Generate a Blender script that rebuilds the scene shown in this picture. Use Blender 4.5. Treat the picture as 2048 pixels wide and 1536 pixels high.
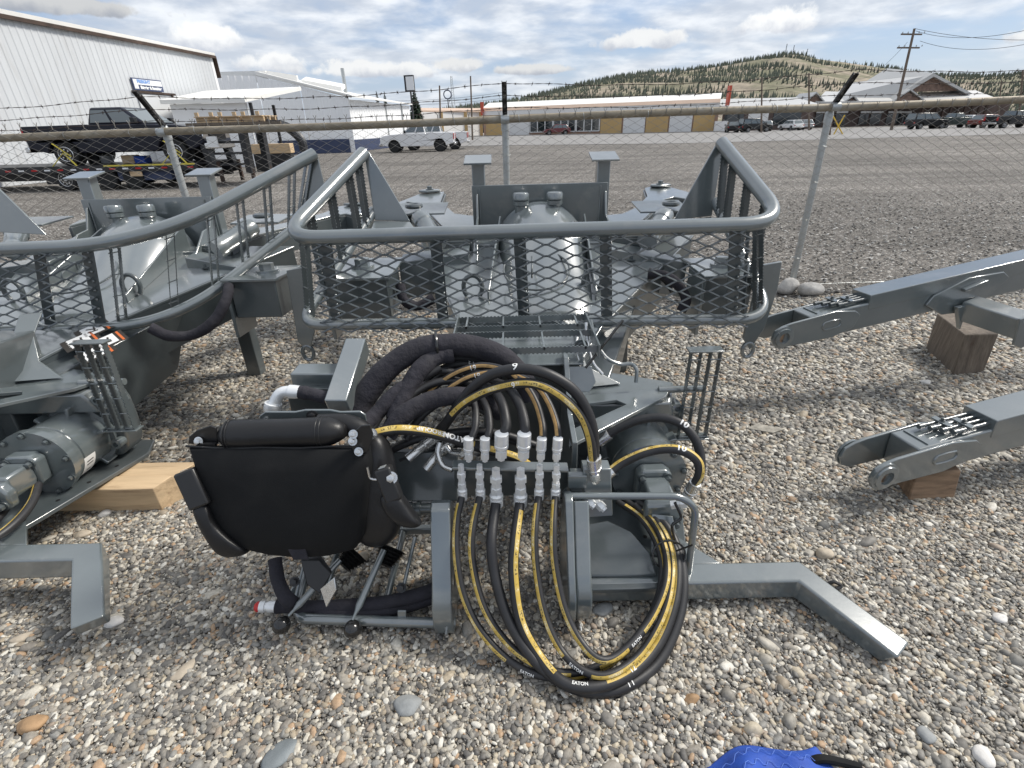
import bpy, bmesh, math, random
import numpy as np
from mathutils import Vector, Matrix
random.seed(7)
rad = math.radians
SC = bpy.context.scene
COL = SC.collection
for o in list(bpy.data.objects):
    bpy.data.objects.remove(o)

# ------------------------------------------------------------------ camera, sky, sun, exposure
FOC, PITCH, ROLL, CAMH = 1000.0, rad(27.3), rad(1.5), 1.7      # focal length in pixels of a 2048 wide picture
_f = Vector((0, math.cos(PITCH), -math.sin(PITCH)))
_u0 = Vector((0, math.sin(PITCH), math.cos(PITCH)))
_r = Vector((1, 0, 0)) * math.cos(ROLL) - _u0 * math.sin(ROLL)
_u = _u0 * math.cos(ROLL) + Vector((1, 0, 0)) * math.sin(ROLL)
EYE = Vector((0, 0, CAMH))
cam = bpy.data.cameras.new('camera')
cam.sensor_width = 36.0
cam.lens = FOC / 2048 * 36
cam.clip_start, cam.clip_end = 0.05, 9000
camo = bpy.data.objects.new('camera', cam)
COL.objects.link(camo)
camo.matrix_world = Matrix(((_r.x, _u.x, -_f.x, 0), (_r.y, _u.y, -_f.y, 0), (_r.z, _u.z, -_f.z, CAMH), (0, 0, 0, 1)))
SC.camera = camo


def ray(px, py):
    return _f + _r * ((px - 1024) / FOC) + _u * ((768 - py) / FOC)


def A(px, py, Y):                     # the point seen at a pixel that stands Y metres in front of the camera
    v = ray(px, py)
    return EYE + v * (Y / v.y)


def G(px, py, z=0.0):                 # the point seen at a pixel that lies z metres above the ground
    v = ray(px, py)
    return EYE + v * ((z - CAMH) / v.z)


SUN_AZ, SUN_EL = rad(72), rad(46)     # azimuth from +Y towards +X: the sun stands to the right, veiled by thin cloud
sun_dir = Vector((math.sin(SUN_AZ) * math.cos(SUN_EL), math.cos(SUN_AZ) * math.cos(SUN_EL), math.sin(SUN_EL)))
sl = bpy.data.lights.new('sun', 'SUN')
sl.energy, sl.angle, sl.color = 3.0, rad(13), (1.0, 0.95, 0.87)
so = bpy.data.objects.new('sun', sl)
COL.objects.link(so)
so.rotation_euler = (-sun_dir).to_track_quat('-Z', 'Y').to_euler()
so.location = (0, 0, 50)

W = bpy.data.worlds.new('World')
SC.world = W
W.use_nodes = True
SC.view_settings.view_transform = 'Standard'
SC.view_settings.look = 'None'
SC.view_settings.exposure = 0.46
SC.view_settings.gamma = 1.0
SC.view_settings.use_curve_mapping = False
SC.cycles.use_denoising = True
SC.cycles.denoiser = 'OPENIMAGEDENOISE'
SC.cycles.denoising_input_passes = 'RGB_ALBEDO_NORMAL'
SC.cycles.max_bounces = 6
SC.cycles.transparent_max_bounces = 12


class NT:                             # short hand for node trees
    def __init__(self, tree):
        self.t = tree
        tree.nodes.clear()

    def n(self, kind, **kw):
        nd = self.t.nodes.new(kind)
        for k, v in kw.items():
            if k.startswith('i_'):
                nd.inputs[int(k[2:]) if k[2:].isdigit() else k[2:].replace('_', ' ')].default_value = v
            else:
                setattr(nd, k, v)
        return nd

    def l(self, a, b):
        self.t.links.new(a, b)

    def val(self, sock, v):
        if hasattr(v, 'is_output'):
            self.l(v, sock)
        else:
            sock.default_value = v

    def m(self, op, a, b=0.0, c=None, clamp=False):
        nd = self.t.nodes.new('ShaderNodeMath')
        nd.operation = op
        nd.use_clamp = clamp
        self.val(nd.inputs[0], a)
        self.val(nd.inputs[1], b)
        if c is not None:
            self.val(nd.inputs[2], c)
        return nd.outputs[0]

    def mix(self, fac, a, b, blend='MIX'):
        nd = self.t.nodes.new('ShaderNodeMix')
        nd.data_type = 'RGBA'
        nd.blend_type = blend
        nd.clamp_factor = True
        self.val(nd.inputs[0], fac)
        self.val(nd.inputs[6], tuple(a) + (1,) if isinstance(a, (tuple, list)) and len(a) == 3 else a)
        self.val(nd.inputs[7], tuple(b) + (1,) if isinstance(b, (tuple, list)) and len(b) == 3 else b)
        return nd.outputs[2]

    def ramp(self, fac, stops, interp='LINEAR'):
        nd = self.t.nodes.new('ShaderNodeValToRGB')
        nd.color_ramp.interpolation = interp
        e = nd.color_ramp.elements
        while len(e) > 1:
            e.remove(e[0])
        e[0].position = stops[0][0]
        e[0].color = tuple(stops[0][1]) + (1,)
        for p, c in stops[1:]:
            q = e.new(p)
            q.color = tuple(c) + (1,)
        self.val(nd.inputs[0], fac)
        return nd.outputs[0]

    def noise(self, vec, scale, detail=6, rough=0.55, dist=0.0):
        nd = self.n('ShaderNodeTexNoise')
        if vec is not None:
            self.l(vec, nd.inputs['Vector'])
        nd.inputs['Scale'].default_value = scale
        nd.inputs['Detail'].default_value = detail
        nd.inputs['Roughness'].default_value = rough
        nd.inputs['Distortion'].default_value = dist
        return nd.outputs[0]

    def smooth(self, v, a, b):
        nd = self.n('ShaderNodeMapRange', interpolation_type='SMOOTHSTEP')
        self.val(nd.inputs[0], v)
        nd.inputs[1].default_value, nd.inputs[2].default_value = a, b
        return nd.outputs[0]


def build_sky():
    g = NT(W.node_tree)
    sky = g.n('ShaderNodeTexSky', sky_type='NISHITA')
    sky.sun_disc = False
    sky.sun_elevation = SUN_EL
    sky.sun_rotation = SUN_AZ
    sky.altitude = 600
    sky.air_density, sky.dust_density, sky.ozone_density = 1.0, 1.2, 1.5
    tc = g.n('ShaderNodeTexCoord').outputs['Generated']
    sep = g.n('ShaderNodeSeparateXYZ')
    g.l(tc, sep.inputs[0])
    x, y, z = sep.outputs
    zz = g.m('MAXIMUM', z, 0.0)
    # a deck of thin cloud, seen in perspective
    den = g.m('ADD', zz, 0.16)
    cmb = g.n('ShaderNodeCombineXYZ')
    g.l(g.m('DIVIDE', x, den), cmb.inputs[0])
    g.l(g.m('DIVIDE', y, den), cmb.inputs[1])
    n1 = g.noise(cmb.outputs[0], 1.05, 9, 0.52, 0.25)
    n2 = g.noise(cmb.outputs[0], 2.9, 8, 0.55, 0.1)
    veil = g.smooth(g.m('ADD', g.m('ADD', g.m('MULTIPLY', n1, 0.8), g.m('MULTIPLY', n2, 0.2)), g.m('MULTIPLY', zz, 0.14)), 0.38, 0.58)
    shade = g.smooth(n2, 0.35, 0.68)
    deck = g.mix(shade, (5.8, 6.3, 7.1), (10.0, 10.2, 10.4))
    blue = g.mix(0.42, sky.outputs[0], (3.2, 4.9, 8.3))
    col = g.mix(g.m('MULTIPLY', veil, 0.86), blue, deck)
    # pale horizon
    hz = g.smooth(zz, 0.0, 0.22)
    col = g.mix(g.m('MULTIPLY', g.m('SUBTRACT', 1.0, hz), 0.45), col, (6.2, 6.7, 7.4))
    # single heaps of cumulus: (px, py, half width, half height, brightness)
    az = g.m('ARCTAN2', x, y)
    el = g.m('ARCSINE', z)
    nv = g.noise(tc, 11.0, 10, 0.62, 0.15)
    nb = g.noise(tc, 30.0, 8, 0.6, 0.0)
    for px, py, hw, hh, br in ((428, 78, 88, 40, 1.0), (566, 128, 92, 30, .95), (1268, 84, 100, 26, .9), (1562, 48, 105, 34, 1.0),
                               (915, 132, 70, 18, .8), (740, 142, 190, 22, .9), (2070, 72, 60, 24, .9), (1075, 140, 110, 14, .75),
                               (120, 12, 260, 24, .62), (1330, 200, 200, 10, .8)):
        c = ray(px, py).normalized()
        e1 = ray(px + hw, py).normalized()
        e2 = ray(px, py - hh).normalized()
        a0, l0 = math.atan2(c.x, c.y), math.asin(c.z)
        sa, se = abs(math.atan2(e1.x, e1.y) - a0), abs(math.asin(e2.z) - l0)
        u = g.m('DIVIDE', g.m('SUBTRACT', az, a0), sa)
        v = g.m('DIVIDE', g.m('SUBTRACT', el, l0), se)
        vv = g.m('MULTIPLY', v, g.m('ADD', 1.0, g.m('MULTIPLY', g.m('LESS_THAN', v, 0.0), 0.45)))   # flat base
        q = g.m('SQRT', g.m('ADD', g.m('MULTIPLY', u, u), g.m('MULTIPLY', vv, vv)))
        q = g.m('ADD', q, g.m('MULTIPLY', g.m('SUBTRACT', nv, 0.5), 3.0))
        q = g.m('ADD', q, g.m('MULTIPLY', g.m('SUBTRACT', nb, 0.5), 1.0))
        mask = g.m('SUBTRACT', 1.0, g.smooth(q, 0.62, 1.02))
        lit = g.smooth(g.m('ADD', v, g.m('MULTIPLY', g.m('SUBTRACT', nb, 0.5), 2.6)), -0.95, 0.35)
        cc = g.mix(lit, (5.2 * br + .6, 5.6 * br + .6, 6.4 * br + .6), (9.3 * br + .4, 9.4 * br + .4, 9.4 * br + .4))
        col = g.mix(g.m('MULTIPLY', mask, 0.93), col, cc)
    # below the horizon the world is the dull colour of the ground
    col = g.mix(g.smooth(z, -0.02, 0.0), (1.6, 1.5, 1.4), col)
    bg = g.n('ShaderNodeBackground')
    g.l(col, bg.inputs[0])
    bg.inputs[1].default_value = 0.078
    out = g.n('ShaderNodeOutputWorld')
    g.l(bg.outputs[0], out.inputs[0])


build_sky()

# ------------------------------------------------------------------ materials
MATS = {}


def mat(name, base, rough=0.5, metal=0.0, var=0.0, vscale=4.0, bump=0.0, bscale=60.0, coat=0.0, spec=0.5, dirt=None, dscale=3.0,
        damt=0.0, trans=0.0, rvar=0.0, stretch=None, cior=1.5, crough=0.06):
    m = bpy.data.materials.new(name)
    m.use_nodes = True
    g = NT(m.node_tree)
    b = g.n('ShaderNodeBsdfPrincipled')
    o = g.n('ShaderNodeOutputMaterial')
    g.l(b.outputs[0], o.inputs[0])
    tc = g.n('ShaderNodeTexCoord').outputs['Object']
    if stretch:
        mp = g.n('ShaderNodeMapping')
        mp.inputs['Scale'].default_value = stretch
        g.l(tc, mp.inputs[0])
        tc = mp.outputs[0]
    b.inputs['Roughness'].default_value = rough
    b.inputs['Metallic'].default_value = metal
    b.inputs['Specular IOR Level'].default_value = spec
    b.inputs['Coat Weight'].default_value = coat
    b.inputs['Coat Roughness'].default_value = crough
    b.inputs['Coat IOR'].default_value = cior
    b.inputs['Transmission Weight'].default_value = trans
    col = tuple(base) + (1,)
    if var > 0:
        nz = g.noise(tc, vscale, 8, 0.6)
        lo = [max(0, c * (1 - var)) for c in base]
        hi = [c * (1 + var) for c in base]
        col = g.ramp(nz, [(0.28, lo), (0.72, hi)])
    if dirt is not None:
        nz = g.noise(tc, dscale, 9, 0.68, 0.4)
        col = g.mix(g.m('MULTIPLY', g.smooth(nz, 0.5, 0.72), damt), col, dirt)
    g.val(b.inputs['Base Color'], col)
    if rvar > 0:
        nz = g.noise(tc, vscale * 1.7 + 3, 6, 0.6)
        g.l(g.m('ADD', rough - rvar, g.m('MULTIPLY', nz, rvar * 2)), b.inputs['Roughness'])
    if bump > 0:
        nz = g.noise(tc, bscale, 5, 0.6)
        bp = g.n('ShaderNodeBump')
        bp.inputs['Strength'].default_value = 1.0
        bp.inputs['Distance'].default_value = bump
        g.l(nz, bp.inputs['Height'])
        g.l(bp.outputs[0], b.inputs['Normal'])
    MATS[name] = m
    return m


PAINT = (0.104, 0.124, 0.128)
mat('paint', PAINT, 0.34, 0, 0.10, 5, 0.0006, 26, coat=0.9, dirt=(0.21, 0.21, 0.20), dscale=3.4, damt=0.45, rvar=0.10, cior=2.15, crough=.15)
mat('paint_top', PAINT, 0.34, 0, 0.10, 5, 0.0006, 26, coat=1.0, dirt=(0.24, 0.24, 0.235), dscale=2.0, damt=0.5, rvar=0.10, cior=2.7, crough=.16)
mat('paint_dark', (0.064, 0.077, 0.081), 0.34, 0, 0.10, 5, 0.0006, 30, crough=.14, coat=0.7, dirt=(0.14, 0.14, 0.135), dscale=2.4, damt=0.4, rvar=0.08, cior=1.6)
mat('zinc', (0.66, 0.66, 0.65), 0.26, 0.92, 0.12, 30, 0.0003, 200, rvar=0.1)
mat('zinc_white', (0.78, 0.79, 0.79), 0.34, 0.4, 0.08, 40, 0.0003, 200)
mat('rubber', (0.022, 0.022, 0.024), 0.48, 0, 0.2, 12, 0.0004, 120, dirt=(0.06, 0.058, 0.055), dscale=6, damt=0.4)
mat('sleeve', (0.021, 0.020, 0.027), 0.9, 0, 0.3, 10, 0.008, 34, dirt=(0.05, 0.048, 0.05), dscale=5, damt=0.6)
mat('leather', (0.012, 0.012, 0.013), 0.40, 0, 0.15, 5, 0.0030, 12, rvar=0.08, spec=.4)
mat('fabric_black', (0.0075, 0.0080, 0.0088), 0.75, 0, 0.25, 3, 0.0006, 300, spec=.22, dirt=(0.016, 0.016, 0.016), dscale=4, damt=.5)
mat('plastic_black', (0.014, 0.014, 0.014), 0.22, 0, 0, coat=0.3)
mat('steel_black', (0.020, 0.020, 0.021), 0.35, 0.1, 0.1, 8)
mat('layline_tan', (0.44, 0.27, 0.10), 0.5, 0, 0.28, 60)
mat('marker_white', (0.80, 0.80, 0.78), 0.6)
mat('print_dark', (0.03, 0.025, 0.02), 0.6)
mat('red_cap', (0.55, 0.03, 0.03), 0.4)
mat('white_sticker', (0.76, 0.76, 0.75), 0.45, 0, 0.05)
mat('sticker_orange', (0.62, 0.14, 0.03), 0.45)
mat('galv', (0.44, 0.46, 0.46), 0.42, 0.55, 0.14, 9, 0.0004, 90, rvar=0.1)
mat('rail_weathered', (0.28, 0.24, 0.18), 0.62, 0.25, 0.25, 6, 0.0006, 60, dirt=(0.36, 0.34, 0.29), dscale=2.0, damt=0.8)
mat('chainlink', (0.30, 0.285, 0.26), 0.6, 0.2, 0.2, 2, dirt=(0.20, 0.15, 0.11), dscale=1.0, damt=0.6)
mat('barbed', (0.055, 0.040, 0.035), 0.75, 0.2, 0.3, 10)
mat('arm_dark', (0.024, 0.023, 0.024), 0.6, 0.1, 0.3, 10, dirt=(0.5, 0.5, 0.48), dscale=14, damt=0.6)
mat('wood_fresh', (0.56, 0.41, 0.25), 0.75, 0, 0.22, 3.5, 0.0015, 14, dirt=(0.20, 0.115, 0.06), dscale=2.2, damt=0.7, stretch=(0.5, 5, 5))
mat('wood_old', (0.145, 0.118, 0.092), 0.82, 0, 0.4, 5, 0.004, 12, dirt=(0.075, 0.05, 0.035), dscale=3.5, damt=0.9, stretch=(6, 6, 1.0))
mat('wood_old_b', (0.22, 0.145, 0.09), 0.82, 0, 0.4, 5, 0.004, 12, dirt=(0.09, 0.055, 0.035), dscale=3.5, damt=0.9, stretch=(1.0, 7, 7))
mat('tarp_blue', (0.014, 0.066, 0.36), 0.7, 0, 0.15, 30, 0.001, 160)
mat('tarp_stitch', (0.12, 0.22, 0.62), 0.8)
mat('siding', (0.56, 0.58, 0.60), 0.5, 0, 0.06, 0.35, dirt=(0.45, 0.45, 0.445), dscale=0.6, damt=0.5, stretch=(3, 3, .5))
mat('siding_plain', (0.84, 0.85, 0.86), 0.55, 0, 0.04, 0.5)
mat('roof_white', (0.80, 0.79, 0.76), 0.5, 0, 0.05, 1)
mat('rust', (0.055, 0.035, 0.026), 0.8, 0, 0.5, 1.5)
mat('navy_band', (0.035, 0.05, 0.105), 0.6, 0, 0.2, 2)
mat('sign_white', (0.78, 0.79, 0.80), 0.4)
mat('sign_navy', (0.04, 0.06, 0.14), 0.4)
mat('sign_blue', (0.18, 0.33, 0.66), 0.4)
mat('door_grey', (0.62, 0.635, 0.65), 0.5, 0, 0.04, 1)
mat('car_navy', (0.004, 0.005, 0.014), 0.3, 0.0, 0, coat=0.15, spec=.3)
mat('car_white', (0.80, 0.80, 0.80), 0.25, 0, 0, coat=0.7)
mat('car_red', (0.12, 0.012, 0.016), 0.25, 0, 0, coat=0.7)
mat('car_dark', (0.014, 0.015, 0.017), 0.3, 0, 0, coat=0.2, spec=.35)
mat('car_green', (0.035, 0.055, 0.05), 0.3, 0, 0, coat=0.6)
mat('car_silver', (0.42, 0.43, 0.44), 0.3, 0.4, 0, coat=0.6)
mat('car_maroon', (0.16, 0.05, 0.04), 0.35, 0, 0, coat=0.5)
mat('car_glass', (0.13, 0.155, 0.165), 0.08, 0, 0, spec=0.8)
mat('glass', (0.020, 0.026, 0.03), 0.06, 0, 0, spec=0.8)
mat('tyre', (0.018, 0.018, 0.018), 0.8, 0, 0.2, 10)
mat('chrome', (0.75, 0.75, 0.75), 0.15, 1.0)
mat('rim', (0.60, 0.60, 0.60), 0.3, 0.7)
mat('tail_red', (0.45, 0.01, 0.01), 0.3)
mat('strap_yellow', (0.62, 0.52, 0.08), 0.7)
mat('trailer_black', (0.016, 0.016, 0.018), 0.45, 0, 0.3, 3)
mat('tan_panel', (0.52, 0.35, 0.15), 0.6, 0, 0.08, 0.4)
mat('white_panel', (0.72, 0.71, 0.69), 0.55, 0, 0.04, 0.4)
mat('pilaster', (0.42, 0.26, 0.18), 0.7, 0, 0.1, 0.6)
mat('fascia_peach', (0.58, 0.43, 0.33), 0.6, 0, 0.08, 0.3)
mat('fascia_red', (0.52, 0.085, 0.045), 0.5)
mat('metal_roof', (0.50, 0.495, 0.48), 0.42, 0.25, 0.06, 0.15)
mat('stone_wall', (0.20, 0.135, 0.105), 0.85, 0, 0.55, 1.6)
mat('dark_wall', (0.10, 0.07, 0.06), 0.8, 0, 0.3, 0.7)
mat('pole_wood', (0.15, 0.115, 0.09), 0.85, 0, 0.3, 2)
mat('cable', (0.05, 0.05, 0.055), 0.6)
mat('yellow_paint', (0.65, 0.42, 0.04), 0.5)
mat('bark', (0.07, 0.05, 0.035), 0.9, 0, 0.3, 3)
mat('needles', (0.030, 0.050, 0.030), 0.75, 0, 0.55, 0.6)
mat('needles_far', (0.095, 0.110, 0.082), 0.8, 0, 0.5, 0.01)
mat('rock_pale', (0.50, 0.48, 0.45), 0.85, 0, 0.3, 9, 0.012, 16)
mat('slate', (0.17, 0.19, 0.20), 0.6, 0, 0.25, 9, 0.003, 30)
mat('stone_orange', (0.34, 0.215, 0.115), 0.75, 0, 0.3, 20, 0.003, 30)
mat('stone_tan', (0.42, 0.36, 0.28), 0.75, 0, 0.25, 20, 0.003, 30)
mat('stone_grey', (0.26, 0.27, 0.27), 0.7, 0, 0.25, 20, 0.003, 30)
mat('stone_white', (0.62, 0.60, 0.57), 0.75, 0, 0.2, 20, 0.003, 30)
mat('scrap', (0.30, 0.28, 0.24), 0.8, 0, 0.5, 25, 0.001, 60)


def layline_material():
    """yellow printed line on a hose: u runs along the hose in metres, v across"""
    m = bpy.data.materials.new('layline')
    m.use_nodes = True
    g = NT(m.node_tree)
    b = g.n('ShaderNodeBsdfPrincipled', i_Roughness=0.5)
    o = g.n('ShaderNodeOutputMaterial')
    g.l(b.outputs[0], o.inputs[0])
    uv = g.n('ShaderNodeUVMap')
    mp = g.n('ShaderNodeMapping')
    mp.inputs['Scale'].default_value = (150, 2.0, 1)
    g.l(uv.outputs[0], mp.inputs[0])
    n1 = g.noise(mp.outputs[0], 1.0, 2, 0.5)
    mp2 = g.n('ShaderNodeMapping')
    mp2.inputs['Scale'].default_value = (14, 0.0, 1)
    g.l(uv.outputs[0], mp2.inputs[0])
    n2 = g.noise(mp2.outputs[0], 1.0, 3, 0.5)
    sp = g.n('ShaderNodeSeparateXYZ')
    g.l(uv.outputs[0], sp.inputs[0])
    v = sp.outputs[1]
    mid = g.m('MULTIPLY', g.m('GREATER_THAN', v, 0.22), g.m('LESS_THAN', v, 0.78))
    darkp = g.m('MULTIPLY', g.m('MULTIPLY', g.m('GREATER_THAN', n1, 0.53), mid), g.smooth(n2, 0.50, 0.52))
    pale = g.m('MULTIPLY', g.m('MULTIPLY', g.m('LESS_THAN', n1, 0.49), mid), g.m('SUBTRACT', 1.0, g.smooth(n2, 0.44, 0.46)))
    yel = g.ramp(n2, [(0.3, (0.62, 0.50, 0.24)), (0.5, (0.52, 0.36, 0.07)), (0.7, (0.62, 0.48, 0.18))])
    c = g.mix(g.m('MULTIPLY', pale, 0.75), yel, (0.78, 0.70, 0.48))
    c = g.mix(g.m('MULTIPLY', darkp, 0.8), c, (0.05, 0.035, 0.015))
    g.l(c, b.inputs['Base Color'])
    MATS['layline'] = m


layline_material()


def pebble_material(name, stops, wet=0.62):
    m = bpy.data.materials.new(name)
    m.use_nodes = True
    g = NT(m.node_tree)
    b = g.n('ShaderNodeBsdfPrincipled', i_Roughness=wet)
    o = g.n('ShaderNodeOutputMaterial')
    g.l(b.outputs[0], o.inputs[0])
    r = g.n('ShaderNodeObjectInfo').outputs['Random']
    c = g.ramp(r, stops, 'CONSTANT')
    tc = g.n('ShaderNodeTexCoord').outputs['Object']
    off = g.n('ShaderNodeVectorMath', operation='ADD')
    g.l(tc, off.inputs[0])
    g.l(g.m('MULTIPLY', r, 37.0), off.inputs[1])
    nz = g.noise(off.outputs[0], 2.2, 7, 0.65)
    c = g.mix(1.0, c, g.ramp(nz, [(0.25, (0.62, 0.62, 0.62)), (0.75, (1.22, 1.22, 1.22))]), 'MULTIPLY')
    g.l(c, b.inputs['Base Color'])
    MATS[name] = m


_gr = [(0.21, 0.195, 0.17), (0.30, 0.275, 0.235), (0.125, 0.118, 0.108), (0.235, 0.215, 0.185), (0.40, 0.375, 0.325), (0.165, 0.16, 0.148),
       (0.33, 0.28, 0.21), (0.20, 0.195, 0.182), (0.50, 0.47, 0.41), (0.095, 0.09, 0.084), (0.27, 0.225, 0.17), (0.21, 0.19, 0.165),
       (0.54, 0.52, 0.47), (0.15, 0.142, 0.13), (0.25, 0.235, 0.205), (0.24, 0.235, 0.22), (0.215, 0.20, 0.18), (0.36, 0.25, 0.16),
       (0.11, 0.105, 0.098), (0.33, 0.305, 0.26), (0.56, 0.54, 0.49), (0.175, 0.16, 0.14), (0.42, 0.37, 0.285), (0.29, 0.235, 0.185),
       (0.18, 0.17, 0.155), (0.36, 0.335, 0.29), (0.14, 0.135, 0.125), (0.46, 0.43, 0.37)]
pebble_material('pebbles', [(i / len(_gr), (c[0] * 1.13, c[1] * 1.12, c[2] * 1.10)) for i, c in enumerate(_gr)])
_gd = [(0.15, 0.138, 0.122), (0.20, 0.185, 0.165), (0.26, 0.245, 0.22), (0.17, 0.156, 0.14), (0.40, 0.385, 0.36), (0.18, 0.165, 0.15), (0.22, 0.20, 0.175), (0.60, 0.585, 0.55)]
pebble_material('crushed', [(i / len(_gd), c) for i, c in enumerate(_gd)])


def ground_material(name, stops, vs, bumpd, big=(0.2, 0.25), bright=0.0):
    m = bpy.data.materials.new(name)
    m.use_nodes = True
    g = NT(m.node_tree)
    b = g.n('ShaderNodeBsdfPrincipled', i_Roughness=0.85)
    b.inputs['Specular IOR Level'].default_value = 0.25
    o = g.n('ShaderNodeOutputMaterial')
    g.l(b.outputs[0], o.inputs[0])
    tc = g.n('ShaderNodeTexCoord').outputs['Object']
    v = g.n('ShaderNodeTexVoronoi')
    v.inputs['Scale'].default_value = vs
    g.l(tc, v.inputs['Vector'])
    sp = g.n('ShaderNodeSeparateColor')
    g.l(v.outputs['Color'], sp.inputs[0])
    c = g.ramp(sp.outputs[0], stops, 'LINEAR')
    nz = g.noise(tc, big[0], 6, 0.6)
    c = g.mix(1.0, c, g.ramp(nz, [(0.3, (1 - big[1],) * 3), (0.7, (1 + big[1],) * 3)]), 'MULTIPLY')
    if bright > 0:                     # long drag marks of the grader across the yard
        mp = g.n('ShaderNodeMapping')
        mp.inputs['Scale'].default_value = (0.05, 1.1, 1)
        mp.inputs['Rotation'].default_value = (0, 0, 0.06)
        g.l(tc, mp.inputs[0])
        nn = g.noise(mp.outputs[0], 1.0, 6, 0.6, 0.3)
        c = g.mix(1.0, c, g.ramp(nn, [(0.3, (1 - bright,) * 3), (0.7, (1 + bright,) * 3)]), 'MULTIPLY')
    g.l(c, b.inputs['Base Color'])
    bp = g.n('ShaderNodeBump', invert=True)
    bp.inputs['Distance'].default_value = bumpd
    g.l(v.outputs['Distance'], bp.inputs['Height'])
    g.l(bp.outputs[0], b.inputs['Normal'])
    MATS[name] = m


ground_material('gravel_bed', [(0, (0.075, 0.07, 0.065)), (.5, (0.14, 0.13, 0.12)), (.85, (0.24, 0.22, 0.2)), (1, (0.4, 0.38, 0.35))], 75, 0.01)
ground_material('yard', [(0, (0.075, 0.069, 0.062)), (.5, (0.160, 0.146, 0.130)), (.8, (0.225, 0.206, 0.186)), (.93, (0.33, 0.312, 0.285)), (1, (0.6, 0.58, 0.55))], 34, 0.025, (0.15, 0.26), 0.26)
ground_material('road', [(0, (0.20, 0.195, 0.19)), (1, (0.30, 0.29, 0.28))], 20, 0.004, (0.08, 0.12))

# ------------------------------------------------------------------ shapes
V = Vector


def perp(t, ref=None):
    t = t.normalized()
    r = ref if ref is not None else V((0, 0, 1))
    if abs(t.dot(r.normalized())) > 0.97:
        r = V((0, 1, 0)) if abs(t.y) < 0.9 else V((1, 0, 0))
    a = (r - t * r.dot(t)).normalized()
    return a, t.cross(a)


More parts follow.
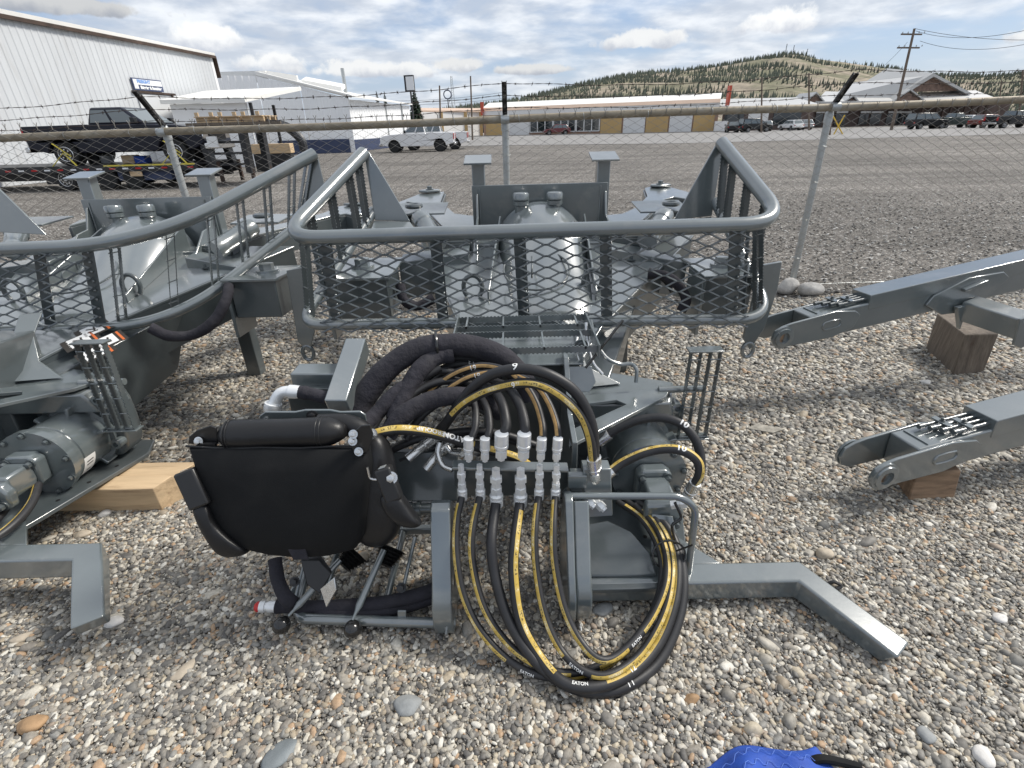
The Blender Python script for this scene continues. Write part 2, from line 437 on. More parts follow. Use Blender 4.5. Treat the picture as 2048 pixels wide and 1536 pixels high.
class MB:
    def __init__(self):
        self.v, self.f, self.uv = [], [], {}

    def add(self, vs, fs):
        b = len(self.v)
        self.v += [V(p) for p in vs]
        self.f += [tuple(b + i for i in f) for f in fs]
        return self

    def box(self, c, s, rz=0.0, ry=0.0, rx=0.0):
        m = Matrix.Rotation(rz, 3, 'Z') @ Matrix.Rotation(ry, 3, 'Y') @ Matrix.Rotation(rx, 3, 'X')
        c = V(c)
        vs = [c + m @ V((sx * s[0] / 2, sy * s[1] / 2, sz * s[2] / 2)) for sz in (-1, 1) for sy in (-1, 1) for sx in (-1, 1)]
        return self.add(vs, [(0, 2, 3, 1), (4, 5, 7, 6), (0, 1, 5, 4), (2, 6, 7, 3), (0, 4, 6, 2), (1, 3, 7, 5)])

    def bar(self, p0, p1, w, h, up=None):
        """box section from p0 to p1; h along up, w across"""
        p0, p1 = V(p0), V(p1)
        a, b = perp(p1 - p0, V(up) if up is not None else None)
        vs = [p + a * (sa * h / 2) + b * (sb * w / 2) for p in (p0, p1) for sa, sb in ((-1, -1), (1, -1), (1, 1), (-1, 1))]
        return self.add(vs, [(0, 1, 2, 3), (7, 6, 5, 4), (0, 4, 5, 1), (1, 5, 6, 2), (2, 6, 7, 3), (3, 7, 4, 0)])

    def plate(self, pts, th):
        """flat polygon given a thickness vector (or a number: along its normal)"""
        pts = [V(p) for p in pts]
        if not isinstance(th, Vector):
            n = V((0, 0, 0))
            for i in range(len(pts)):
                n += pts[i].cross(pts[(i + 1) % len(pts)])
            th = n.normalized() * th
        k = len(pts)
        fs = [tuple(range(k)), tuple(reversed(range(k, 2 * k)))]
        fs += [(i, i + k, (i + 1) % k + k, (i + 1) % k) for i in range(k)]
        return self.add(pts + [p + th for p in pts], fs)

    def cyl(self, p0, p1, r0, r1=None, n=20, caps=True):
        return self.lathe(p0, V(p1) - V(p0), [(0, r0), ((V(p1) - V(p0)).length, r0 if r1 is None else r1)], n, caps)

    def lathe(self, p, ax, prof, n=20, caps=True, ph=0.0):
        p, ax = V(p), V(ax).normalized()
        a, b = perp(ax)
        vs, fs = [], []
        for d, r in prof:
            for i in range(n):
                t = 2 * math.pi * i / n + ph
                vs.append(p + ax * d + (a * math.cos(t) + b * math.sin(t)) * max(r, 1e-5))
        for k in range(len(prof) - 1):
            for i in range(n):
                j = (i + 1) % n
                fs.append((k * n + i, k * n + j, (k + 1) * n + j, (k + 1) * n + i))
        if caps:
            fs.append(tuple(reversed(range(n))))
            fs.append(tuple((len(prof) - 1) * n + i for i in range(n)))
        return self.add(vs, fs)

    def sphere(self, c, r, n=16, m=10, sc=(1, 1, 1)):
        c = V(c)
        vs, fs = [c + V((0, 0, r * sc[2]))], []
        for j in range(1, m):
            for i in range(n):
                t, q = 2 * math.pi * i / n, math.pi * j / m
                vs.append(c + V((math.sin(q) * math.cos(t) * sc[0], math.sin(q) * math.sin(t) * sc[1], math.cos(q) * sc[2])) * r)
        vs.append(c - V((0, 0, r * sc[2])))
        for i in range(n):
            fs.append((0, 1 + i, 1 + (i + 1) % n))
            fs.append((len(vs) - 1, 1 + (m - 2) * n + (i + 1) % n, 1 + (m - 2) * n + i))
        for j in range(m - 2):
            for i in range(n):
                k = 1 + j * n
                fs.append((k + i, k + n + i, k + n + (i + 1) % n, k + (i + 1) % n))
        return self.add(vs, fs)

    def tube(self, path, r, n=12, caps=True, closed=False, rfun=None):
        path = [V(p) for p in path]
        fr = frames(path)
        vs, fs = [], []
        for k, (p, t, a, b) in enumerate(fr):
            rr = r if rfun is None else rfun(k / (len(fr) - 1)) * r
            for i in range(n):
                q = 2 * math.pi * i / n
                vs.append(p + (a * math.cos(q) + b * math.sin(q)) * rr)
        for k in range(len(fr) - 1):
            for i in range(n):
                j = (i + 1) % n
                fs.append((k * n + i, k * n + j, (k + 1) * n + j, (k + 1) * n + i))
        if caps:
            fs.append(tuple(reversed(range(n))))
            fs.append(tuple((len(fr) - 1) * n + i for i in range(n)))
        return self.add(vs, fs)

    def build(self, name, material, parent=None, bevel=0.0, smooth=35, seg=2):
        root = parent
        M = Matrix.Identity(4)
        while root is not None:
            M = root.matrix_basis @ M
            root = root.parent
        M = M.inverted()
        me = bpy.data.meshes.new(name)
        me.from_pydata([M @ p for p in self.v], [], self.f)
        me.validate()
        bm = bmesh.new()
        bm.from_mesh(me)
        bmesh.ops.recalc_face_normals(bm, faces=bm.faces)
        bm.to_mesh(me)
        bm.free()
        me.materials.append(MATS[material] if isinstance(material, str) else material)
        o = bpy.data.objects.new(name, me)
        COL.objects.link(o)
        if parent is not None:
            o.parent = parent
        if smooth:
            me.polygons.foreach_set('use_smooth', [True] * len(me.polygons))
            me.set_sharp_from_angle(angle=rad(smooth))
        if bevel:
            md = o.modifiers.new('bevel', 'BEVEL')
            md.width, md.segments, md.limit_method, md.angle_limit = bevel, seg, 'ANGLE', rad(38)
            md.harden_normals = False
        return o


def frames(path):
    out = []
    a = None
    for k, p in enumerate(path):
        t = (path[min(k + 1, len(path) - 1)] - path[max(k - 1, 0)]).normalized()
        if a is None:
            a, b = perp(t)
        else:
            a = (a - t * a.dot(t)).normalized()
        b = t.cross(a)
        out.append((p, t, a, b))
    return out


def fillet(pts, r, n=6):
    """round the corners of a polyline"""
    pts = [V(p) for p in pts]
    rs = r if isinstance(r, (list, tuple)) else [r] * len(pts)
    out = [pts[0]]
    for i in range(1, len(pts) - 1):
        p, d0, d1 = pts[i], pts[i - 1] - pts[i], pts[i + 1] - pts[i]
        L = min(rs[i], d0.length * 0.48, d1.length * 0.48)
        a, b = p + d0.normalized() * L, p + d1.normalized() * L
        for k in range(n + 1):
            t = k / n
            out.append(a * (1 - t) ** 2 + p * 2 * t * (1 - t) + b * t * t)
    out.append(pts[-1])
    return out


def spline(pts, n=10):
    """Catmull-Rom through the points"""
    pts = [V(p) for p in pts]
    q = [pts[0] * 2 - pts[1]] + pts + [pts[-1] * 2 - pts[-2]]
    out = []
    for i in range(1, len(q) - 2):
        p0, p1, p2, p3 = q[i - 1], q[i], q[i + 1], q[i + 2]
        for k in range(n):
            t = k / n
            out.append(0.5 * ((2 * p1) + (p2 - p0) * t + (2 * p0 - 5 * p1 + 4 * p2 - p3) * t * t + (3 * p1 - p0 - 3 * p2 + p3) * t ** 3))
    out.append(pts[-1])
    return out


def tag(o, label=None, cat=None, group=None, kind=None):
    if label:
        o['label'] = label
    if cat:
        o['category'] = cat
    if group:
        o['group'] = group
    if kind:
        o['kind'] = kind
    return o


def thing(name, loc, label, cat, group=None):
    o = bpy.data.objects.new(name, None)
    o.empty_display_size = 0.1
    o.location = V(loc)
    COL.objects.link(o)
    return tag(o, label, cat, group)


def copy_tree(o, parent=None, skip=()):
    c = o.copy()
    COL.objects.link(c)
    c.parent = parent
    for ch in list(o.children):
        if ch.name not in skip:
            copy_tree(ch, c, skip)
    return c


def text_mesh(body, size, bold=0.0):
    """glyph outlines as flat mesh data (verts, faces), centred, x along the line"""
    cu = bpy.data.curves.new('t', 'FONT')
    cu.body, cu.size, cu.align_x, cu.align_y = body, size, 'CENTER', 'CENTER'
    cu.offset = bold
    cu.resolution_u = 3
    o = bpy.data.objects.new('t', cu)
    COL.objects.link(o)
    dg = bpy.context.evaluated_depsgraph_get()
    me = bpy.data.meshes.new_from_object(o.evaluated_get(dg))
    vs = [v.co.copy() for v in me.vertices]
    fs = [tuple(p.vertices) for p in me.polygons]
    bpy.data.objects.remove(o)
    bpy.data.curves.remove(cu)
    bpy.data.meshes.remove(me)
    return vs, fs


def flat_text(name, body, size, org, ex, ey, material, parent, bold=0.0, lift=0.003, squeeze=1.0):
    vs, fs = text_mesh(body, size, bold)
    ex, ey = V(ex).normalized(), V(ey).normalized()
    n = ex.cross(ey)
    mb = MB()
    mb.add([V(org) + ex * (p.x * squeeze) + ey * p.y + n * lift for p in vs], fs)
    return mb.build(name, material, parent, smooth=0)


def serrated(mb, p0, p1, ddir, depth, th, pitch=0.02, amp=0.004):
    """a grating bar: flat strip from p0 to p1 with a toothed edge on the -ddir side"""
    p0, p1, ddir = V(p0), V(p1), V(ddir).normalized()
    L = (p1 - p0).length
    t = (p1 - p0) / L
    ddir = (ddir - t * ddir.dot(t)).normalized()
    s = t.cross(ddir) * th
    n = max(3, int(L / pitch))
    pts = []
    for i in range(n):
        a = p0 + t * (L * i / n)
        b = p0 + t * (L * (i + 0.5) / n)
        c = p0 + t * (L * (i + 0.55) / n)
        d = p0 + t * (L * (i + 0.98) / n)
        pts += [a, b, c + ddir * amp, d + ddir * amp]
    pts.append(p1)
    base = len(mb.v)
    k = len(pts)
    low = [p + ddir * depth for p in pts]
    vs = pts + low + [p + s for p in pts] + [p + s for p in low]
    fs = []
    for i in range(k - 1):
        fs += [(i, i + 1, k + i + 1, k + i), (2 * k + i, 3 * k + i, 3 * k + i + 1, 2 * k + i + 1), (i, 2 * k + i, 2 * k + i + 1, i + 1)]
    fs += [(k, 2 * k - 1, 4 * k - 1, 3 * k), (0, k, 3 * k, 2 * k), (k - 1, 3 * k - 1, 4 * k - 1, 2 * k - 1)]
    mb.add(vs, fs)
    return mb


def bolt(mb, p, ax, r, h, n=6):
    ax = V(ax).normalized()
    mb.lathe(p, ax, [(0, r * 1.55), (h * .25, r * 1.55)], 14)
    mb.lathe(V(p) + ax * h * .25, ax, [(0, r), (h * .7, r), (h * .75, r * .8)], n)
    return mb


STRIPE_DIR = V((-0.15, -0.62, 0.77))


def hose(name, pts, r, parent, stripe=None, phi=0.0, material='rubber', n=14, dens=10, raw=False, rfun=None, width=0.48):
    """a hose through the points; stripe = list of (from, to, material) in fractions of its length"""
    path = [V(p) for p in pts] if raw else spline(pts, dens)
    mb = MB()
    mb.tube(path, r, n, rfun=rfun)
    h = mb.build(name, material, parent)
    h['_'] = 0
    del h['_']
    cum = [0.0]
    for i in range(1, len(path)):
        cum.append(cum[-1] + (path[i] - path[i - 1]).length)
    for s0, s1, sm in stripe or []:
        vs, uvs, fs = [], [], []
        k = 0
        for (p, t, a, b), s in zip(frames(path), cum):
            if s < s0 * cum[-1] - 1e-6 or s > s1 * cum[-1] + 1e-6:
                continue
            e = (STRIPE_DIR - t * STRIPE_DIR.dot(t)).normalized()
            g = t.cross(e)
            for j in range(5):
                q = phi + width * (j / 2 - 1)
                vs.append(p + (e * math.cos(q) + g * math.sin(q)) * (r * 1.012 + .0004))
                uvs.append((s, j / 4))
            k += 1
        for i in range(k - 1):
            for j in range(4):
                fs.append((i * 5 + j, i * 5 + j + 1, i * 5 + j + 6, i * 5 + j + 5))
        if k < 2:
            continue
        sb = MB()
        sb.add(vs, fs)
        st = sb.build('printed_line', sm, h)
        ul = st.data.uv_layers.new(name='UVMap')
        for lp in st.data.loops:
            ul.data[lp.index].uv = uvs[lp.vertex_index]
    return h, path


def hose_text(path, s, body, size, r, parent, material='marker_white', phi=0.0, flip=False, bold=0.0012, name='lettering', updir=None):
    """lettering wrapped on a hose, centred at the fraction s of its length"""
    cum = [0.0]
    for i in range(1, len(path)):
        cum.append(cum[-1] + (path[i] - path[i - 1]).length)
    fr = frames(path)
    vs, fs = text_mesh(body, size, bold)
    bm = bmesh.new()                      # long strokes are cut up so that they follow the round hose
    bv = [bm.verts.new(p) for p in vs]
    for f in fs:
        try:
            bm.faces.new([bv[i] for i in f])
        except ValueError:
            pass
    bmesh.ops.triangulate(bm, faces=bm.faces)
    for _ in range(3):
        lng = [e for e in bm.edges if e.calc_length() > r * .3]
        if lng:
            bmesh.ops.subdivide_edges(bm, edges=lng, cuts=1)
            bmesh.ops.triangulate(bm, faces=bm.faces)
    bm.verts.index_update()
    vs = [v.co.copy() for v in bm.verts]
    fs = [tuple(v.index for v in f.verts) for f in bm.faces]
    bm.free()
    out = []
    c0 = s * cum[-1]
    for p in vs:
        x, y = (-p.x, -p.y) if flip else (p.x, p.y)
        d = min(max(c0 + x, 0), cum[-1] - 1e-6)
        i = max(k for k in range(len(cum) - 1) if cum[k] <= d)
        w = (d - cum[i]) / max(cum[i + 1] - cum[i], 1e-9)
        q = fr[i][0].lerp(fr[i + 1][0], w)
        t = fr[i][1].lerp(fr[i + 1][1], w).normalized()
        e = (STRIPE_DIR - t * STRIPE_DIR.dot(t)).normalized()
        g = t.cross(e) * -1
        ang = phi + y / r
        out.append(q + (e * math.cos(ang) + g * math.sin(ang)) * (r * 1.03 + .0008))
    mb = MB()
    mb.add(out, fs)
    return mb.build(name, material, parent, smooth=0)


def fitting(p, d, r, parent, L=0.075, name='hose_fitting', m='zinc_white'):
    """crimped sleeve and hexagon nut at the end of a hose; d points from the hose to the port"""
    d = V(d).normalized()
    mb = MB()
    k = r
    mb.lathe(p, d, [(-.35 * L, 1.12 * k), (-.33 * L, 1.32 * k), (.12 * L, 1.36 * k), (.14 * L, 1.26 * k), (.2 * L, 1.26 * k), (.22 * L, 1.38 * k), (.34 * L, 1.38 * k),
                    (.42 * L, 1.0 * k), (.5 * L, .9 * k)], 18)
    mb.lathe(V(p) + d * L * .5, d, [(0, 1.22 * k), (.34 * L, 1.22 * k), (.36 * L, .8 * k), (.5 * L, .8 * k)], 6)
    return mb.build(name, m, parent, smooth=30)

# ------------------------------------------------------------------ the ground
def sheet(name, pts, z, material, sub=0, wave=0.0):
    mb = MB()
    if sub == 0:
        mb.add([V((p[0], p[1], z)) for p in pts], [tuple(range(len(pts)))])
    o = mb.build(name, material, smooth=0)
    return tag(o, kind='structure')


sheet('ground', [(-6000, -40), (6000, -40), (6000, 6000), (-6000, 6000)], -0.012, 'yard')


def edge_y(x):                         # the pebbles end in a ragged line under the fence
    return 5.02 + 0.02 * x + 0.10 * math.sin(x * 2.3) + 0.06 * math.sin(x * 5.1 + 1)


_xs = [-9 + 0.15 * i for i in range(121)]
sheet('gravel_bed', [(x, edge_y(x)) for x in _xs][::-1] + [(-9, -2.5), (9, -2.5)], 0.0, 'gravel_bed')
rd = [G(640, 297), G(1000, 291), G(1360, 287), G(2060, 268), G(2700, 252), G(2500, 245), G(2048, 249), G(1440, 261), G(975, 271), G(820, 276)]
sheet('road', [(p.x, p.y) for p in rd], 0.012, 'road')
kb = MB()
for (a, b), (c, d) in zip([(700, 277), (975, 272.5), (1240, 268)], [(975, 272.5), (1240, 268), (1450, 263.5)]):
    p, q = G(a, b), G(c, d)
    kb.bar(p + V((0, 0, .06)), q + V((0, 0, .06)), .3, .15)
tag(kb.build('kerb', 'road', smooth=0), kind='structure')


def pebble_field(name, poly, density, rmin, rmax, power, material, seed, big=0.0, flat=0.62, sub=2, fade=None):
    """loose stones: thousands of pebbles of five shapes lying on the bed"""
    me = bpy.data.meshes.new(name)
    if fade:
        nr = len(poly) // 2
        me.from_pydata([(p[0], p[1], 0.0) for p in poly], [], [(k, 2 * nr - 1 - k, 2 * nr - 2 - k, k + 1) for k in range(nr - 1)])
    else:
        me.from_pydata([(p[0], p[1], 0.0) for p in poly], [], [tuple(range(len(poly)))])
    o = bpy.data.objects.new(name, me)
    COL.objects.link(o)
    ng = bpy.data.node_groups.new(name, 'GeometryNodeTree')
    ng.interface.new_socket('Geometry', in_out='INPUT', socket_type='NodeSocketGeometry')
    ng.interface.new_socket('Geometry', in_out='OUTPUT', socket_type='NodeSocketGeometry')
    N, L = ng.nodes.new, ng.links.new
    gi, go = N('NodeGroupInput'), N('NodeGroupOutput')
    di = N('GeometryNodeDistributePointsOnFaces')
    di.inputs['Density'].default_value = density
    di.inputs['Seed'].default_value = seed
    L(gi.outputs[0], di.inputs['Mesh'])
    if fade:                               # the stones thin out with the distance
        po = N('GeometryNodeInputPosition')
        sx = N('ShaderNodeSeparateXYZ')
        L(po.outputs[0], sx.inputs[0])
        mr = N('ShaderNodeMapRange')
        mr.inputs[1].default_value, mr.inputs[2].default_value = fade
        mr.inputs[3].default_value, mr.inputs[4].default_value = density, 0.0
        L(sx.outputs[1], mr.inputs[0])
        L(mr.outputs[0], di.inputs['Density'])
    jn = N('GeometryNodeGeometryToInstance')
    for k in range(6):
        ic = N('GeometryNodeMeshIcoSphere')
        ic.inputs['Radius'].default_value = 1.0
        ic.inputs['Subdivisions'].default_value = sub
        pos = N('GeometryNodeInputPosition')
        nz = N('ShaderNodeTexNoise')
        nz.noise_dimensions = '4D'
        nz.inputs['W'].default_value = k * 7.3 + seed
        nz.inputs['Scale'].default_value = 0.75
        nz.inputs['Detail'].default_value = 1.5
        L(pos.outputs[0], nz.inputs['Vector'])
        ma = N('ShaderNodeMath')
        ma.operation = 'MULTIPLY_ADD'
        L(nz.outputs[0], ma.inputs[0])
        ma.inputs[1].default_value = 1.3
        ma.inputs[2].default_value = 0.35
        sc = N('ShaderNodeVectorMath')
        sc.operation = 'SCALE'
        L(pos.outputs[0], sc.inputs[0])
        L(ma.outputs[0], sc.inputs['Scale'])
        sp = N('GeometryNodeSetPosition')
        L(ic.outputs['Mesh'], sp.inputs['Geometry'])
        L(sc.outputs[0], sp.inputs['Position'])
        tr = N('GeometryNodeTransform')
        tr.inputs['Scale'].default_value = (1.0 + .32 * (k % 3), 0.84 + .1 * (k % 2), flat + .12 * (k % 2) - .06 * (k % 3))
        L(sp.outputs[0], tr.inputs['Geometry'])
        ss = N('GeometryNodeSetShadeSmooth')
        L(tr.outputs[0], ss.inputs['Geometry'])
        sm = N('GeometryNodeSetMaterial')
        sm.inputs['Material'].default_value = MATS[material]
        L(ss.outputs[0], sm.inputs['Geometry'])
        L(sm.outputs[0], jn.inputs[0])
    io = N('GeometryNodeInstanceOnPoints')
    L(di.outputs['Points'], io.inputs['Points'])
    L(jn.outputs[0], io.inputs['Instance'])
    io.inputs['Pick Instance'].default_value = True
    ri = N('FunctionNodeRandomValue')
    ri.data_type = 'INT'
    ri.inputs[4].default_value, ri.inputs[5].default_value = 0, 5
    L(ri.outputs[2], io.inputs['Instance Index'])
    rr = N('FunctionNodeRandomValue')
    rr.data_type = 'FLOAT_VECTOR'
    rr.inputs[0].default_value, rr.inputs[1].default_value = (-.38, -.38, 0), (.38, .38, 6.283)
    rr.inputs['Seed'].default_value = 3
    L(rr.outputs[0], io.inputs['Rotation'])
    rs = N('FunctionNodeRandomValue')
    rs.data_type = 'FLOAT'
    rs.inputs['Seed'].default_value = 9
    pw = N('ShaderNodeMath')
    pw.operation = 'POWER'
    L(rs.outputs[1], pw.inputs[0])
    pw.inputs[1].default_value = power
    sz = N('ShaderNodeMath')
    sz.operation = 'MULTIPLY_ADD'
    L(pw.outputs[0], sz.inputs[0])
    sz.inputs[1].default_value, sz.inputs[2].default_value = rmax - rmin, rmin
    L(sz.outputs[0], io.inputs['Scale'])
    # lift each stone so that it lies on the bed
    rz = N('FunctionNodeRandomValue')
    rz.data_type = 'FLOAT'
    rz.inputs[2].default_value, rz.inputs[3].default_value = -0.002, 0.009
    rz.inputs['Seed'].default_value = 21
    cx = N('ShaderNodeCombineXYZ')
    L(rz.outputs[1], cx.inputs[2])
    ps = N('GeometryNodeSetPosition')
    L(di.outputs['Points'], ps.inputs['Geometry'])
    L(cx.outputs[0], ps.inputs['Offset'])
    L(ps.outputs[0], io.inputs['Points'])
    L(io.outputs[0], go.inputs[0])
    md = o.modifiers.new('scatter', 'NODES')
    md.node_group = ng
    return o


tag(pebble_field('gravel_near', [(-2.7, .25), (2.7, .25), (3.4, 2.2), (-3.4, 2.2)], 23000, .0028, .0130, 2.6, 'pebbles', 1), 'fine mixed grey and tan pebbles in the foreground', 'gravel', kind='stuff')
tag(pebble_field('gravel_coarse', [(-3.4, .25), (3.4, .25), (7.0, 5.0), (-7.0, 5.0)], 75, .013, .028, 2.6, 'pebbles', 7), 'larger pebbles strewn over the fine gravel', 'gravel', kind='stuff')
tag(pebble_field('gravel_middle', [(-3.4, 2.2), (3.4, 2.2), (5.0, 3.6), (-5.0, 3.6)], 8200, .0050, .0200, 2.6, 'pebbles', 4), 'mixed pebbles around and under the loaders', 'gravel', kind='stuff')
tag(pebble_field('gravel_far', [(-7.5, 3.6), (7.5, 3.6)] + [(x, edge_y(x)) for x in reversed(_xs) if -7.5 <= x <= 7.5], 4600, .0070, .026, 2.5, 'pebbles', 2, sub=1), 'pale pebbles along the foot of the fence', 'gravel', kind='stuff')
tag(pebble_field('crushed_stone', [(-9 - .9 * k, 4.9 + .1 + .45 * k) for k in range(21)] + [(9 + .9 * k, 4.9 + .1 + .45 * k) for k in range(20, -1, -1)], 330, .005, .022, 2.6, 'crushed', 3, sub=1, fade=(5.0, 14.0)), 'dark crushed stone of the yard beyond the fence', 'gravel', kind='stuff')


# ------------------------------------------------------------------ hill with forest
def build_hill():
    prof = [(640, 238), (820, 232), (930, 218), (1000, 209), (1080, 192), (1180, 168), (1250, 155), (1350, 146), (1450, 133), (1520, 119), (1575, 111), (1600, 112), (1640, 121),
            (1700, 129), (1780, 140), (1850, 153), (1950, 156), (2048, 150), (2300, 150), (2700, 190)]
    Y1, Y0 = 1500.0, 520.0

    def ridge(px):
        for (a, b), (c, d) in zip(prof, prof[1:]):
            if a <= px <= c:
                t = (px - a) / (c - a)
                return b + (d - b) * t
        return prof[-1][1]
    rows, cols = 34, 190
    vs, fs = [], []
    hts = {}
    for j in range(cols):
        px = 640 + (2700 - 640) * j / (cols - 1)
        top = A(px, ridge(px), Y1)
        for i in range(rows):
            t = i / (rows - 1)
            Yc = Y0 + (Y1 - Y0) * t * 1.12
            s = min(t * 1.12, 1.0)
            k = 3 * s * s - 2 * s ** 3
            k = .35 * s + .65 * k
            x = top.x * Yc / Y1
            z = top.z * k if t * 1.12 <= 1 else top.z * (1 - 3 * (t * 1.12 - 1))
            z += (math.sin(x * .021 + i) + math.sin(Yc * .017 + x * .011) + math.sin(x * .05 + Yc * .03)) * 2.6 * s * (1 - s) * 3
            vs.append((x, Yc, z))
            hts[(i, j)] = V((x, Yc, z))
    for j in range(cols - 1):
        for i in range(rows - 1):
            k = j * rows + i
            fs.append((k, k + rows, k + rows + 1, k + 1))
    m = bpy.data.materials.new('hillside')
    m.use_nodes = True
    g = NT(m.node_tree)
    b = g.n('ShaderNodeBsdfPrincipled', i_Roughness=0.95)
    b.inputs['Specular IOR Level'].default_value = 0.1
    o = g.n('ShaderNodeOutputMaterial')
    g.l(b.outputs[0], o.inputs[0])
    tc = g.n('ShaderNodeTexCoord').outputs['Object']
    n1 = g.noise(tc, 0.012, 8, 0.65)
    n2 = g.noise(tc, 0.05, 8, 0.7)
    c = g.mix(g.smooth(n1, .42, .6), (0.195, 0.19, 0.13), (0.33, 0.285, 0.225))
    c = g.mix(1.0, c, g.ramp(n2, [(.3, (.6, .6, .62)), (.7, (1.3, 1.28, 1.25))]), 'MULTIPLY')
    g.l(c, b.inputs['Base Color'])
    MATS['hillside'] = m
    mb = MB()
    mb.add(vs, fs)
    tag(mb.build('hill', 'hillside'), kind='structure')
    # the wood on the hill reads as one mass of small conifers
    rng = random.Random(5)
    tv, tf = [], []
    n = 0
    while n < 15000:
        j, i = rng.random() * (cols - 2), rng.random() ** .8 * (rows - 4)
        p = hts[(int(i), int(j))].lerp(hts[(int(i) + 1, int(j) + 1)], rng.random())
        bare = math.sin(p.x * .013 + 2) * math.sin(p.y * .012 + p.x * .004) + .6 * math.sin(p.x * .031 + p.y * .021)
        summit = math.exp(-((p.x / p.y - .60) / .09) ** 2) * (p.y > 900)
        if bare - 1.5 * summit + rng.random() * .9 < 0.10 and (i < 28 or summit > .55):
            continue
        h = rng.uniform(3.5, 11.5) * (.6 + .5 * (p.y / 1500))
        r = h * rng.uniform(.13, .2)
        b0 = len(tv)
        a0 = rng.random() * 6
        for hh, rr in ((-.05, .25), (.12, 1.0), (.5, .62)):
            for q in range(5):
                t = a0 + q * 1.2566
                w = rng.uniform(.7, 1.25)
                tv.append((p.x + math.cos(t) * r * rr * w, p.y + math.sin(t) * r * rr * w, p.z + h * hh))
        tv.append((p.x, p.y, p.z + h))
        for k in range(2):
            for q in range(5):
                tf.append((b0 + k * 5 + q, b0 + k * 5 + (q + 1) % 5, b0 + k * 5 + 5 + (q + 1) % 5, b0 + k * 5 + 5 + q))
        for q in range(5):
            tf.append((b0 + 10 + q, b0 + 10 + (q + 1) % 5, b0 + 15))
        n += 1
    mb = MB()
    mb.add(tv, tf)
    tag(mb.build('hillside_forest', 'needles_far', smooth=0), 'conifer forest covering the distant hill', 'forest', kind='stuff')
    for px, py, h in ((1569, 112, 30), (1584, 111, 26), (1611, 116, 24)):
        p = A(px, py + 4, 1500)
        mb = MB()
        for sx in (-1, 1):
            mb.bar(p + V((sx * 1.2, 0, -6)), p + V((sx * .5, 0, h)), .5, .5)
        for q in range(7):
            zz = h * q / 7
            mb.bar(p + V((-1.0, 0, zz)), p + V((1.0, 0, zz + h / 7)), .4, .4)
        which = {1569: 'leftmost tall', 1584: 'middle', 1611: 'rightmost'}[px]
        tag(mb.build('radio_mast', 'cable', smooth=0), which + ' of the three thin radio masts on the hill top', 'mast', 'radio masts on the hill top')


build_hill()


def conifer(p, h, label, seed, spread=.23, group=None):
    rng = random.Random(seed)
    t = thing('conifer_tree', p, label, 'tree', group)
    MB().cyl(p, p + V((0, 0, h * .97)), h * .018, h * .003, 8).build('trunk', 'bark', t)
    mb = MB()
    n = 420
    for k in range(n):
        s = (k + rng.random()) / n
        z = h * (.1 + .89 * s)
        L = h * spread * (1 - s) ** .8 * rng.uniform(.6, 1.15) + h * .012
        a = rng.random() * 6.283
        d = V((math.cos(a), math.sin(a), 0))
        e = V((-d.y, d.x, 0))
        q = p + V((0, 0, z))
        w = L * .2
        tip = q + d * L - V((0, 0, L * .38))
        mid = q + d * L * .55 - V((0, 0, L * .14))
        mb.add([q, mid + e * w, tip, mid - e * w, mid - V((0, 0, w * 1.1))], [(0, 1, 2, 3), (0, 4, 1), (1, 4, 2), (2, 4, 3), (3, 4, 0)])
    mb.build('crown', 'needles', t, smooth=0)
    return t


p = G(826, 283)
p = A(830, 205, 84)
p.z = 0
conifer(p, A(826, 176, 84).z, 'tall dark conifer behind the white workshop, below the roadside sign', 1, .27)
for i, (px, py, lab) in enumerate(((752, 180, 'small dark conifer above the white workshop roof, the left of a pair'), (768, 181, 'small dark conifer above the white workshop roof, the right of a pair'))):
    q = A(px, py, 118)
    conifer(V((q.x, q.y, 0)), q.z, lab, 11 + i, .13, 'pair of conifers behind the workshop')

# ------------------------------------------------------------------ chain link fence
def fence_y(x):
    return 5.36 + 0.012 * x


RAILZ = 1.757
fence = thing('chain_link_fence', (0, fence_y(0), 0), 'galvanized chain link fence with weathered top rail and three barbed wires', 'fence')
FX0, FX1 = -7.6, 8.2
rail_slope = 0.0105
MB().tube([V((x, fence_y(x), RAILZ + rail_slope * x + .006 * math.sin(x * 1.3))) for x in [FX0 + i * .4 for i in range(int((FX1 - FX0) / .4) + 1)]], .033, 16).build('top_rail', 'rail_weathered', fence)
posts = [-6.45, -3.24, 0.0, 3.14, 6.35]
for x in posts:
    y = fence_y(x) + .066
    lean = {3.14: .03}.get(x, 0.0)
    pb = MB()
    pb.cyl((x + lean, y, -.05), (x, y, RAILZ - .02), .033, .033, 18)
    po = pb.build('post', 'galv', fence)
    cb = MB()
    cb.lathe((x, y, RAILZ - .10), (0, 0, 1), [(0, .039), (.07, .039), (.085, .036), (.11, .03), (.13, .02)], 16)
    cb.cyl((x - .04, fence_y(x), RAILZ + rail_slope * x), (x + .04, fence_y(x), RAILZ + rail_slope * x), .038, .038, 14)
    cb.build('post_cap', 'galv', po)
    ab = MB()
    top = V((x, y - .27, RAILZ + .29))
    a0 = V((x, y, RAILZ + .01))
    ab.bar(a0, top, .045, .006, up=(0, 1, 1))
    ab.bar(a0 + V((.02, 0, 0)), top + V((.02, 0, 0)), .006, .03, up=(0, 1, 1))
    ab.bar(a0 - V((.02, 0, 0)), top - V((.02, 0, 0)), .006, .03, up=(0, 1, 1))
    ab.build('barb_arm', 'arm_dark', po)
    for z in (.35, .75, 1.12, 1.45):
        tb = MB()
        tb.tube([V((x + .044 * math.cos(t), y + .044 * math.sin(t), z + .006 * math.sin(2 * t))) for t in [i * .35 for i in range(19)]], .0022, 5)
        tb.build('tie_wire', 'galv', po)
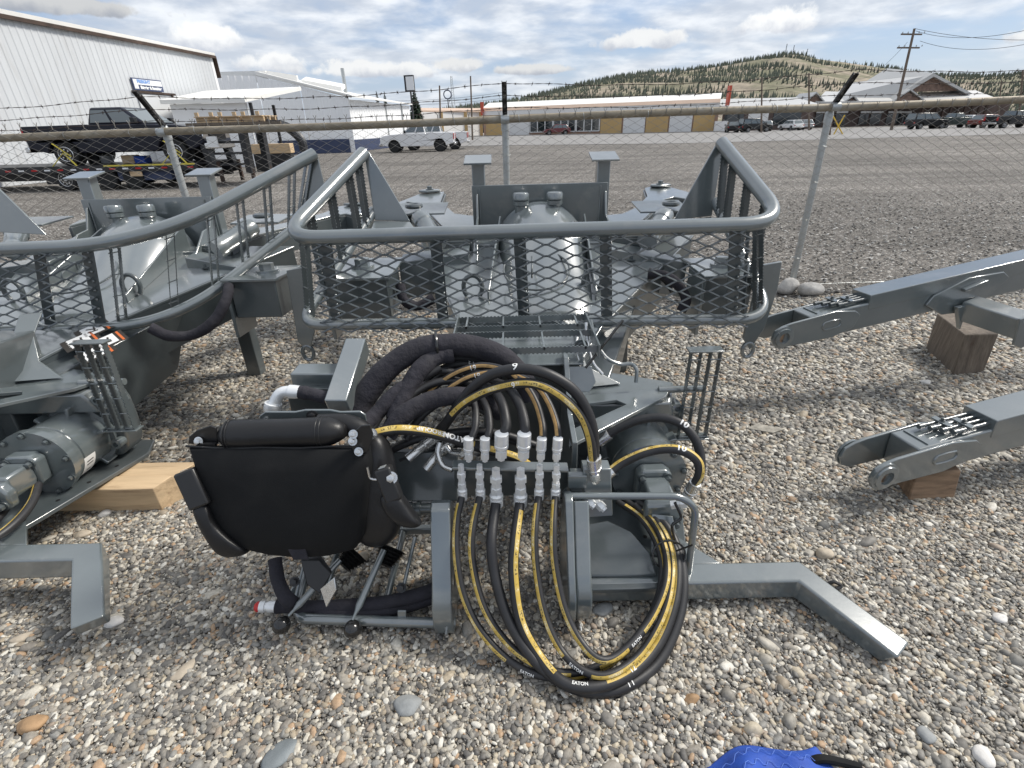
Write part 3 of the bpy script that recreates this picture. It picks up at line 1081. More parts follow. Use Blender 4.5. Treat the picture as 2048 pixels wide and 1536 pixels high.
for k in range(26):                     # ties round the rail
    x = FX0 + .4 + k * .61
    tb = MB()
    tb.tube([V((x + .004 * t, fence_y(x) + .036 * math.cos(t), RAILZ + rail_slope * x + .036 * math.sin(t))) for t in [i * .5 for i in range(14)]], .0022, 5)
    tb.build('tie_wire', 'galv', fence)
# barbed wire: three two-stranded lines with four-point barbs, carried by the arms
rngf = random.Random(3)
for k in range(3):
    f = (.30, .64, .97)[k]
    mb = MB()
    x = FX0
    path = []
    while x <= FX1:
        i = max(j for j in range(len(posts)) if posts[j] <= x) if x >= posts[0] else 0
        span = (x - posts[i]) / (posts[i + 1] - posts[i]) if 0 <= i < len(posts) - 1 and x >= posts[0] else 0.5
        sag = -.035 * math.sin(math.pi * min(max(span, 0), 1)) * (1 + .3 * k)
        path.append(V((x, fence_y(x) + .066 - .27 * f, RAILZ + .01 + rail_slope * x + .28 * f + sag + .004 * math.sin(x * 9 + k * 2))))
        x += .05
    for s in (0, math.pi):
        mb.tube([q + V((0, .0022 * math.cos(i * 1.7 + s), .0022 * math.sin(i * 1.7 + s))) for i, q in enumerate(path)], .0017, 5)
    wire = mb.build('barbed_wire', 'barbed', fence)
    bb = MB()
    for i in range(1, len(path) - 1, 3):
        q = path[i]
        for s in range(2):
            a = rngf.random() * 6
            d = V((.35 * (1 if s else -1), math.cos(a), math.sin(a))).normalized() * .017
            bb.bar(q - d, q + d, .0026, .0026)
        bb.cyl(q - V((.006, 0, 0)), q + V((.006, 0, 0)), .0045, .0045, 6)
    tag(bb.build('barbs', 'barbed', wire), kind='stuff')
# the mesh itself: zigzag wires that hook into their neighbours
mb = MB()
PW, PH = .0715, .0715
nx = int((FX1 - FX0) / PW)
nz = int(1.72 / PH) * 2
r = .0028
for i in range(nx):
    x0 = FX0 + i * PW
    path = []
    for j in range(nz + 1):
        s = (j + i) % 2
        xx = x0 + (PW * .5 if s else -PW * .5) + .004 * math.sin(j * .7 + i * 1.9)
        zz = .055 + j * PH / 2 + .003 * math.sin(i * 2.1 + j)
        path.append(V((xx, fence_y(xx) - .04 + (.004 if s else -.004), zz)))
    # the knuckle above the rail
    vs, fs = [], []
    for q in path:
        for d in range(6):
            vs.append(q + V((r * math.cos(d * 1.0472), r * math.sin(d * 1.0472), 0)))
    for j in range(len(path) - 1):
        for q in range(6):
            fs.append((j * 6 + q, j * 6 + (q + 1) % 6, j * 6 + 6 + (q + 1) % 6, j * 6 + 6 + q))
    mb.add(vs, fs)
    e = path[-1]
    if (nz + i) % 2 == 0:
        c = V((e.x, e.y, e.z))
        for sx in (-1, 1):
            mb.bar(c + V((0, 0, .0)), c + V((sx * .002, 0, .032)), .004, .004)
            mb.bar(c + V((sx * .002, 0, .032)), c + V((sx * .014, 0, .058)), .0038, .0038)
mb.build('chain_link_mesh', 'chainlink', fence, smooth=80)
MB().tube([V((x, fence_y(x) - .006, .06 + .008 * math.sin(x * 2))) for x in [FX0 + i * .3 for i in range(52)]], .0025, 6).build('tension_wire', 'galv', fence)

# ------------------------------------------------------------------ buildings
def corrugated(mb, p0, p1, zt0, zt1, pitch=.3, depth=.02, zb=0.0):
    """ribbed sheet wall between two ground points, top heights zt0 and zt1; ribs stand out towards the camera"""
    p0, p1 = V(p0), V(p1)
    L = (p1 - p0).length
    t = (p1 - p0) / L
    n = V((t.y, -t.x, 0))
    if n.dot(EYE - p0) < 0:
        n = -n
    k = int(L / pitch)
    vs, fs = [], []
    for i in range(k):
        for f, d in ((0, 0), (.62, 0), (.72, depth), (.9, depth)):
            s = (i + f) / k
            q = p0 + t * (L * s) + n * d
            vs += [V((q.x, q.y, zb)), V((q.x, q.y, zt0 + (zt1 - zt0) * s))]
    for i in range(len(vs) // 2 - 1):
        fs.append((2 * i, 2 * i + 2, 2 * i + 3, 2 * i + 1))
    mb.add(vs, fs)


def on_wall(p0, p1, s, z, out=0.0):
    p0, p1 = V(p0), V(p1)
    t = (p1 - p0).normalized()
    n = V((t.y, -t.x, 0))
    if n.dot(EYE - p0) < 0:
        n = -n
    q = p0 + t * s + n * out
    return V((q.x, q.y, z))


# the big warehouse on the left: its long side runs away from the camera
c = A(419, 112, 38.0)
WH1 = V((c.x, c.y, 0))
q = G(-40, 22, c.z)
WH0 = WH1 + (V((q.x, q.y, 0)) - WH1) * 1.45
zw = c.z
wh = thing('warehouse', WH1, 'tall white ribbed metal warehouse at the left with a freight sign', 'warehouse')
mb = MB()
corrugated(mb, WH0, WH1, zw, zw, .32)
mb.build('wall', 'siding', wh, smooth=0)
back = V((-16, 3, 0))
mb = MB()
mb.plate([WH1, WH1 + back, WH1 + back + V((0, 0, zw)), WH1 + V((0, 0, zw))], .2)
mb.build('gable_wall', 'siding_plain', wh, smooth=0)
t = (WH1 - WH0).normalized()
nrm = V((t.y, -t.x, 0))
if nrm.dot(EYE - WH0) < 0:
    nrm = -nrm
mb = MB()
e0, e1 = WH0 + nrm * .16 + V((0, 0, zw + .03)), WH1 + t * .35 + nrm * .16 + V((0, 0, zw + .03))
mb.plate([e0, e1, e1 - nrm * 14 + V((0, 0, 2.2)), e0 - nrm * 14 + V((0, 0, 2.2))], .16)
rf = mb.build('roof', 'roof_white', wh, smooth=0)
mb = MB()
mb.bar(e0 + V((0, 0, -.10)), e1 + V((0, 0, -.06)), .07, .15)
mb.build('gutter', 'rust', rf, smooth=0)
mb = MB()
mb.plate([e1 + V((.02, .03, -.0)), e1 + V((.02, .03, -1.2)), e1 + V((0, .03, -1.2)) - nrm * .7, e1 + V((0, .03, 0)) - nrm * .9], .05)
mb.build('fascia_board', 'rust', rf, smooth=0)
Lw = (WH1 - WH0).length


def wall_param(px, z):
    """distance along the warehouse wall at which a pixel column meets it"""
    v = ray(px, 200)
    # intersect in plan: EYE + v*k = WH0 + t*s
    det = v.x * (-t.y) - v.y * (-t.x)
    k = (WH0.x * (-t.y) - WH0.y * (-t.x)) / det
    s = (v.x * WH0.y - v.y * WH0.x) / det
    return s


def wz(px, py, s):
    v = ray(px, py)
    P = WH0 + t * s
    return CAMH + v.z * (P.y / v.y)


s0, s1 = wall_param(272, 0), wall_param(329, 0)
z0, z1 = wz(300, 182, (s0 + s1) / 2), wz(300, 158, (s0 + s1) / 2)
sg = MB()
sg.plate([on_wall(WH0, WH1, s0, z0, .06), on_wall(WH0, WH1, s1, z0, .06), on_wall(WH0, WH1, s1, z1, .06), on_wall(WH0, WH1, s0, z1, .06)], nrm * .06)
sgo = sg.build('freight_sign', 'sign_navy', smooth=0)
tag(sgo, 'navy and white sign reading FREIGHT Shipping & Receiving on the warehouse wall', 'sign')
ex = t
hh = z1 - z0
wd = s1 - s0
mb = MB()
a, b = s0 + .05, s1 - .05
mb.plate([on_wall(WH0, WH1, a, z0 + hh * .46, .125), on_wall(WH0, WH1, b, z0 + hh * .46, .125), on_wall(WH0, WH1, b, z1 - .05, .125), on_wall(WH0, WH1, a, z1 - .05, .125)], nrm * .01)
mb.plate([on_wall(WH0, WH1, a, z0 + .06, .125), on_wall(WH0, WH1, a + wd * .13, z0 + .06, .125), on_wall(WH0, WH1, a + wd * .13, z0 + hh * .455, .125), on_wall(WH0, WH1, a, z0 + hh * .455, .125)], nrm * .01)
mb.build('sign_panel', 'sign_white', sgo, smooth=0)
flat_text('lettering', 'FREIGHT', hh * .36, on_wall(WH0, WH1, s0 + wd * .36, z0 + hh * .72, .14), ex, (0, 0, 1), 'sign_blue', sgo, .012, 0.004, 1.25)
flat_text('lettering', 'Shipping & Receiving', hh * .34, on_wall(WH0, WH1, s0 + wd * .565, z0 + hh * .24, .14), ex, (0, 0, 1), 'sign_white', sgo, .016, 0.004, wd * .83 / (hh * .34 * 9.6))
# big sliding door under the sign
d0, d1 = wall_param(275, 0), wall_param(345, 0)
zd = wz(300, 190, (d0 + d1) / 2)
mb = MB()
mb.plate([on_wall(WH0, WH1, d0, .02, .04), on_wall(WH0, WH1, d1, .02, .04), on_wall(WH0, WH1, d1, zd, .04), on_wall(WH0, WH1, d0, zd, .04)], nrm * .05)
dr = mb.build('sliding_door', 'door_grey', wh, smooth=0)
mb = MB()
mb.bar(on_wall(WH0, WH1, d0 - .3, zd + .08, .1), on_wall(WH0, WH1, d1 + .2, zd + .08, .1), .10, .10)
mb.bar(on_wall(WH0, WH1, d1, 0, .12), on_wall(WH0, WH1, d1 - .1, zd + .1, .12), .10, .10)
mb.build('door_frame', 'rust', dr, smooth=0)

# the white workshop next to it
Pa, Pb = V((-24.5, 45.0, 0)), G(700, 305)
Pb = V((Pb.x, Pb.y, 0))
Pc = G(826, 289)
Pc = V((Pc.x, Pc.y, 0))
ws = thing('workshop', Pb, 'long low white metal workshop with sloping roofs beside the warehouse', 'workshop')
ta = (Pb - Pa).normalized()


def hit(P0, P1, px, py):
    """point of a vertical wall plane seen at a pixel"""
    v = ray(px, py)
    n = V(((P1 - P0).y, -(P1 - P0).x, 0))
    k = (P0 - EYE).dot(n) / v.dot(n)
    return EYE + v * k


rake = [hit(Pa, Pb, x, y) for x, y in ((400, 150), (512, 152), (600, 172), (697, 197))]
mb = MB()
vs, fs = [], []
for i in range(len(rake) - 1):
    L = (rake[i + 1] - rake[i]).length
    a, b = rake[i], rake[i + 1]
    corrugated(mb, (a.x, a.y, 0), (b.x, b.y, 0), a.z, b.z, .45, .04)
mb.build('wall', 'siding_plain', ws, smooth=0)
mb = MB()
zc = rake[-1].z
eave = hit(Pb, Pc, 826, 207).z
corrugated(mb, Pb, Pc, zc, zc, .6, .04)
mb.build('side_wall', 'siding_plain', ws, smooth=0)
mb = MB()                                  # upper roof strips above the rake
up = V((0, 0, 1))
bk = V((-3, 12, 0))
r0, r1, r2 = rake[1], rake[2], rake[3]
mb.plate([r0 + up * .05, r2 + up * .05 + V((.3, -.1, 0)), r2 + up * .25 + V((.3, -.1, 0)), r0 + up * .25], V((-.1, .25, 0)))
mb.plate([r2 + up * .1 + V((.35, -.2, 0)), V((Pc.x + .4, Pc.y, zc + .1)), V((Pc.x - 6, Pc.y, zc + 1.2)), r0 + bk + up * 1.0, r0 + up * .2], V((0, 0, .12)))
mb.build('roof', 'roof_white', ws, smooth=0)
mb = MB()
h0, h1 = hit(Pa, Pb, 400, 139), hit(Pa, Pb, 508, 136)
mb.plate([V((h0.x, h0.y + 2, rake[0].z - .3)), V((h1.x, h1.y + 2, rake[1].z - .3)), V((h1.x, h1.y + 2, h1.z)), V((h0.x, h0.y + 2, h0.z))], V((0, .3, 0)))
k0, k1, k2, k3 = hit(Pa, Pb, 511, 136), hit(Pa, Pb, 574, 146), hit(Pa, Pb, 576, 158), hit(Pa, Pb, 512, 152)
mb.plate([V((k.x, k.y + 2, k.z)) for k in (k0, k1, k2, k3)], V((0, .3, 0)))
k0, k1, k2, k3 = hit(Pa, Pb, 575, 153), hit(Pa, Pb, 661, 169), hit(Pa, Pb, 662, 178), hit(Pa, Pb, 577, 162)
mb.plate([V((k.x, k.y + 3, k.z)) for k in (k0, k1, k2, k3)], V((0, 1.3, .3)))
mb.build('roof_monitor', 'roof_white', ws, smooth=0)
fl = hit(Pa, Pb, 648, 168)
MB().cyl(fl + V((0, 6, -1)), fl + V((0, 6, 1.6)), .16, .16, 12).build('flue', 'galv', ws)
mb = MB()
n0, n1 = hit(Pa, Pb, 560, 300), V((Pb.x, Pb.y, 0))
mb.plate([V((n0.x, n0.y - .12, 0)), V((n1.x + .1, n1.y - .12, 0)), V((n1.x + .1, n1.y - .12, 1.05)), V((n0.x, n0.y - .12, 1.05))], V((0, .05, 0)))
mb.build('plinth', 'navy_band', ws, smooth=0)
tb = (Pc - Pb).normalized()
mb = MB()
nb_ = V((tb.y, -tb.x, 0))
mb.plate([Pb + nb_ * .1, Pb + tb * 13 + nb_ * .1, Pb + tb * 13 + nb_ * .1 + up * .95, Pb + nb_ * .1 + up * .95], nb_ * -.04)
mb.build('plinth', 'navy_band', ws, smooth=0)
for f in (.55, .83):
    q = Pb + (Pc - Pb) * f
    MB().bar(q + nb_ * .1, q + nb_ * .1 + up * zc, .12, .12).build('downpipe', 'galv', ws, smooth=0)
qa = hit(Pb, Pc, 812, 242)
mb = MB()
mb.plate([qa + nb_ * .08, qa + nb_ * .08 + tb * 2.4, qa + nb_ * .08 + tb * 2.4 - up * 2, qa + nb_ * .08 - up * 2], nb_ * .03)
wn = mb.build('window', 'glass', ws, smooth=0)
for f in (0, 1.2, 2.4):
    MB().bar(qa + nb_ * .13 + tb * f, qa + nb_ * .13 + tb * f - up * 2, .1, .1).build('window_bar', 'white_panel', wn, smooth=0)

# lean-to with canopy in front of the workshop
lt = thing('lean_to', A(420, 300, 31), 'white flat-roofed lean-to with open canopy corner between warehouse and workshop', 'shed')
YL = 31.0
l0, l1 = A(338, 205, YL), A(490, 205, YL)
mb = MB()
mb.plate([V((l0.x, YL, 0)), V((l1.x, YL, 0)), V((l1.x, YL, l1.z)), V((l0.x, YL, l1.z))], V((0, .2, 0)))
mb.build('wall', 'siding_plain', lt, smooth=0)
z = l1.z
c0, c1 = A(336, 203, YL), A(497, 203, YL)
c2 = G(572, 180, z + .1)
d = V((c2.x - c1.x, c2.y - c1.y, 0))
mb = MB()
mb.plate([V((c0.x - .2, YL - .4, z)), V((c1.x, YL - .4, z)), V((c1.x, YL - .4, z)) + V((1.2, 5.4, .8)), V((c0.x - .4, YL + 5, z + .72))], V((0, 0, .2)))
mb.build('roof', 'roof_white', lt, smooth=0)
for px, dy in ((500, .1), (545, 3.6)):
    q = A(px, 205, YL + dy)
    MB().bar(V((q.x, YL + dy, 0)), V((q.x, YL + dy, z)), .14, .14).build('post', 'trailer_black', lt, smooth=0)

# low white building further along the road
lb0, lb1 = G(836, 277), G(975, 271)
lb0.z = lb1.z = 0
low = thing('low_shop', lb0, 'low white shop building with tan pilasters left of the striped units', 'shop')
h = hit(lb0, lb1, 905, 224).z
mb = MB()
mb.plate([lb0, lb1, lb1 + up * h, lb0 + up * h], V((0, .4, 0)))
mb.build('wall', 'white_panel', low, smooth=0)
mb = MB()
mb.plate([lb0 + V((-.6, -.5, h)), lb1 + V((.2, -.5, h)), lb1 + V((.2, 6, h + .6)), lb0 + V((-.6, 6, h + .6))], V((0, 0, .25)))
mb.build('roof', 'fascia_peach', low, smooth=0)
for px in (841, 884, 932, 962):
    q = hit(lb0, lb1, px, 260)
    MB().box((q.x, q.y - .15, h / 2), (.8, .2, h)).build('pilaster', 'tan_panel', low, smooth=0)
q = hit(lb0, lb1, 965, 252)
MB().box((q.x, q.y - .1, 1.4), (1.3, .15, 1.8)).build('window', 'glass', low, smooth=0)

# the long row of striped units
m0, m1 = G(968, 272), G(1432, 263)
m0.z = m1.z = 0
mt = (m1 - m0).normalized()
mn = V((mt.y, -mt.x, 0))
mall = thing('striped_units', m0, 'long row of retail units with tan and white panels under a peach fascia', 'building')
hm = hit(m0, m1, 1200, 222).z
mb = MB()
mb.plate([m0, m1, m1 + up * hm, m0 + up * hm], mn * -.5)
mb.build('wall', 'pilaster', mall, smooth=0)


def along(px):
    return (hit(m0, m1, px, 250) - m0).dot(mt)


for a, b, kind in ((120, 247, 't'), (288, 436, 'w'), (441, 606, 'g'), (614, 772, 'g'), (780, 948, 'g'), (957, 1110, 't'), (1122, 1280, 'w'), (1287, 1448, 't'), (1458, 1622, 'w'), (1632, 1782, 't')):
    x0, x1 = along(940 + a * .2734), along(940 + b * .2734)
    if kind != 'g':
        mb = MB()
        mb.plate([m0 + mt * x0 + mn * .12, m0 + mt * x1 + mn * .12, m0 + mt * x1 + mn * .12 + up * (hm - .05), m0 + mt * x0 + mn * .12 + up * (hm - .05)], mn * .12)
        mb.build('panel', 'tan_panel' if kind == 't' else 'white_panel', mall, smooth=0)
    else:
        zt = hm * .66
        mb = MB()
        mb.plate([m0 + mt * x0 + mn * .12 + up * zt, m0 + mt * x1 + mn * .12 + up * zt, m0 + mt * x1 + mn * .12 + up * (hm - .05), m0 + mt * x0 + mn * .12 + up * (hm - .05)], mn * .12)
        mb.build('panel', 'tan_panel', mall, smooth=0)
        mb = MB()
        mb.plate([m0 + mt * x0 + mn * .1 + up * .5, m0 + mt * x1 + mn * .1 + up * .5, m0 + mt * x1 + mn * .1 + up * zt, m0 + mt * x0 + mn * .1 + up * zt], mn * .05)
        w = mb.build('window', 'glass', mall, smooth=0)
        mb = MB()
        for i in range(4):
            q = m0 + mt * (x0 + (x1 - x0) * i / 3) + mn * .2
            mb.bar(q + up * .5, q + up * zt, .18, .12)
        mb.bar(m0 + mt * x0 + mn * .2 + up * .5, m0 + mt * x1 + mn * .2 + up * .5, .15, .15)
        mb.build('window_frame', 'white_panel', w, smooth=0)
hf = hit(m0, m1, 1200, 214).z
ht = hit(m0, m1, 1200, 201).z
mb = MB()
mb.plate([m0 + mn * .9 + up * (hm - .1), m1 + mn * .9 + up * (hm - .1), m1 + mn * .9 + up * hf, m0 + mn * .9 + up * hf], mn * -1.2)
fa = mb.build('fascia', 'white_panel', mall, smooth=0)
mb = MB()
mb.plate([m0 + mn * 1.0 + up * (hf + .0), m1 + mn * 1.0 + up * (hf + .0), m1 + mn * .4 + up * (hf + (ht - hf) * .55), m0 + mn * .4 + up * (hf + (ht - hf) * .55)], mn * -.5)
mb.build('fascia_band', 'fascia_peach', fa, smooth=0)
mb = MB()
mb.plate([m0 + mn * .3 + up * (hf + (ht - hf) * .55), m1 + mn * .3 + up * (hf + (ht - hf) * .55), m1 - mn * 3 + up * (ht + .5), m0 - mn * 3 + up * (ht + .5)], mn * -.3)
mb.build('roof', 'roof_white', mall, smooth=0)
for px in (966, 1444):
    q = hit(m0, m1, px, 250)
    MB().box((q.x, q.y - 1.0, (hm + ht) / 2 + .25 + (.5 if px > 1200 else 0)), (.6 if px < 1200 else .35, 1.0, ht - hm + .6 + (.6 if px > 1200 else 0))).build('end_fin', 'fascia_red', mall, smooth=0)

# shop with dark windows at the right end of the row
dq0, dq1 = G(1442, 263), G(1620, 258)
dq0.z = dq1.z = 0
ds = thing('dark_shop', dq0, 'low shop with dark windows and pale flat roof right of the striped units', 'shop')
hd = hit(dq0, dq1, 1500, 216).z
mb = MB()
mb.plate([dq0, dq1, dq1 + up * hd, dq0 + up * hd], V((0, .4, 0)))
mb.build('wall', 'dark_wall', ds, smooth=0)
mb = MB()
mb.plate([dq0 + V((-.5, -.6, hd)), dq1 + V((.5, -.6, hd)), dq1 + V((.5, 8, hd + 1.4)), dq0 + V((-.5, 8, hd + 1.4))], V((0, 0, .3)))
mb.build('roof', 'metal_roof', ds, smooth=0)
for a, b in ((1448, 1486), (1495, 1535), (1545, 1600)):
    x0, x1 = hit(dq0, dq1, a, 240), hit(dq0, dq1, b, 240)
    mb = MB()
    mb.plate([V((x0.x, x0.y - .1, .7)), V((x1.x, x1.y - .1, .7)), V((x1.x, x1.y - .1, hd - .5)), V((x0.x, x0.y - .1, hd - .5))], V((0, .05, 0)))
    mb.build('window', 'glass' if a != 1495 else 'white_panel', ds, smooth=0)
mb = MB()
x0, x1 = hit(dq0, dq1, 1427, 250), hit(dq0, dq1, 1452, 250)
mb.plate([V((x0.x, x0.y - .7, 0)), V((x1.x, x1.y - .7, 0)), V((x1.x, x1.y - .7, 1.6)), V((x0.x, x0.y - .7, 1.6))], V((0, .4, 0)))
mb.build('low_wall', 'white_panel', ds, smooth=0)

# the hall with metal roofs and stone gables
YS = 112.0
st = thing('stone_hall', A(1800, 255, YS), 'large hall with grey metal gable roofs and brown stone gables at the right', 'hall')
S = lambda px, py, dy=0.0: A(px, py, YS + dy)


def flatten(q):
    return V((q.x, q.y, 0))


w0, w1 = S(1614, 250), S(2005, 250)
zwl = S(1800, 208).z
mb = MB()
mb.plate([flatten(w0), flatten(w1), V((w1.x, w1.y, zwl)), V((w0.x, w0.y, zwl))], V((0, .6, 0)))
mb.build('wall', 'dark_wall', st, smooth=0)
# main roof: ridge from far left to the big front gable
mb = MB()
a, b, cc, dd = S(1660, 196, 0), S(1720, 166, 16), S(1868, 146, 16), S(1870, 192, 0)
mb.plate([a, S(1800, 199, -1), S(1867, 148, 0), S(1705, 166, 14)], V((0, .3, .1)))
mb.build('roof', 'metal_roof', st, smooth=0)
mb = MB()
mb.plate([S(1803, 185, -1), S(1867, 146, -1), S(1945, 187, -1), S(1938, 190, -1), S(1868, 153, -1), S(1812, 187, -1)], V((0, 14, 2)))
mb.build('gable_roof', 'metal_roof', st, smooth=0)
mb = MB()
mb.plate([S(1818, 184), S(1869, 153), S(1926, 181)], V((0, .5, 0)))
mb.build('stone_gable', 'stone_wall', st, smooth=0)
for pts, nm in ((((1614, 206), (1630, 190), (1646, 206)), 'a'), (((1692, 205), (1704, 196), (1714, 205)), 'b'), (((1788, 205), (1817, 184), (1844, 201), (1844, 216), (1790, 216)), 'c')):
    mb = MB()
    mb.plate([S(x, y, -3.0) for x, y in pts], V((0, .5, 0)))
    mb.build('stone_gable', 'stone_wall', st, smooth=0)
    ap = S(pts[1][0], pts[1][1], -3)
    el, er = S(pts[0][0] - 5, pts[0][1] + 1, -3.4), S(pts[2][0] + 5, pts[2][1] + 1, -3.4)
    mb = MB()
    mb.plate([el, ap + V((0, -.4, .25)), ap + V((0, 6, .25)), el + V((0, 6, 0))], V((0, 0, .25)))
    mb.plate([ap + V((0, -.4, .25)), er, er + V((0, 6, 0)), ap + V((0, 6, .25))], V((0, 0, .25)))
    mb.build('gable_roof', 'metal_roof', st, smooth=0)
mb = MB()
mb.plate([S(1630, 207, -3.6), S(1795, 205, -3.6), S(1800, 190, 3), S(1650, 186, 6)], V((0, 0, .3)))
mb.plate([S(1838, 204, -3.6), S(1992, 200, -3.6), S(1950, 184, 3), S(1840, 188, 3)], V((0, 0, .3)))
mb.build('porch_roof', 'metal_roof', st, smooth=0)
for px in range(1850, 1990, 14):
    q = S(px, 206, -3.2)
    MB().box((q.x, q.y, q.z / 2), (.35, .35, q.z)).build('porch_post', 'rust', st, smooth=0)
for a, b in ((1632, 1644), (1672, 1690), (1720, 1735), (1742, 1760), (1775, 1784), (1790, 1800), (1806, 1816)):
    p0, p1 = S(a, 228, -.1), S(b, 238, -.1)
    mb = MB()
    mb.plate([V((p0.x, p0.y, .3)), V((p1.x, p1.y, .3)), V((p1.x, p1.y, p0.z)), V((p0.x, p0.y, p0.z))], V((0, -.12, 0)))
    mb.build('window', 'glass', st, smooth=0)
    MB().box(((p0.x + p1.x) / 2, p0.y - .25, p0.z + .3), (abs(p1.x - p0.x) + .2, .2, .35)).build('lintel', 'white_panel', st, smooth=0)

# ------------------------------------------------------------------ poles, wires, signs
def pole(px0, py0, px1, py1, Y, r, label, arms=(), group='utility poles along the road'):
    top = A(px1, py1, Y)
    bot = A(px0, py0, Y)
    k = -bot.z / (top.z - bot.z)
    foot = bot + (top - bot) * k
    t = thing('utility_pole', foot, label, 'pole', group)
    MB().cyl(foot, top, r, r * .7, 10).build('pole', 'pole_wood', t)
    for f, L in arms:
        q = top + (foot - top).normalized() * f
        MB().bar(q - V((L, 0, 0)), q + V((L, .6, 0)), .12, .16).build('crossarm', 'pole_wood', t, smooth=0)
        for s in (-.9, -.45, .45, .9):
            MB().lathe(q + V((L * s, 0, .06)), (0, 0, 1), [(0, .05), (.12, .07), (.2, .03)], 8).build('insulator', 'galv', t)
    return top


tp = pole(1795, 205, 1829, 57, 74, .19, 'tall leaning utility pole with crossarms before the stone hall', ((.55, 1.5), (1.95, 1.6)))
pole(1618, 225, 1618, 146, 86, .15, 'plain thin pole left of the stone hall')
pole(1523, 230, 1524, 155, 80, .13, 'plain thin pole above the dark shop')
pole(881, 245, 879, 171, 78, .14, 'left of the two thin poles before the low white shop')
pole(944, 245, 941, 152, 80, .14, 'right of the two thin poles before the low white shop')
pole(1998, 215, 2003, 160, 100, .12, 'thin pole right of the stone hall')
pole(2040, 215, 2046, 140, 92, .16, 'thick dark pole at the right edge before the hill')
pole(1660, 258, 1664, 215, 60, .13, 'short dark marker post standing on the verge', group='posts on the verge')


def wire(name, p, q, sag, r, label):
    mb = MB()
    mb.tube([p.lerp(q, i / 24) - V((0, 0, sag * 4 * (i / 24) * (1 - i / 24))) for i in range(25)], r, 5)
    return tag(mb.build(name, 'cable'), label, 'cable', 'overhead cables at the right')


wire('overhead_cable', tp, A(2300, 60, 60), 1.0, .025, 'topmost overhead cable from the leaning pole to the right edge')
wire('overhead_cable', A(1832, 62, 74), A(2300, -20, 45), 1.6, .022, 'steep overhead cable rising to the top right corner')
wire('overhead_cable', A(1840, 82, 74), A(2300, 10, 50), 1.8, .022, 'lower steep overhead cable right of the leaning pole')
wire('overhead_cable', A(1815, 84, 74), A(1700, 150, 120), 2.0, .02, 'thin cable falling left from the leaning pole')
wire('overhead_cable', A(700, 200, 82), A(1010, 184, 82), .5, .02, 'upper of the cables between the thin poles')
wire('overhead_cable', A(700, 205, 82), A(1010, 196, 82), .5, .02, 'lower of the cables between the thin poles')
# roadside sign on a mast, ring sign and lattice tower
Yq = 80.0
q = A(819, 167, Yq)
rs = thing('roadside_sign', V((q.x, Yq, 0)), 'dark framed white sign box high on a post above the conifer', 'sign')
MB().cyl((q.x, Yq + .3, 0), (q.x, Yq + .3, q.z), .12, .12, 10).build('post', 'cable', rs)
MB().box((q.x, Yq, q.z), (1.3, .5, 1.95), rz=-.25).build('sign_box', 'trailer_black', rs, smooth=0)
MB().box((q.x + .1, Yq - .28, q.z), (1.1, .06, 1.6), rz=-.25).build('sign_face', 'sign_white', rs, smooth=0)
q = A(895, 189, 120)
rg = thing('ring_sign', V((q.x, 120, 0)), 'blue ring shaped sign on a thin mast in the distance', 'sign')
MB().tube([q + V((math.cos(i * .3142) * .78, 0, math.sin(i * .3142) * .78)) for i in range(21)], .11, 8).build('ring', 'navy_band', rg)
MB().cyl((q.x, 120, 0), (q.x, 120, q.z - .75), .1, .1, 8).build('post', 'cable', rg)
q = A(902, 152, 300)
lt2 = thing('lattice_tower', V((q.x, 300, 0)), 'thin grey lattice radio tower on the horizon left of the fence post', 'tower')
mb = MB()
for k in range(3):
    o_ = V((math.cos(k * 2.094), math.sin(k * 2.094), 0))
    mb.bar(V((q.x, 300, 0)) + o_ * 1.6, V((q.x, 300, q.z)) + o_ * .5, .16, .16)
for k in range(22):
    z0_, z1_ = q.z * k / 22, q.z * (k + 1) / 22
    w0_ = 1.6 - 1.1 * k / 22
    for j in range(3):
        o0, o1 = V((math.cos(j * 2.094), math.sin(j * 2.094), 0)), V((math.cos((j + 1) * 2.094), math.sin((j + 1) * 2.094), 0))
        mb.bar(V((q.x, 300, z0_)) + o0 * w0_, V((q.x, 300, z1_)) + o1 * w0_, .1, .1)
mb.build('lattice', 'galv', lt2, smooth=0)
# yellow guy-wire guards on the verge
for i, (x0, y0, x1, y1) in enumerate(((1665, 232, 1690, 250), (1690, 228, 1672, 250))):
    p, q = A(x0, y0, 62), A(x1, y1, 62)
    p.z, q.z = 1.9, 0
    tag(MB().cyl(q, p, .07, .07, 8).build('bollard_tube', 'yellow_paint'), ('left' if i == 0 else 'right') + ' of two crossed yellow guard tubes on the verge', 'guard', 'yellow guard tubes')

# ------------------------------------------------------------------ vehicles (built at the origin, nose to +X, then placed)
def wheel(parent, x, y, r, w, side, rimm='rim'):
    mb = MB()
    mb.lathe((x, y - w / 2, r), (0, 1, 0), [(0, r * .72), (.0, r * .93), (.03, r), (w - .03, r), (w, r * .93), (w, r * .72)], 24)
    wh_ = mb.build('wheel', 'tyre', parent)
    yo = y + side * (w / 2 + .004)
    mb = MB()
    mb.lathe((x, yo - side * .05, r), (0, side, 0), [(0, r * .70), (.03, r * .70), (.055, r * .62), (.03, r * .52), (.035, r * .2), (.06, r * .16)], 24)
    for k in range(8):
        a = k * math.pi / 4
        mb.cyl((x + math.cos(a) * r * .4, yo - side * .02, r + math.sin(a) * r * .4), (x + math.cos(a) * r * .4, yo, r + math.sin(a) * r * .4), r * .07, n=6)
    mb.build('rim', rimm, wh_)
    return wh_


def arc(cx, cz, r, a0, a1, n=8):
    return [(cx + r * math.cos(rad(a0 + (a1 - a0) * i / n)), cz + r * math.sin(rad(a0 + (a1 - a0) * i / n))) for i in range(n + 1)]


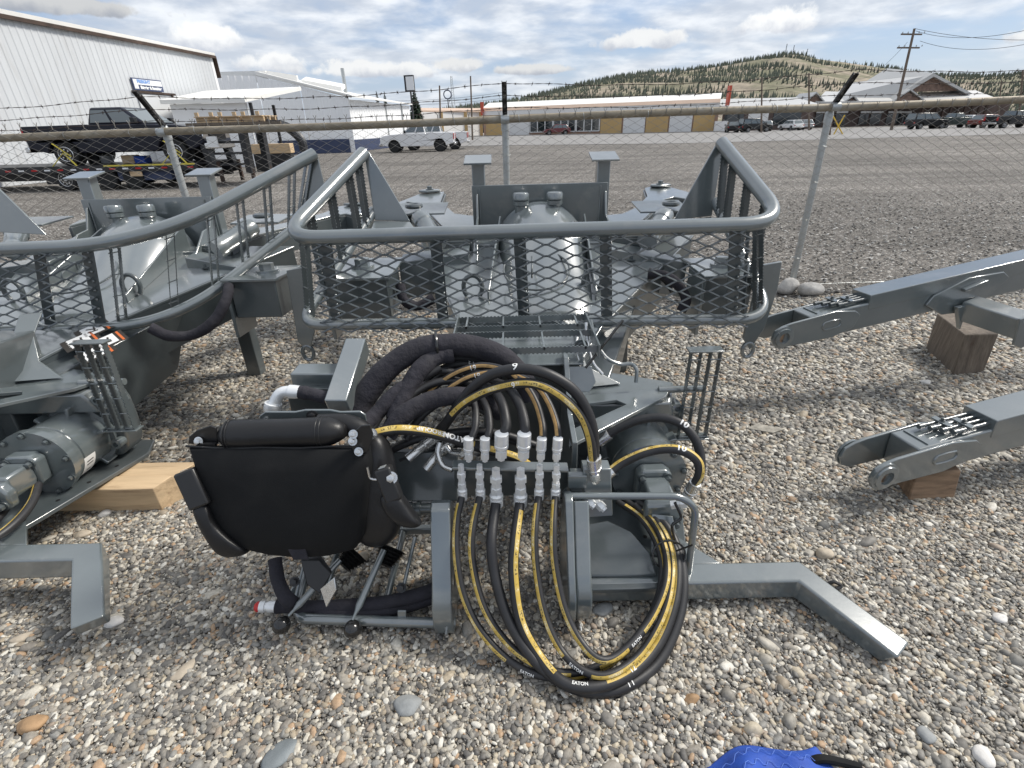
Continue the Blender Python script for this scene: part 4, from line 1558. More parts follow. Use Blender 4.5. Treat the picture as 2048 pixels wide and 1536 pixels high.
def vehicle(name, label, cat, paint, loc, rz, kind='pickup', group=None, tail=True, rimm='rim', rx=0.0, scale=1.0):
    root = thing(name, (0, 0, 0), label, cat, group)
    if kind == 'pickup':
        W2, rw, xr, xf = .98, .40, -1.78, 1.86
        out = [(-2.92, .62), (-2.92, .86), (-.74, .86), (-.74, 1.38), (1.02, 1.36), (2.1, 1.30), (2.72, 1.20), (2.9, 1.05), (2.94, .68), (2.62, .5)]
        roofx, basex, zb, zr = (-.60, .40), (-.74, 1.12), 1.36, 1.93
        wins = ((.06, .44), (.50, .93))
    elif kind == 'van':
        W2, rw, xr, xf = .98, .36, -1.5, 1.55
        out = [(-2.45, .5), (-2.5, 1.15), (1.25, 1.15), (2.25, 1.05), (2.45, .75), (2.4, .45)]
        roofx, basex, zb, zr = (-2.3, .35), (-2.48, 1.45), 1.13, 1.95
        wins = ((.03, .34), (.37, .62), (.65, .93))
    else:
        W2, rw, xr, xf = .9, .33, -1.35, 1.4
        out = [(-2.15, .45), (-2.2, .95), (-2.0, 1.0), (1.0, .98), (1.95, .86), (2.2, .68), (2.2, .42)]
        roofx, basex, zb, zr = (-1.5, .25), (-2.05, 1.15), .97, 1.58
        wins = ((.08, .36), (.39, .66), (.68, .93))
    out = out + arc(xf, rw + .02, rw + .1, 0, 180) + [(xf - rw - .16, .42), (xr + rw + .16, .42)] + arc(xr, rw + .02, rw + .1, 0, 180)
    mb = MB()
    mb.plate([(x, -W2, z) for x, z in out], V((0, 2 * W2, 0)))
    mb.build('body', paint, root, bevel=.045, smooth=40)
    if kind == 'pickup':
        for s in (-1, 1):
            mb = MB()
            pts = [(-2.92, .8), (-2.94, 1.36), (-.74, 1.38), (-.74, .8)]
            mb.plate([(x, s * (W2 - .012), z) for x, z in pts], V((0, -s * .09, 0)))
            mb.build('bed_side', paint, root, bevel=.02)
        MB().box((-2.90, 0, 1.08), (.07, 2 * W2 - .06, .56)).build('tailgate', paint, root, bevel=.02)
        MB().box((-.80, 0, 1.1), (.06, 2 * W2 - .2, .5)).build('bed_bulkhead', paint, root, smooth=0)
    wr = W2 * .8
    B = [(basex[0], -W2 * .96, zb), (basex[1], -W2 * .96, zb), (basex[1], W2 * .96, zb), (basex[0], W2 * .96, zb)]
    R = [(roofx[0], -wr, zr), (roofx[1], -wr, zr), (roofx[1], wr, zr), (roofx[0], wr, zr)]
    mb = MB()
    mb.add(B + R, [(0, 3, 2, 1), (4, 5, 6, 7), (0, 1, 5, 4), (1, 2, 6, 5), (2, 3, 7, 6), (3, 0, 4, 7)])
    cabin = mb.build('cabin', paint, root, bevel=.06, smooth=40)
    for s, (i, j) in ((-1, (0, 1)), (1, (3, 2))):
        b0, b1, t0, t1 = V(B[i]), V(B[j]), V(R[i]), V(R[j])
        n = V((0, s, .3)).normalized() * .012
        for f0, f1 in wins:
            q = []
            for f, h in ((f0, .12), (f1, .12), (f1, .84), (f0, .84)):
                q.append(b0.lerp(b1, f).lerp(t0.lerp(t1, min(f, .97)), h) + n)
            MB().plate(q, V((0, s * .006, 0))).build('side_window', 'car_glass', cabin, smooth=0)
        MB().box((basex[1] - .22, s * (W2 + .1), zb + .12), (.14, .2, .2)).build('wing_mirror', 'car_dark', root, bevel=.02)
        MB().box((.12 if kind == 'pickup' else 0, s * (W2 + .006), zb - .18), (.2, .02, .05)).build('door_handle', 'chrome' if kind == 'pickup' else paint, root, smooth=0)
    for (i, j), nm, dx in (((1, 2), 'windscreen', .012), ((0, 3), 'rear_window', -.012)):
        b0, b1, t0, t1 = V(B[i]), V(B[j]), V(R[i]), V(R[j])
        q = [b0.lerp(b1, f).lerp(t0.lerp(t1, f), h) + V((dx, 0, .006)) for f, h in ((.05, .08), (.95, .08), (.93, .9), (.07, .9))]
        MB().plate(q, V((dx * .5, 0, 0))).build(nm, 'car_glass', cabin, smooth=0)
    xe, xn = out[0][0], max(p[0] for p in out)
    for s in (-1, 1):
        MB().box((xe + .0, s * (W2 - .11), 1.08 if kind == 'pickup' else .8), (.08, .2, .42 if kind == 'pickup' else .2)).build('tail_light', 'tail_red', root, bevel=.015)
        MB().box((xn - .06, s * (W2 - .2), .9 if kind == 'pickup' else .68), (.1, .36, .2)).build('headlight', 'chrome', root, bevel=.02)
        for x in (xr, xf):
            wheel(root, x, s * (W2 - .13), rw, .25, s, rimm)
            MB().cyl((x, s * (W2 - .34), rw + .02), (x, s * (W2 - .30), rw + .02), rw + .09, n=18).build('wheel_housing', 'tyre', root)
    MB().box((xe - .08, 0, .58), (.16, 2 * W2 - .05, .2)).build('rear_bumper', 'chrome' if kind == 'pickup' else paint, root, bevel=.03)
    MB().box((xn + .02, 0, .56), (.16, 2 * W2 - .05, .22)).build('front_bumper', 'chrome' if kind == 'pickup' else paint, root, bevel=.03)
    MB().box((xn + .0, 0, .88 if kind == 'pickup' else .68), (.06, 1.1, .24)).build('grille', 'car_dark', root, bevel=.01)
    root.location = V(loc)
    root.rotation_euler = (rx, 0, rz)
    root.scale = (scale,) * 3
    return root


def ground_at(px, py, Y):
    q = A(px, py, Y)
    return V((q.x, q.y, 0))


# flatbed gooseneck trailer with the dark pickup on its deck
YT = 20.6
DZ = .80
xl, xr_ = A(-60, 335, YT).x, A(432, 330, YT).x
tr = thing('gooseneck_trailer', (xl, YT, 0), 'long black gooseneck flatbed trailer carrying the dark pickup', 'trailer')
MB().box(((xl + xr_) / 2, YT, DZ - .03), (xr_ - xl, 2.5, .06)).build('deck', 'trailer_black', tr, smooth=0)
for s in (-1, 1):
    mb = MB()
    mb.bar((xl, YT + s * 1.25, DZ - .12), (xr_, YT + s * 1.25, DZ - .12), .08, .2)
    sr = mb.build('side_rail', 'trailer_black', tr, smooth=0)
    mb = MB()
    mb.bar((xl, YT + s * .5, DZ - .32), (xr_ + .3, YT + s * .5, DZ - .32), .15, .36)
    mb.build('main_beam', 'trailer_black', tr, smooth=0)
    if s < 0:
        nm = 20
        for k in range(nm):
            x = xl + (xr_ - xl) * (k + .5) / nm
            MB().box((x, YT - 1.295, DZ - .12), (.2, .012, .05)).build('reflector', 'tail_red' if k % 2 else 'sign_white', sr, smooth=0)
for px in (132, 268):
    x = A(px, 350, YT - 1.1).x
    for dx in ((0,) if px == 132 else (0, -.95)):
        for s in (-1, 1):
            wheel(tr, x + dx, YT + s * 1.08, .37, .26, s, 'rim' if px == 132 else 'tyre')
mb = MB()
mb.box((A(205, 350, YT).x, YT - .9, .42), (2.6, .35, .42))
mb.build('tool_box', 'trailer_black', tr, bevel=.02)
mb = MB()
mb.box((A(330, 350, YT).x, YT - 1.0, .45), (1.9, .3, .36))
mb.build('tool_box', 'navy_band', tr, bevel=.02)
MB().box((A(275, 347, YT - 1.2).x, YT - 1.27, .50), (.42, .03, .16)).build('step', 'wood_fresh', tr, smooth=0)
gx = A(443, 300, YT).x
gtop = A(470, 254, YT).z
for dx in (0, 1.15):
    for s in (-1, 1):
        mb = MB()
        mb.bar((gx + dx + (0 if dx == 0 else .1), YT + s * .75, DZ - .4), (gx + dx + (-.25 if dx == 0 else .15), YT + s * .75, gtop), .2, .34)
        mb.build('neck_upright', 'trailer_black', tr, smooth=0)
        lx = gx + dx + .15
        MB().bar((lx, YT + s * .75, 0.05), (lx, YT + s * .75, DZ), .11, .11).build('landing_leg', 'rust', tr, smooth=0)
for k in range(4):
    z = DZ - .1 + k * .36
    MB().bar((gx + .1, YT - .75, z), (gx + 1.1, YT - .75, z), .06, .08).build('ladder_rung', 'trailer_black', tr, smooth=0)
mb = MB()
for s in (-1, 1):
    mb.bar((gx - .4, YT + s * .6, gtop), (gx + 2.1, YT + s * .35, gtop), .16, .3)
    pts = [(gx + 2.0, YT + s * .3, gtop + .1), (gx + 2.6, YT + s * .2, gtop - .05), (gx + 3.0, YT + s * .1, gtop - .45), (gx + 3.05, YT + s * .05, gtop - .85)]
    mb.tube(spline(pts, 5), .13, 8)
mb.box((gx + 1, YT, gtop), (2.6, 1.3, .1))
mb.build('gooseneck', 'trailer_black', tr, smooth=0)
mb = MB()
mb.cyl((gx + 3.05, YT, gtop - .5), (gx + 3.05, YT, gtop - 1.05), .09, .11, 10)
mb.build('coupler', 'galv', tr)
MB().box((gx + .25, YT - .95, gtop - .45), (.36, .05, .34)).build('warning_sign', 'white_sticker', tr, smooth=0)
MB().bar((gx - 3.6, YT - 1.3, DZ - .02), (gx - .4, YT - 1.3, DZ - .02), .02, .05).build('yellow_mark', 'strap_yellow', tr, smooth=0)
# timber pallets on the neck
for i in range(3):
    pt = thing('pallet', (gx + .3 + i * .82, YT - .2, gtop + .06), ('left', 'middle', 'right')[i] + ' of the timber pallets on the trailer neck', 'pallet', 'pallets on the trailer neck')
    bx = gx + .15 + i * .8
    for k in range(3):
        MB().box((bx, YT - .7 + k * .5, gtop + .22), (.76, .09, .16)).build('bearer', 'wood_fresh', pt, smooth=0)
    for k in range(5):
        MB().box((bx, YT - .75 + k * .28, gtop + .32 + .002 * k), (.76, .2, .03)).build('board', 'wood_fresh', pt, smooth=0)
    for k in range(2):
        MB().box((bx - .25 + k * .5, YT - .86 - .01 * k, gtop + .40), (.12, .06, .12)).build('block', 'wood_fresh', pt, smooth=0)
tag(MB().bar((gx - .5, YT - .95, gtop + .10), (gx + 2.7, YT - .75, gtop + .10), .1, .08).build('plank', 'wood_old', smooth=0), 'weathered plank under the pallets on the trailer neck', 'plank')
bxl = A(545, 297, 27)
tag(MB().box((bxl.x, 27, bxl.z), (1.9, .5, .42)).build('timber_beam', 'wood_fresh', bevel=.01), 'pale timber beam on a dark stand below the trailer coupler', 'timber')
tag(MB().box((bxl.x, 27, (bxl.z - .21) / 2), (1.8, .45, bxl.z - .215)).build('beam_stand', 'trailer_black', bevel=.01), 'dark block that carries the pale timber beam', 'stand')
xc = (A(65, 280, YT).x + A(412, 280, YT).x) / 2
pk = vehicle('dark_pickup', 'dark navy extended cab pickup strapped on the flatbed trailer', 'pickup', 'car_navy', (xc + .5, YT, DZ), 0, 'pickup', rimm='chrome', scale=1.04)
pk.scale = (1.06, 1.0, .93)
for k, (x, s) in enumerate(((-1.75, 1), (1.9, 1))):
    q = V((xc + .5 + x * 1.06, YT - 1.1, DZ))
    mb = MB()
    for d in (-.45, .4):
        mb.bar(q + V((0, 0, .42)), q + V((d, -.12, .0)), .05, .02)
    mb.bar(q + V((-.25, -.02, .72)), q + V((.25, -.02, .3)), .045, .02)
    tag(mb.build('tie_strap', 'strap_yellow', smooth=0), 'yellow tie-down strap over the ' + ('rear' if k == 0 else 'front') + ' wheel of the dark pickup', 'strap', 'tie-down straps')
for i, (px, m_, s_, lab) in enumerate(((200, 'car_dark', .33, 'black drum on the trailer deck under the dark pickup'), (222, 'car_silver', .27, 'grey bucket on the trailer deck under the dark pickup'),
                                       (274, 'wood_fresh', .25, 'cardboard box on the trailer deck by the front wheel'), (297, 'tarp_blue', .22, 'blue bundle on the trailer deck by the front wheel'))):
    q = A(px, 320, YT)
    mb = MB()
    if i < 2:
        mb.lathe((q.x, YT - .2, DZ + .005), (0, 0, 1), [(0, s_ * .7), (.02, s_ * .75), (s_ * .9, s_ * .8), (s_ * 1.0, s_ * .86), (s_ * 1.05, s_ * .7)], 16)
    else:
        mb.box((q.x, YT - .3, DZ + s_ * .55), (s_ * 1.8, .4, s_ * 1.1))
    tag(mb.build(('drum', 'bucket', 'box', 'bundle')[i], m_, bevel=.02), lab, ('drum', 'bucket', 'box', 'bundle')[i])

g0 = G(836, 304)
wp = vehicle('white_pickup', 'white single cab pickup with lettered sides parked beside the workshop', 'pickup', 'car_white', (g0.x, g0.y + .9, 0), math.pi + .02, 'pickup', rimm='tyre')


vehicle('white_pickup', 'second white pickup mostly hidden behind the lettered white pickup', 'pickup', 'car_white', (g0.x + .85, g0.y + 4.5, 0), math.pi + .02, 'pickup', rimm='tyre')
g1 = G(1113, 270)
vehicle('red_car', 'dark red hatchback parked before the shop windows of the striped units', 'car', 'car_red', (g1.x, g1.y, 0), math.pi + .1, 'car', scale=1.1)
for px, Y, kd, pn, rz_, nm, lab, ct, sc_ in (
        (1465, 86, 'car', 'car_dark', 1.3, 'small_car', 'small dark car before the dark shop, nearest the striped units', 'car', .95),
        (1510, 84, 'van', 'car_dark', .1, 'black_van', 'boxy black van parked before the dark shop', 'van', .95),
        (1532, 90, 'car', 'car_silver', 1.2, 'silver_car', 'silver car half hidden beside the boxy black van', 'car', .95),
        (1582, 90, 'car', 'car_white', 1.7, 'white_car', 'white car parked left of the tall marker post', 'car', .95),
        (1606, 92, 'car', 'car_silver', 1.5, 'silver_car', 'silver car parked right beside the marker post', 'car', .95),
        (1852, 76, 'van', 'car_dark', .05, 'dark_van', 'dark green van with pale windscreen parked before the stone hall', 'van', 1.0),
        (1905, 78, 'pickup', 'car_green', .05, 'green_pickup', 'green pickup parked right of the dark van', 'pickup', .95),
        (1942, 82, 'car', 'car_white', .4, 'white_car', 'white car parked before the stone hall between green and maroon cars', 'car', .98),
        (1975, 74, 'car', 'car_maroon', .1, 'maroon_car', 'maroon car parked second from the right edge', 'car', 1.0),
        (2022, 70, 'pickup', 'car_dark', .05, 'black_pickup', 'black pickup parked at the right edge of the road', 'pickup', 1.0)):
    q = ground_at(px, 250, Y)
    vehicle(nm, lab, ct, pn, q, rz_, kd, 'vehicles parked across the road', scale=sc_)

# ------------------------------------------------------------------ the loaders
def DK(px, py, z0=.67, sl=.30, y0=2.45):
    """point of the sloping deck seen at a pixel (z = z0 + sl * (Y - y0))"""
    v = ray(px, py)
    k = (z0 - sl * y0 - CAMH) / (v.z - sl * v.y)
    return EYE + v * k


LD = thing('log_loader', (.2, 2.5, 0), 'grey log loader at the centre with hose bundle and folded black seat', 'loader', 'log loaders on the gravel')
TRANS = V((-2.84, .10, .03))


def loader_core(R):
    zc = V((0, 0, 1))
    # columns with cap plates behind the tank
    yb = 3.74
    for px, pt in ((956, 322), (1207, 315)):
        t = A(px, pt, yb)
        co = MB().bar((t.x, yb, .9), (t.x, yb, t.z), .088, .088).build('column', 'paint', R, bevel=.006)
        MB().box((t.x, yb - .01, t.z + .008), (.185, .185, .014), rx=rad(13)).build('cap_plate', 'paint_top', co, bevel=.003)
    xl, xr = A(943, 370, 3.68).x, A(1216, 366, 3.68).x
    zt = A(1080, 368, 3.68).z
    bp = MB().box(((xl + xr) / 2, 3.685, (zt + .85) / 2), (xr - xl, .014, zt - .85)).build('back_plate', 'paint', R, bevel=.003)
    wb = MB()
    for x in (xl + .05, xr - .05):
        wb.tube([V((x, 3.675, zt - .02)), V((x, 3.672, .95))], .006, 6)
    wb.build('weld_bead', 'paint', bp)
    for px in (952, 1208):
        x = A(px, 390, 3.68).x
        pts = [(x, 3.675, zt - .05), (x, 3.66, zt - .06), (x, 3.60, zt - .20), (x, 3.50, 1.12), (x, 3.36, 1.0), (x, 3.25, .93), (x, 3.25, .85), (x, 3.675, .85)]
        MB().plate([V(p) for p in pts], V((.014, 0, 0))).build('gusset', 'paint', R, bevel=.003)
    xm = A(1080, 420, 3.6).x
    for sx in (-1, 1):
        MB().box((xm + sx * .37, 3.56, .965), (.16, .22, .05)).build('tank_ledge', 'paint', R, bevel=.01)
    # the hooded tank between the columns, running towards the camera
    secs = [(3.62, .315, 1.235, .90), (3.48, .315, 1.23, .88), (3.34, .30, 1.165, .84), (3.2, .28, 1.075, .80), (3.05, .285, .955, .76), (2.9, .28, .885, .72), (2.78, .265, .84, .69), (2.68, .23, .795, .66), (2.62, .16, .755, .64), (2.60, .08, .715, .64)]
    vs, fs = [], []
    n = 24
    for y, hw, zt_, z0 in secs:
        for i in range(n + 1):
            a = math.pi * i / n
            vs.append(V((xm + .03 * (3.6 - y) - hw * math.cos(a), y, z0 + (zt_ - z0) * math.sin(a) ** .9)))
    for k in range(len(secs) - 1):
        for i in range(n):
            j = k * (n + 1) + i
            fs.append((j, j + 1, j + n + 2, j + n + 1))
    fs.append(tuple(range(n + 1)))
    fs.append(tuple((len(secs) - 1) * (n + 1) + i for i in range(n + 1)))
    tk = MB().add(vs, fs).build('tank', 'paint_top', R, smooth=60)
    cv = MB()                                # bolted cover on the tank
    ring = []
    for i in range(33):
        a = 2 * math.pi * i / 32
        ring.append(DK(1073 + 66 * math.cos(a), 540 + 40 * math.sin(a), .905, .40, 2.9))
    cv.tube(ring, .006, 8)
    cv.build('cover_rim', 'paint_dark', tk)
    hd = MB()
    h0, h1 = DK(1064, 528, .925, .40, 2.9), DK(1064, 556, .925, .40, 2.9)
    hd.tube(fillet([h0, h0 + V((0, 0, .05)), h1 + V((0, 0, .05)), h1], .02), .006, 8)
    hd.build('handle', 'paint_dark', tk)
    for px in (1042, 1109):
        q = A(px, 420, 3.52)
        mb = MB()
        mb.lathe((q.x, 3.52, 1.12), (0, 0, 1), [(0, .040), (.10, .040), (.11, .052), (.135, .052), (.137, .044), (.142, .055), (.175, .055), (.185, .048), (.187, .02)], 24)
        mb.build('breather_cap', 'paint', tk)
    q = A(1143, 458, 3.4)
    MB().cyl(q - V((0, 0, .05)), q + V((.02, 0, .05)), .022, .022, 12).build('sight_glass', 'zinc', tk)
    # lifting eyes on the deck
    for px, py in ((947, 572), (1184, 560)):
        q = DK(px, py + 22)
        mb = MB()
        mb.tube([q + V((.055 * math.cos(a), 0, .06 + .07 * math.sin(a))) for a in [math.pi * (i / 14 * 1.5 - .25) for i in range(15)]], .014, 10)
        mb.build('lifting_eye', 'paint_dark', R)
    # sloping deck and its side flanges
    dk = [DK(*p) for p in ((840, 478), (1200, 470), (1388, 470), (1206, 650), (1150, 745), (985, 745), (918, 650), (848, 500))]
    D = MB().plate(dk, V((0, 0, -.016))).build('deck', 'paint_top', R, bevel=.003)
    down = V((.0, .05, -.34))
    for i, j in ((2, 3), (3, 4), (5, 6), (6, 7)):
        a, b = dk[i], dk[j]
        s = V((-.02 if i < 5 else .02, 0, 0))
        MB().plate([a + s, b + s, b + s + down * .95, a + s + down * .8], .014).build('deck_flange', 'paint_dark', R, bevel=.003)
    for px, py in ((1250, 500), (1262, 520), (873, 520), (905, 505)):
        q = DK(px, py)
        bolt(MB(), q, zc, .02, .03).build('deck_bolt', 'paint_dark', D)
    for a, b in (((1000, 480), (975, 600)), ((1165, 475), (1190, 600))):
        p, q = DK(*a), DK(*b)
        MB().plate([p, q, q + zc * .05, p + zc * .16], V((.012, 0, 0))).build('deck_rib', 'paint', R, bevel=.003)
    # wings to both sides with the cylinders in their slots
    wl = [(790, 407), (843, 386), (889, 383), (881, 403), (910, 427), (951, 432), (940, 480), (879, 482), (884, 451), (841, 407), (814, 403), (800, 420)]
    wr = [(1213, 430), (1245, 427), (1271, 415), (1295, 392), (1289, 376), (1318, 368), (1392, 388), (1378, 398), (1348, 393), (1330, 398), (1280, 443), (1283, 470), (1210, 470)]
    for pts, tip, hole in ((wl, (860, 385), (885, 452)), (wr, (1320, 374), (1280, 445))):
        poly = [DK(x, y, 1.03, .10, 3.4) for x, y in pts]
        w = MB().plate(poly, V((0, 0, -.02))).build('wing_plate', 'paint_top', R, bevel=.004)
        mb = MB()
        for i in range(len(poly)):
            a, b = poly[i], poly[(i + 1) % len(poly)]
            mb.plate([a - zc * .02, b - zc * .02, b - zc * .19, a - zc * .19], .012)
        mb.build('wing_web', 'paint_dark', w, bevel=.002)
        q = DK(*tip, 1.03, .10, 3.4)
        s = 1 if tip[0] > 1100 else -1
        mb = MB()
        mb.plate([q + V((-.10, -.03, .004)), q + V((-.02, -.07, .004)), q + V((.10, -.01, .004)), q + V((.08, .05, .004)), q + V((-.07, .05, .004))], zc * .02)
        tb = mb.build('pivot_boss', 'paint', w, bevel=.008)
        bolt(MB(), q + zc * .025, zc, .024, .03).build('pivot_pin', 'paint', tb)
    for a, b, y0, y1, r in (((838, 434), (876, 486), 3.48, 3.24, .06), ((1332, 429), (1294, 483), 3.48, 3.24, .06)):
        p, q = A(*a, y0), A(*b, y1)
        mb = MB()
        d = (q - p).normalized()
        L = (q - p).length
        mb.lathe(p, d, [(0, r * .9), (.03, r * 1.12), (.09, r * 1.12), (.10, r), (L * .8, r), (L * .8 + .01, r * 1.1), (L, r * 1.1)], 24)
        cy = mb.build('cylinder', 'paint', R)
        e = p - d * .08
        mb = MB()
        mb.tube([e + V((.045 * math.cos(t), 0, .0)) + V((0, .045 * math.sin(t), .03)) for t in [i * .3927 for i in range(17)]], .016, 8)
        mb.build('clevis_ring', 'paint_dark', cy)
        c0, c1 = (p + V((-.05, .25, -.04)), p + V((.09, .02, -.05)))
        MB().box(p + V((0, .16, .03)), (.34, .30, .012), rx=.1).build('slot_plate', 'paint', R, bevel=.003)
    # outrigger boxes at the wing ends
    for px, py, y, w, h, dp, sx in ((735, 582, 3.02, .34, .24, .34, -1), (1436, 578, 2.98, .28, .23, .28, 1)):
        c = A(px, py, y)
        b = MB().box(c, (w, dp, h)).build('outrigger_box', 'paint_dark', R, bevel=.006)
        MB().box(c + V((0, .04, h / 2 + .009)), (w + .05, dp + .16, .016)).build('top_plate', 'paint', b, bevel=.003)
        bolt(MB(), c + V((sx * .02, .05, h / 2 + .017)), zc, .045, .055).build('pivot_pin', 'paint', b)
        MB().plate([c + V((-w / 2 - .025, -dp / 2 - .02, h / 2)), c + V((-w / 2 - .004, -dp / 2 - .02, h / 2)), c + V((-w / 2 - .004, -dp / 2 - .02, -h / 2 - .12)), c + V((-w / 2 - .025, -dp / 2 - .02, -h / 2 - .12))], V((0, .25, 0))).build('cheek_plate', 'paint', b, bevel=.003)
        pl = [c + V((-sx * w / 2, .2, h / 2)), c + V((-sx * w / 2, .2, -h / 2)), V((c.x - sx * .62, 3.25, .75)), V((c.x - sx * .62, 3.25, .98))]
        MB().plate(pl, V((0, .16, .02))).build('outrigger_arm', 'paint', R, bevel=.004)
    # plate with towing hole at the right, and the support legs
    c = A(1530, 590, 2.9)
    MB().plate([c + V((-.06, 0, .18)), c + V((.06, 0, .20)), c + V((.07, 0, .02)), c + V((.04, 0, -.22)), c + V((-.02, 0, -.36)), c + V((-.08, 0, -.28))], V((0, .02, 0))).build('tow_plate', 'paint', R, bevel=.004)
    mb = MB()
    e = c + V((-.03, .01, -.36))
    mb.tube([e + V((.035 * math.cos(t), 0, .05 * math.sin(t))) for t in [i * .3927 for i in range(17)]], .013, 8)
    mb.build('tow_eye', 'paint', R)
    for x, y in ((.06, 3.50), (.80, 3.50)):
        MB().bar((x, y, .8), (x + .03, y - .02, 0.0), .10, .10, up=(0, 1, 0)).build('support_leg', 'paint_dark', R, bevel=.005)
    # pedestal: box body under the deck, narrowing to the front
    v8 = [(-.16, 2.20, .10), (.46, 2.20, .10), (.60, 2.95, .30), (-.18, 2.95, .30), (-.14, 2.16, .55), (.46, 2.16, .55), (.78, 2.95, .72), (-.30, 2.95, .72)]
    MB().add([V(p) for p in v8], [(3, 2, 1, 0), (4, 5, 6, 7), (0, 1, 5, 4), (1, 2, 6, 5), (2, 3, 7, 6), (3, 0, 4, 7)]).build('pedestal', 'paint_dark', R, bevel=.008)
    MB().add([V(p) for p in ((-.13, 2.06, .10), (.33, 2.06, .10), (.33, 2.30, .10), (-.13, 2.30, .10), (-.13, 2.06, .765), (.33, 2.06, .765), (.33, 2.36, .765), (-.13, 2.36, .765))], [(3, 2, 1, 0), (4, 5, 6, 7), (0, 1, 5, 4), (1, 2, 6, 5), (2, 3, 7, 6), (3, 0, 4, 7)]).build('mast_block', 'paint_dark', R, bevel=.008)
    mb = MB()
    c = A(1066, 697, 2.05)
    bolt(mb, V((c.x, 2.055, .66)), (0, -1, 0), .018, .03)
    mb.build('pedestal_bolt', 'paint_dark', R)
    # vertical light plate edge and the bracket to the swing drive
    x = A(1131, 850, 1.85).x
    MB().plate([V((x, 1.60, .30)), V((x, 2.06, .22)), V((x, 2.06, .80)), V((x, 1.98, .80)), V((x, 1.80, .62)), V((x, 1.62, .60))], V((.022, 0, 0))).build('web_plate', 'paint', R, bevel=.003)
    z = .545
    br = [G(*p, z) for p in ((1138, 800), (1342, 780), (1330, 800), (1205, 865), (1138, 900), (1138, 868), (1252, 815), (1232, 806), (1138, 818))]
    MB().plate(br, V((0, 0, .018))).build('bracket_plate', 'paint', R, bevel=.003)
    MB().add([V(p) for p in ((x, 2.05, .42), (.78, 2.05, .42), (.84, 2.20, .42), (x, 2.4, .42), (x, 2.03, .53), (.74, 2.03, .53), (.80, 2.20, .555), (x, 2.4, .58))],
             [(3, 2, 1, 0), (4, 5, 6, 7), (0, 1, 5, 4), (1, 2, 6, 5), (2, 3, 7, 6), (3, 0, 4, 7)]).build('drive_housing_top', 'paint', R, bevel=.01)
    sd = [G(1180, 700, .70), G(1238, 640, .82), G(1262, 740, .56), G(1330, 770, .56), G(1180, 790, .55)]
    pts = [(x + .02, 2.15, .56), (x + .30, 2.20, .56), (x + .14, 2.28, .62), (x + .09, 2.36, .74), (x + .10, 2.45, .84), (x + .02, 2.4, .84)]
    MB().plate([V(p) for p in pts], V((.012, -.02, 0))).build('side_web', 'paint', R, bevel=.004)
    # swing drive: rounded gear case, motor and pump
    mx, mz = .61, .275
    pts = []
    for a in range(0, 360, 15):
        ca, sa = math.cos(rad(a)), math.sin(rad(a))
        e = .55
        pts.append(V((mx + .02 + .20 * math.copysign(abs(ca) ** e, ca), 2.10, mz + .06 + .205 * math.copysign(abs(sa) ** e, sa))))
    gc = MB().plate(pts, V((0, .12, 0))).build('gear_case', 'paint_dark', R, bevel=.012)
    for dx, dz in ((.155, .15), (.165, -.10), (-.12, -.1), (-.12, .16)):
        MB().lathe((mx + .02 + dx, 2.10, mz + .06 + dz), (0, -1, 0), [(0, .026), (.05, .026), (.052, .014), (.03, .013)], 16).build('case_bolt', 'paint', gc)
    mb = MB()
    mb.lathe((mx, 2.10, mz), (0, -1, 0), [(0, .172), (.02, .172), (.02, .150), (.20, .154), (.205, .146), (.21, .154), (.245, .154), (.25, .168), (.285, .168), (.29, .135), (.30, .06)], 40)
    mo = mb.build('swing_motor', 'paint', R, smooth=40)
    for k in range(9):
        a = k * 2 * math.pi / 9 + .2
        bolt(MB(), V((mx + .154 * math.cos(a), 1.815, mz + .154 * math.sin(a))), (0, -1, 0), .011, .022).build('flange_bolt', 'paint_dark', mo)
    for k in range(6):
        a = k * math.pi / 3 + .3
        MB().box((mx + .165 * math.cos(a), 2.05, mz + .165 * math.sin(a)), (.05, .07, .018), ry=-a).build('motor_lug', 'paint', mo, bevel=.004)
    mb = MB()
    pts = [(mx - .075, 1.80, mz + .06), (mx - .05, 1.80, mz + .085), (mx + .05, 1.80, mz + .085), (mx + .078, 1.80, mz + .06), (mx + .07, 1.80, mz - .05), (mx + .04, 1.80, mz - .085), (mx - .05, 1.80, mz - .085), (mx - .075, 1.80, mz - .05)]
    mb.plate([V(p) for p in pts], V((0, -.06, 0)))
    pu = mb.build('pump', 'paint', R, bevel=.010)
    mb = MB()
    pts = [(mx - .055, 1.745, mz + .055), (mx + .055, 1.745, mz + .055), (mx + .058, 1.745, mz - .02), (mx + .045, 1.745, mz - .06), (mx - .05, 1.745, mz - .06), (mx - .06, 1.745, mz - .02)]
    mb.plate([V(p) for p in pts], V((0, -.13, 0)))
    mb.build('pump_body', 'paint', pu, bevel=.012)
    mb = MB()
    pts = [(mx - .075, 1.62, mz + .04), (mx + .06, 1.62, mz + .045), (mx + .085, 1.62, mz), (mx + .07, 1.62, mz - .075), (mx - .06, 1.62, mz - .085), (mx - .085, 1.62, mz - .05)]
    mb.plate([V(p) for p in pts], V((0, -.05, 0)))
    mb.build('pump_end', 'paint', pu, bevel=.012)
    for dx, dz in ((-.055, .05), (.055, .05), (-.06, -.05), (.05, -.05)):
        bolt(MB(), V((mx + dx, 1.742 if dz > 0 else 1.57, mz + dz)), (0, -1, 0), .014, .028).build('pump_bolt', 'paint_dark', pu)
    # base plate below the drive
    b0 = [V(p) for p in ((x, 1.33, .10), (.62, 1.33, .10), (.70, 1.50, .10), (.86, 2.15, .10), (.80, 2.30, .10), (x, 2.30, .10))]
    bpl = MB().plate(b0, V((0, 0, .022))).build('base_plate', 'paint_dark', R, bevel=.004)
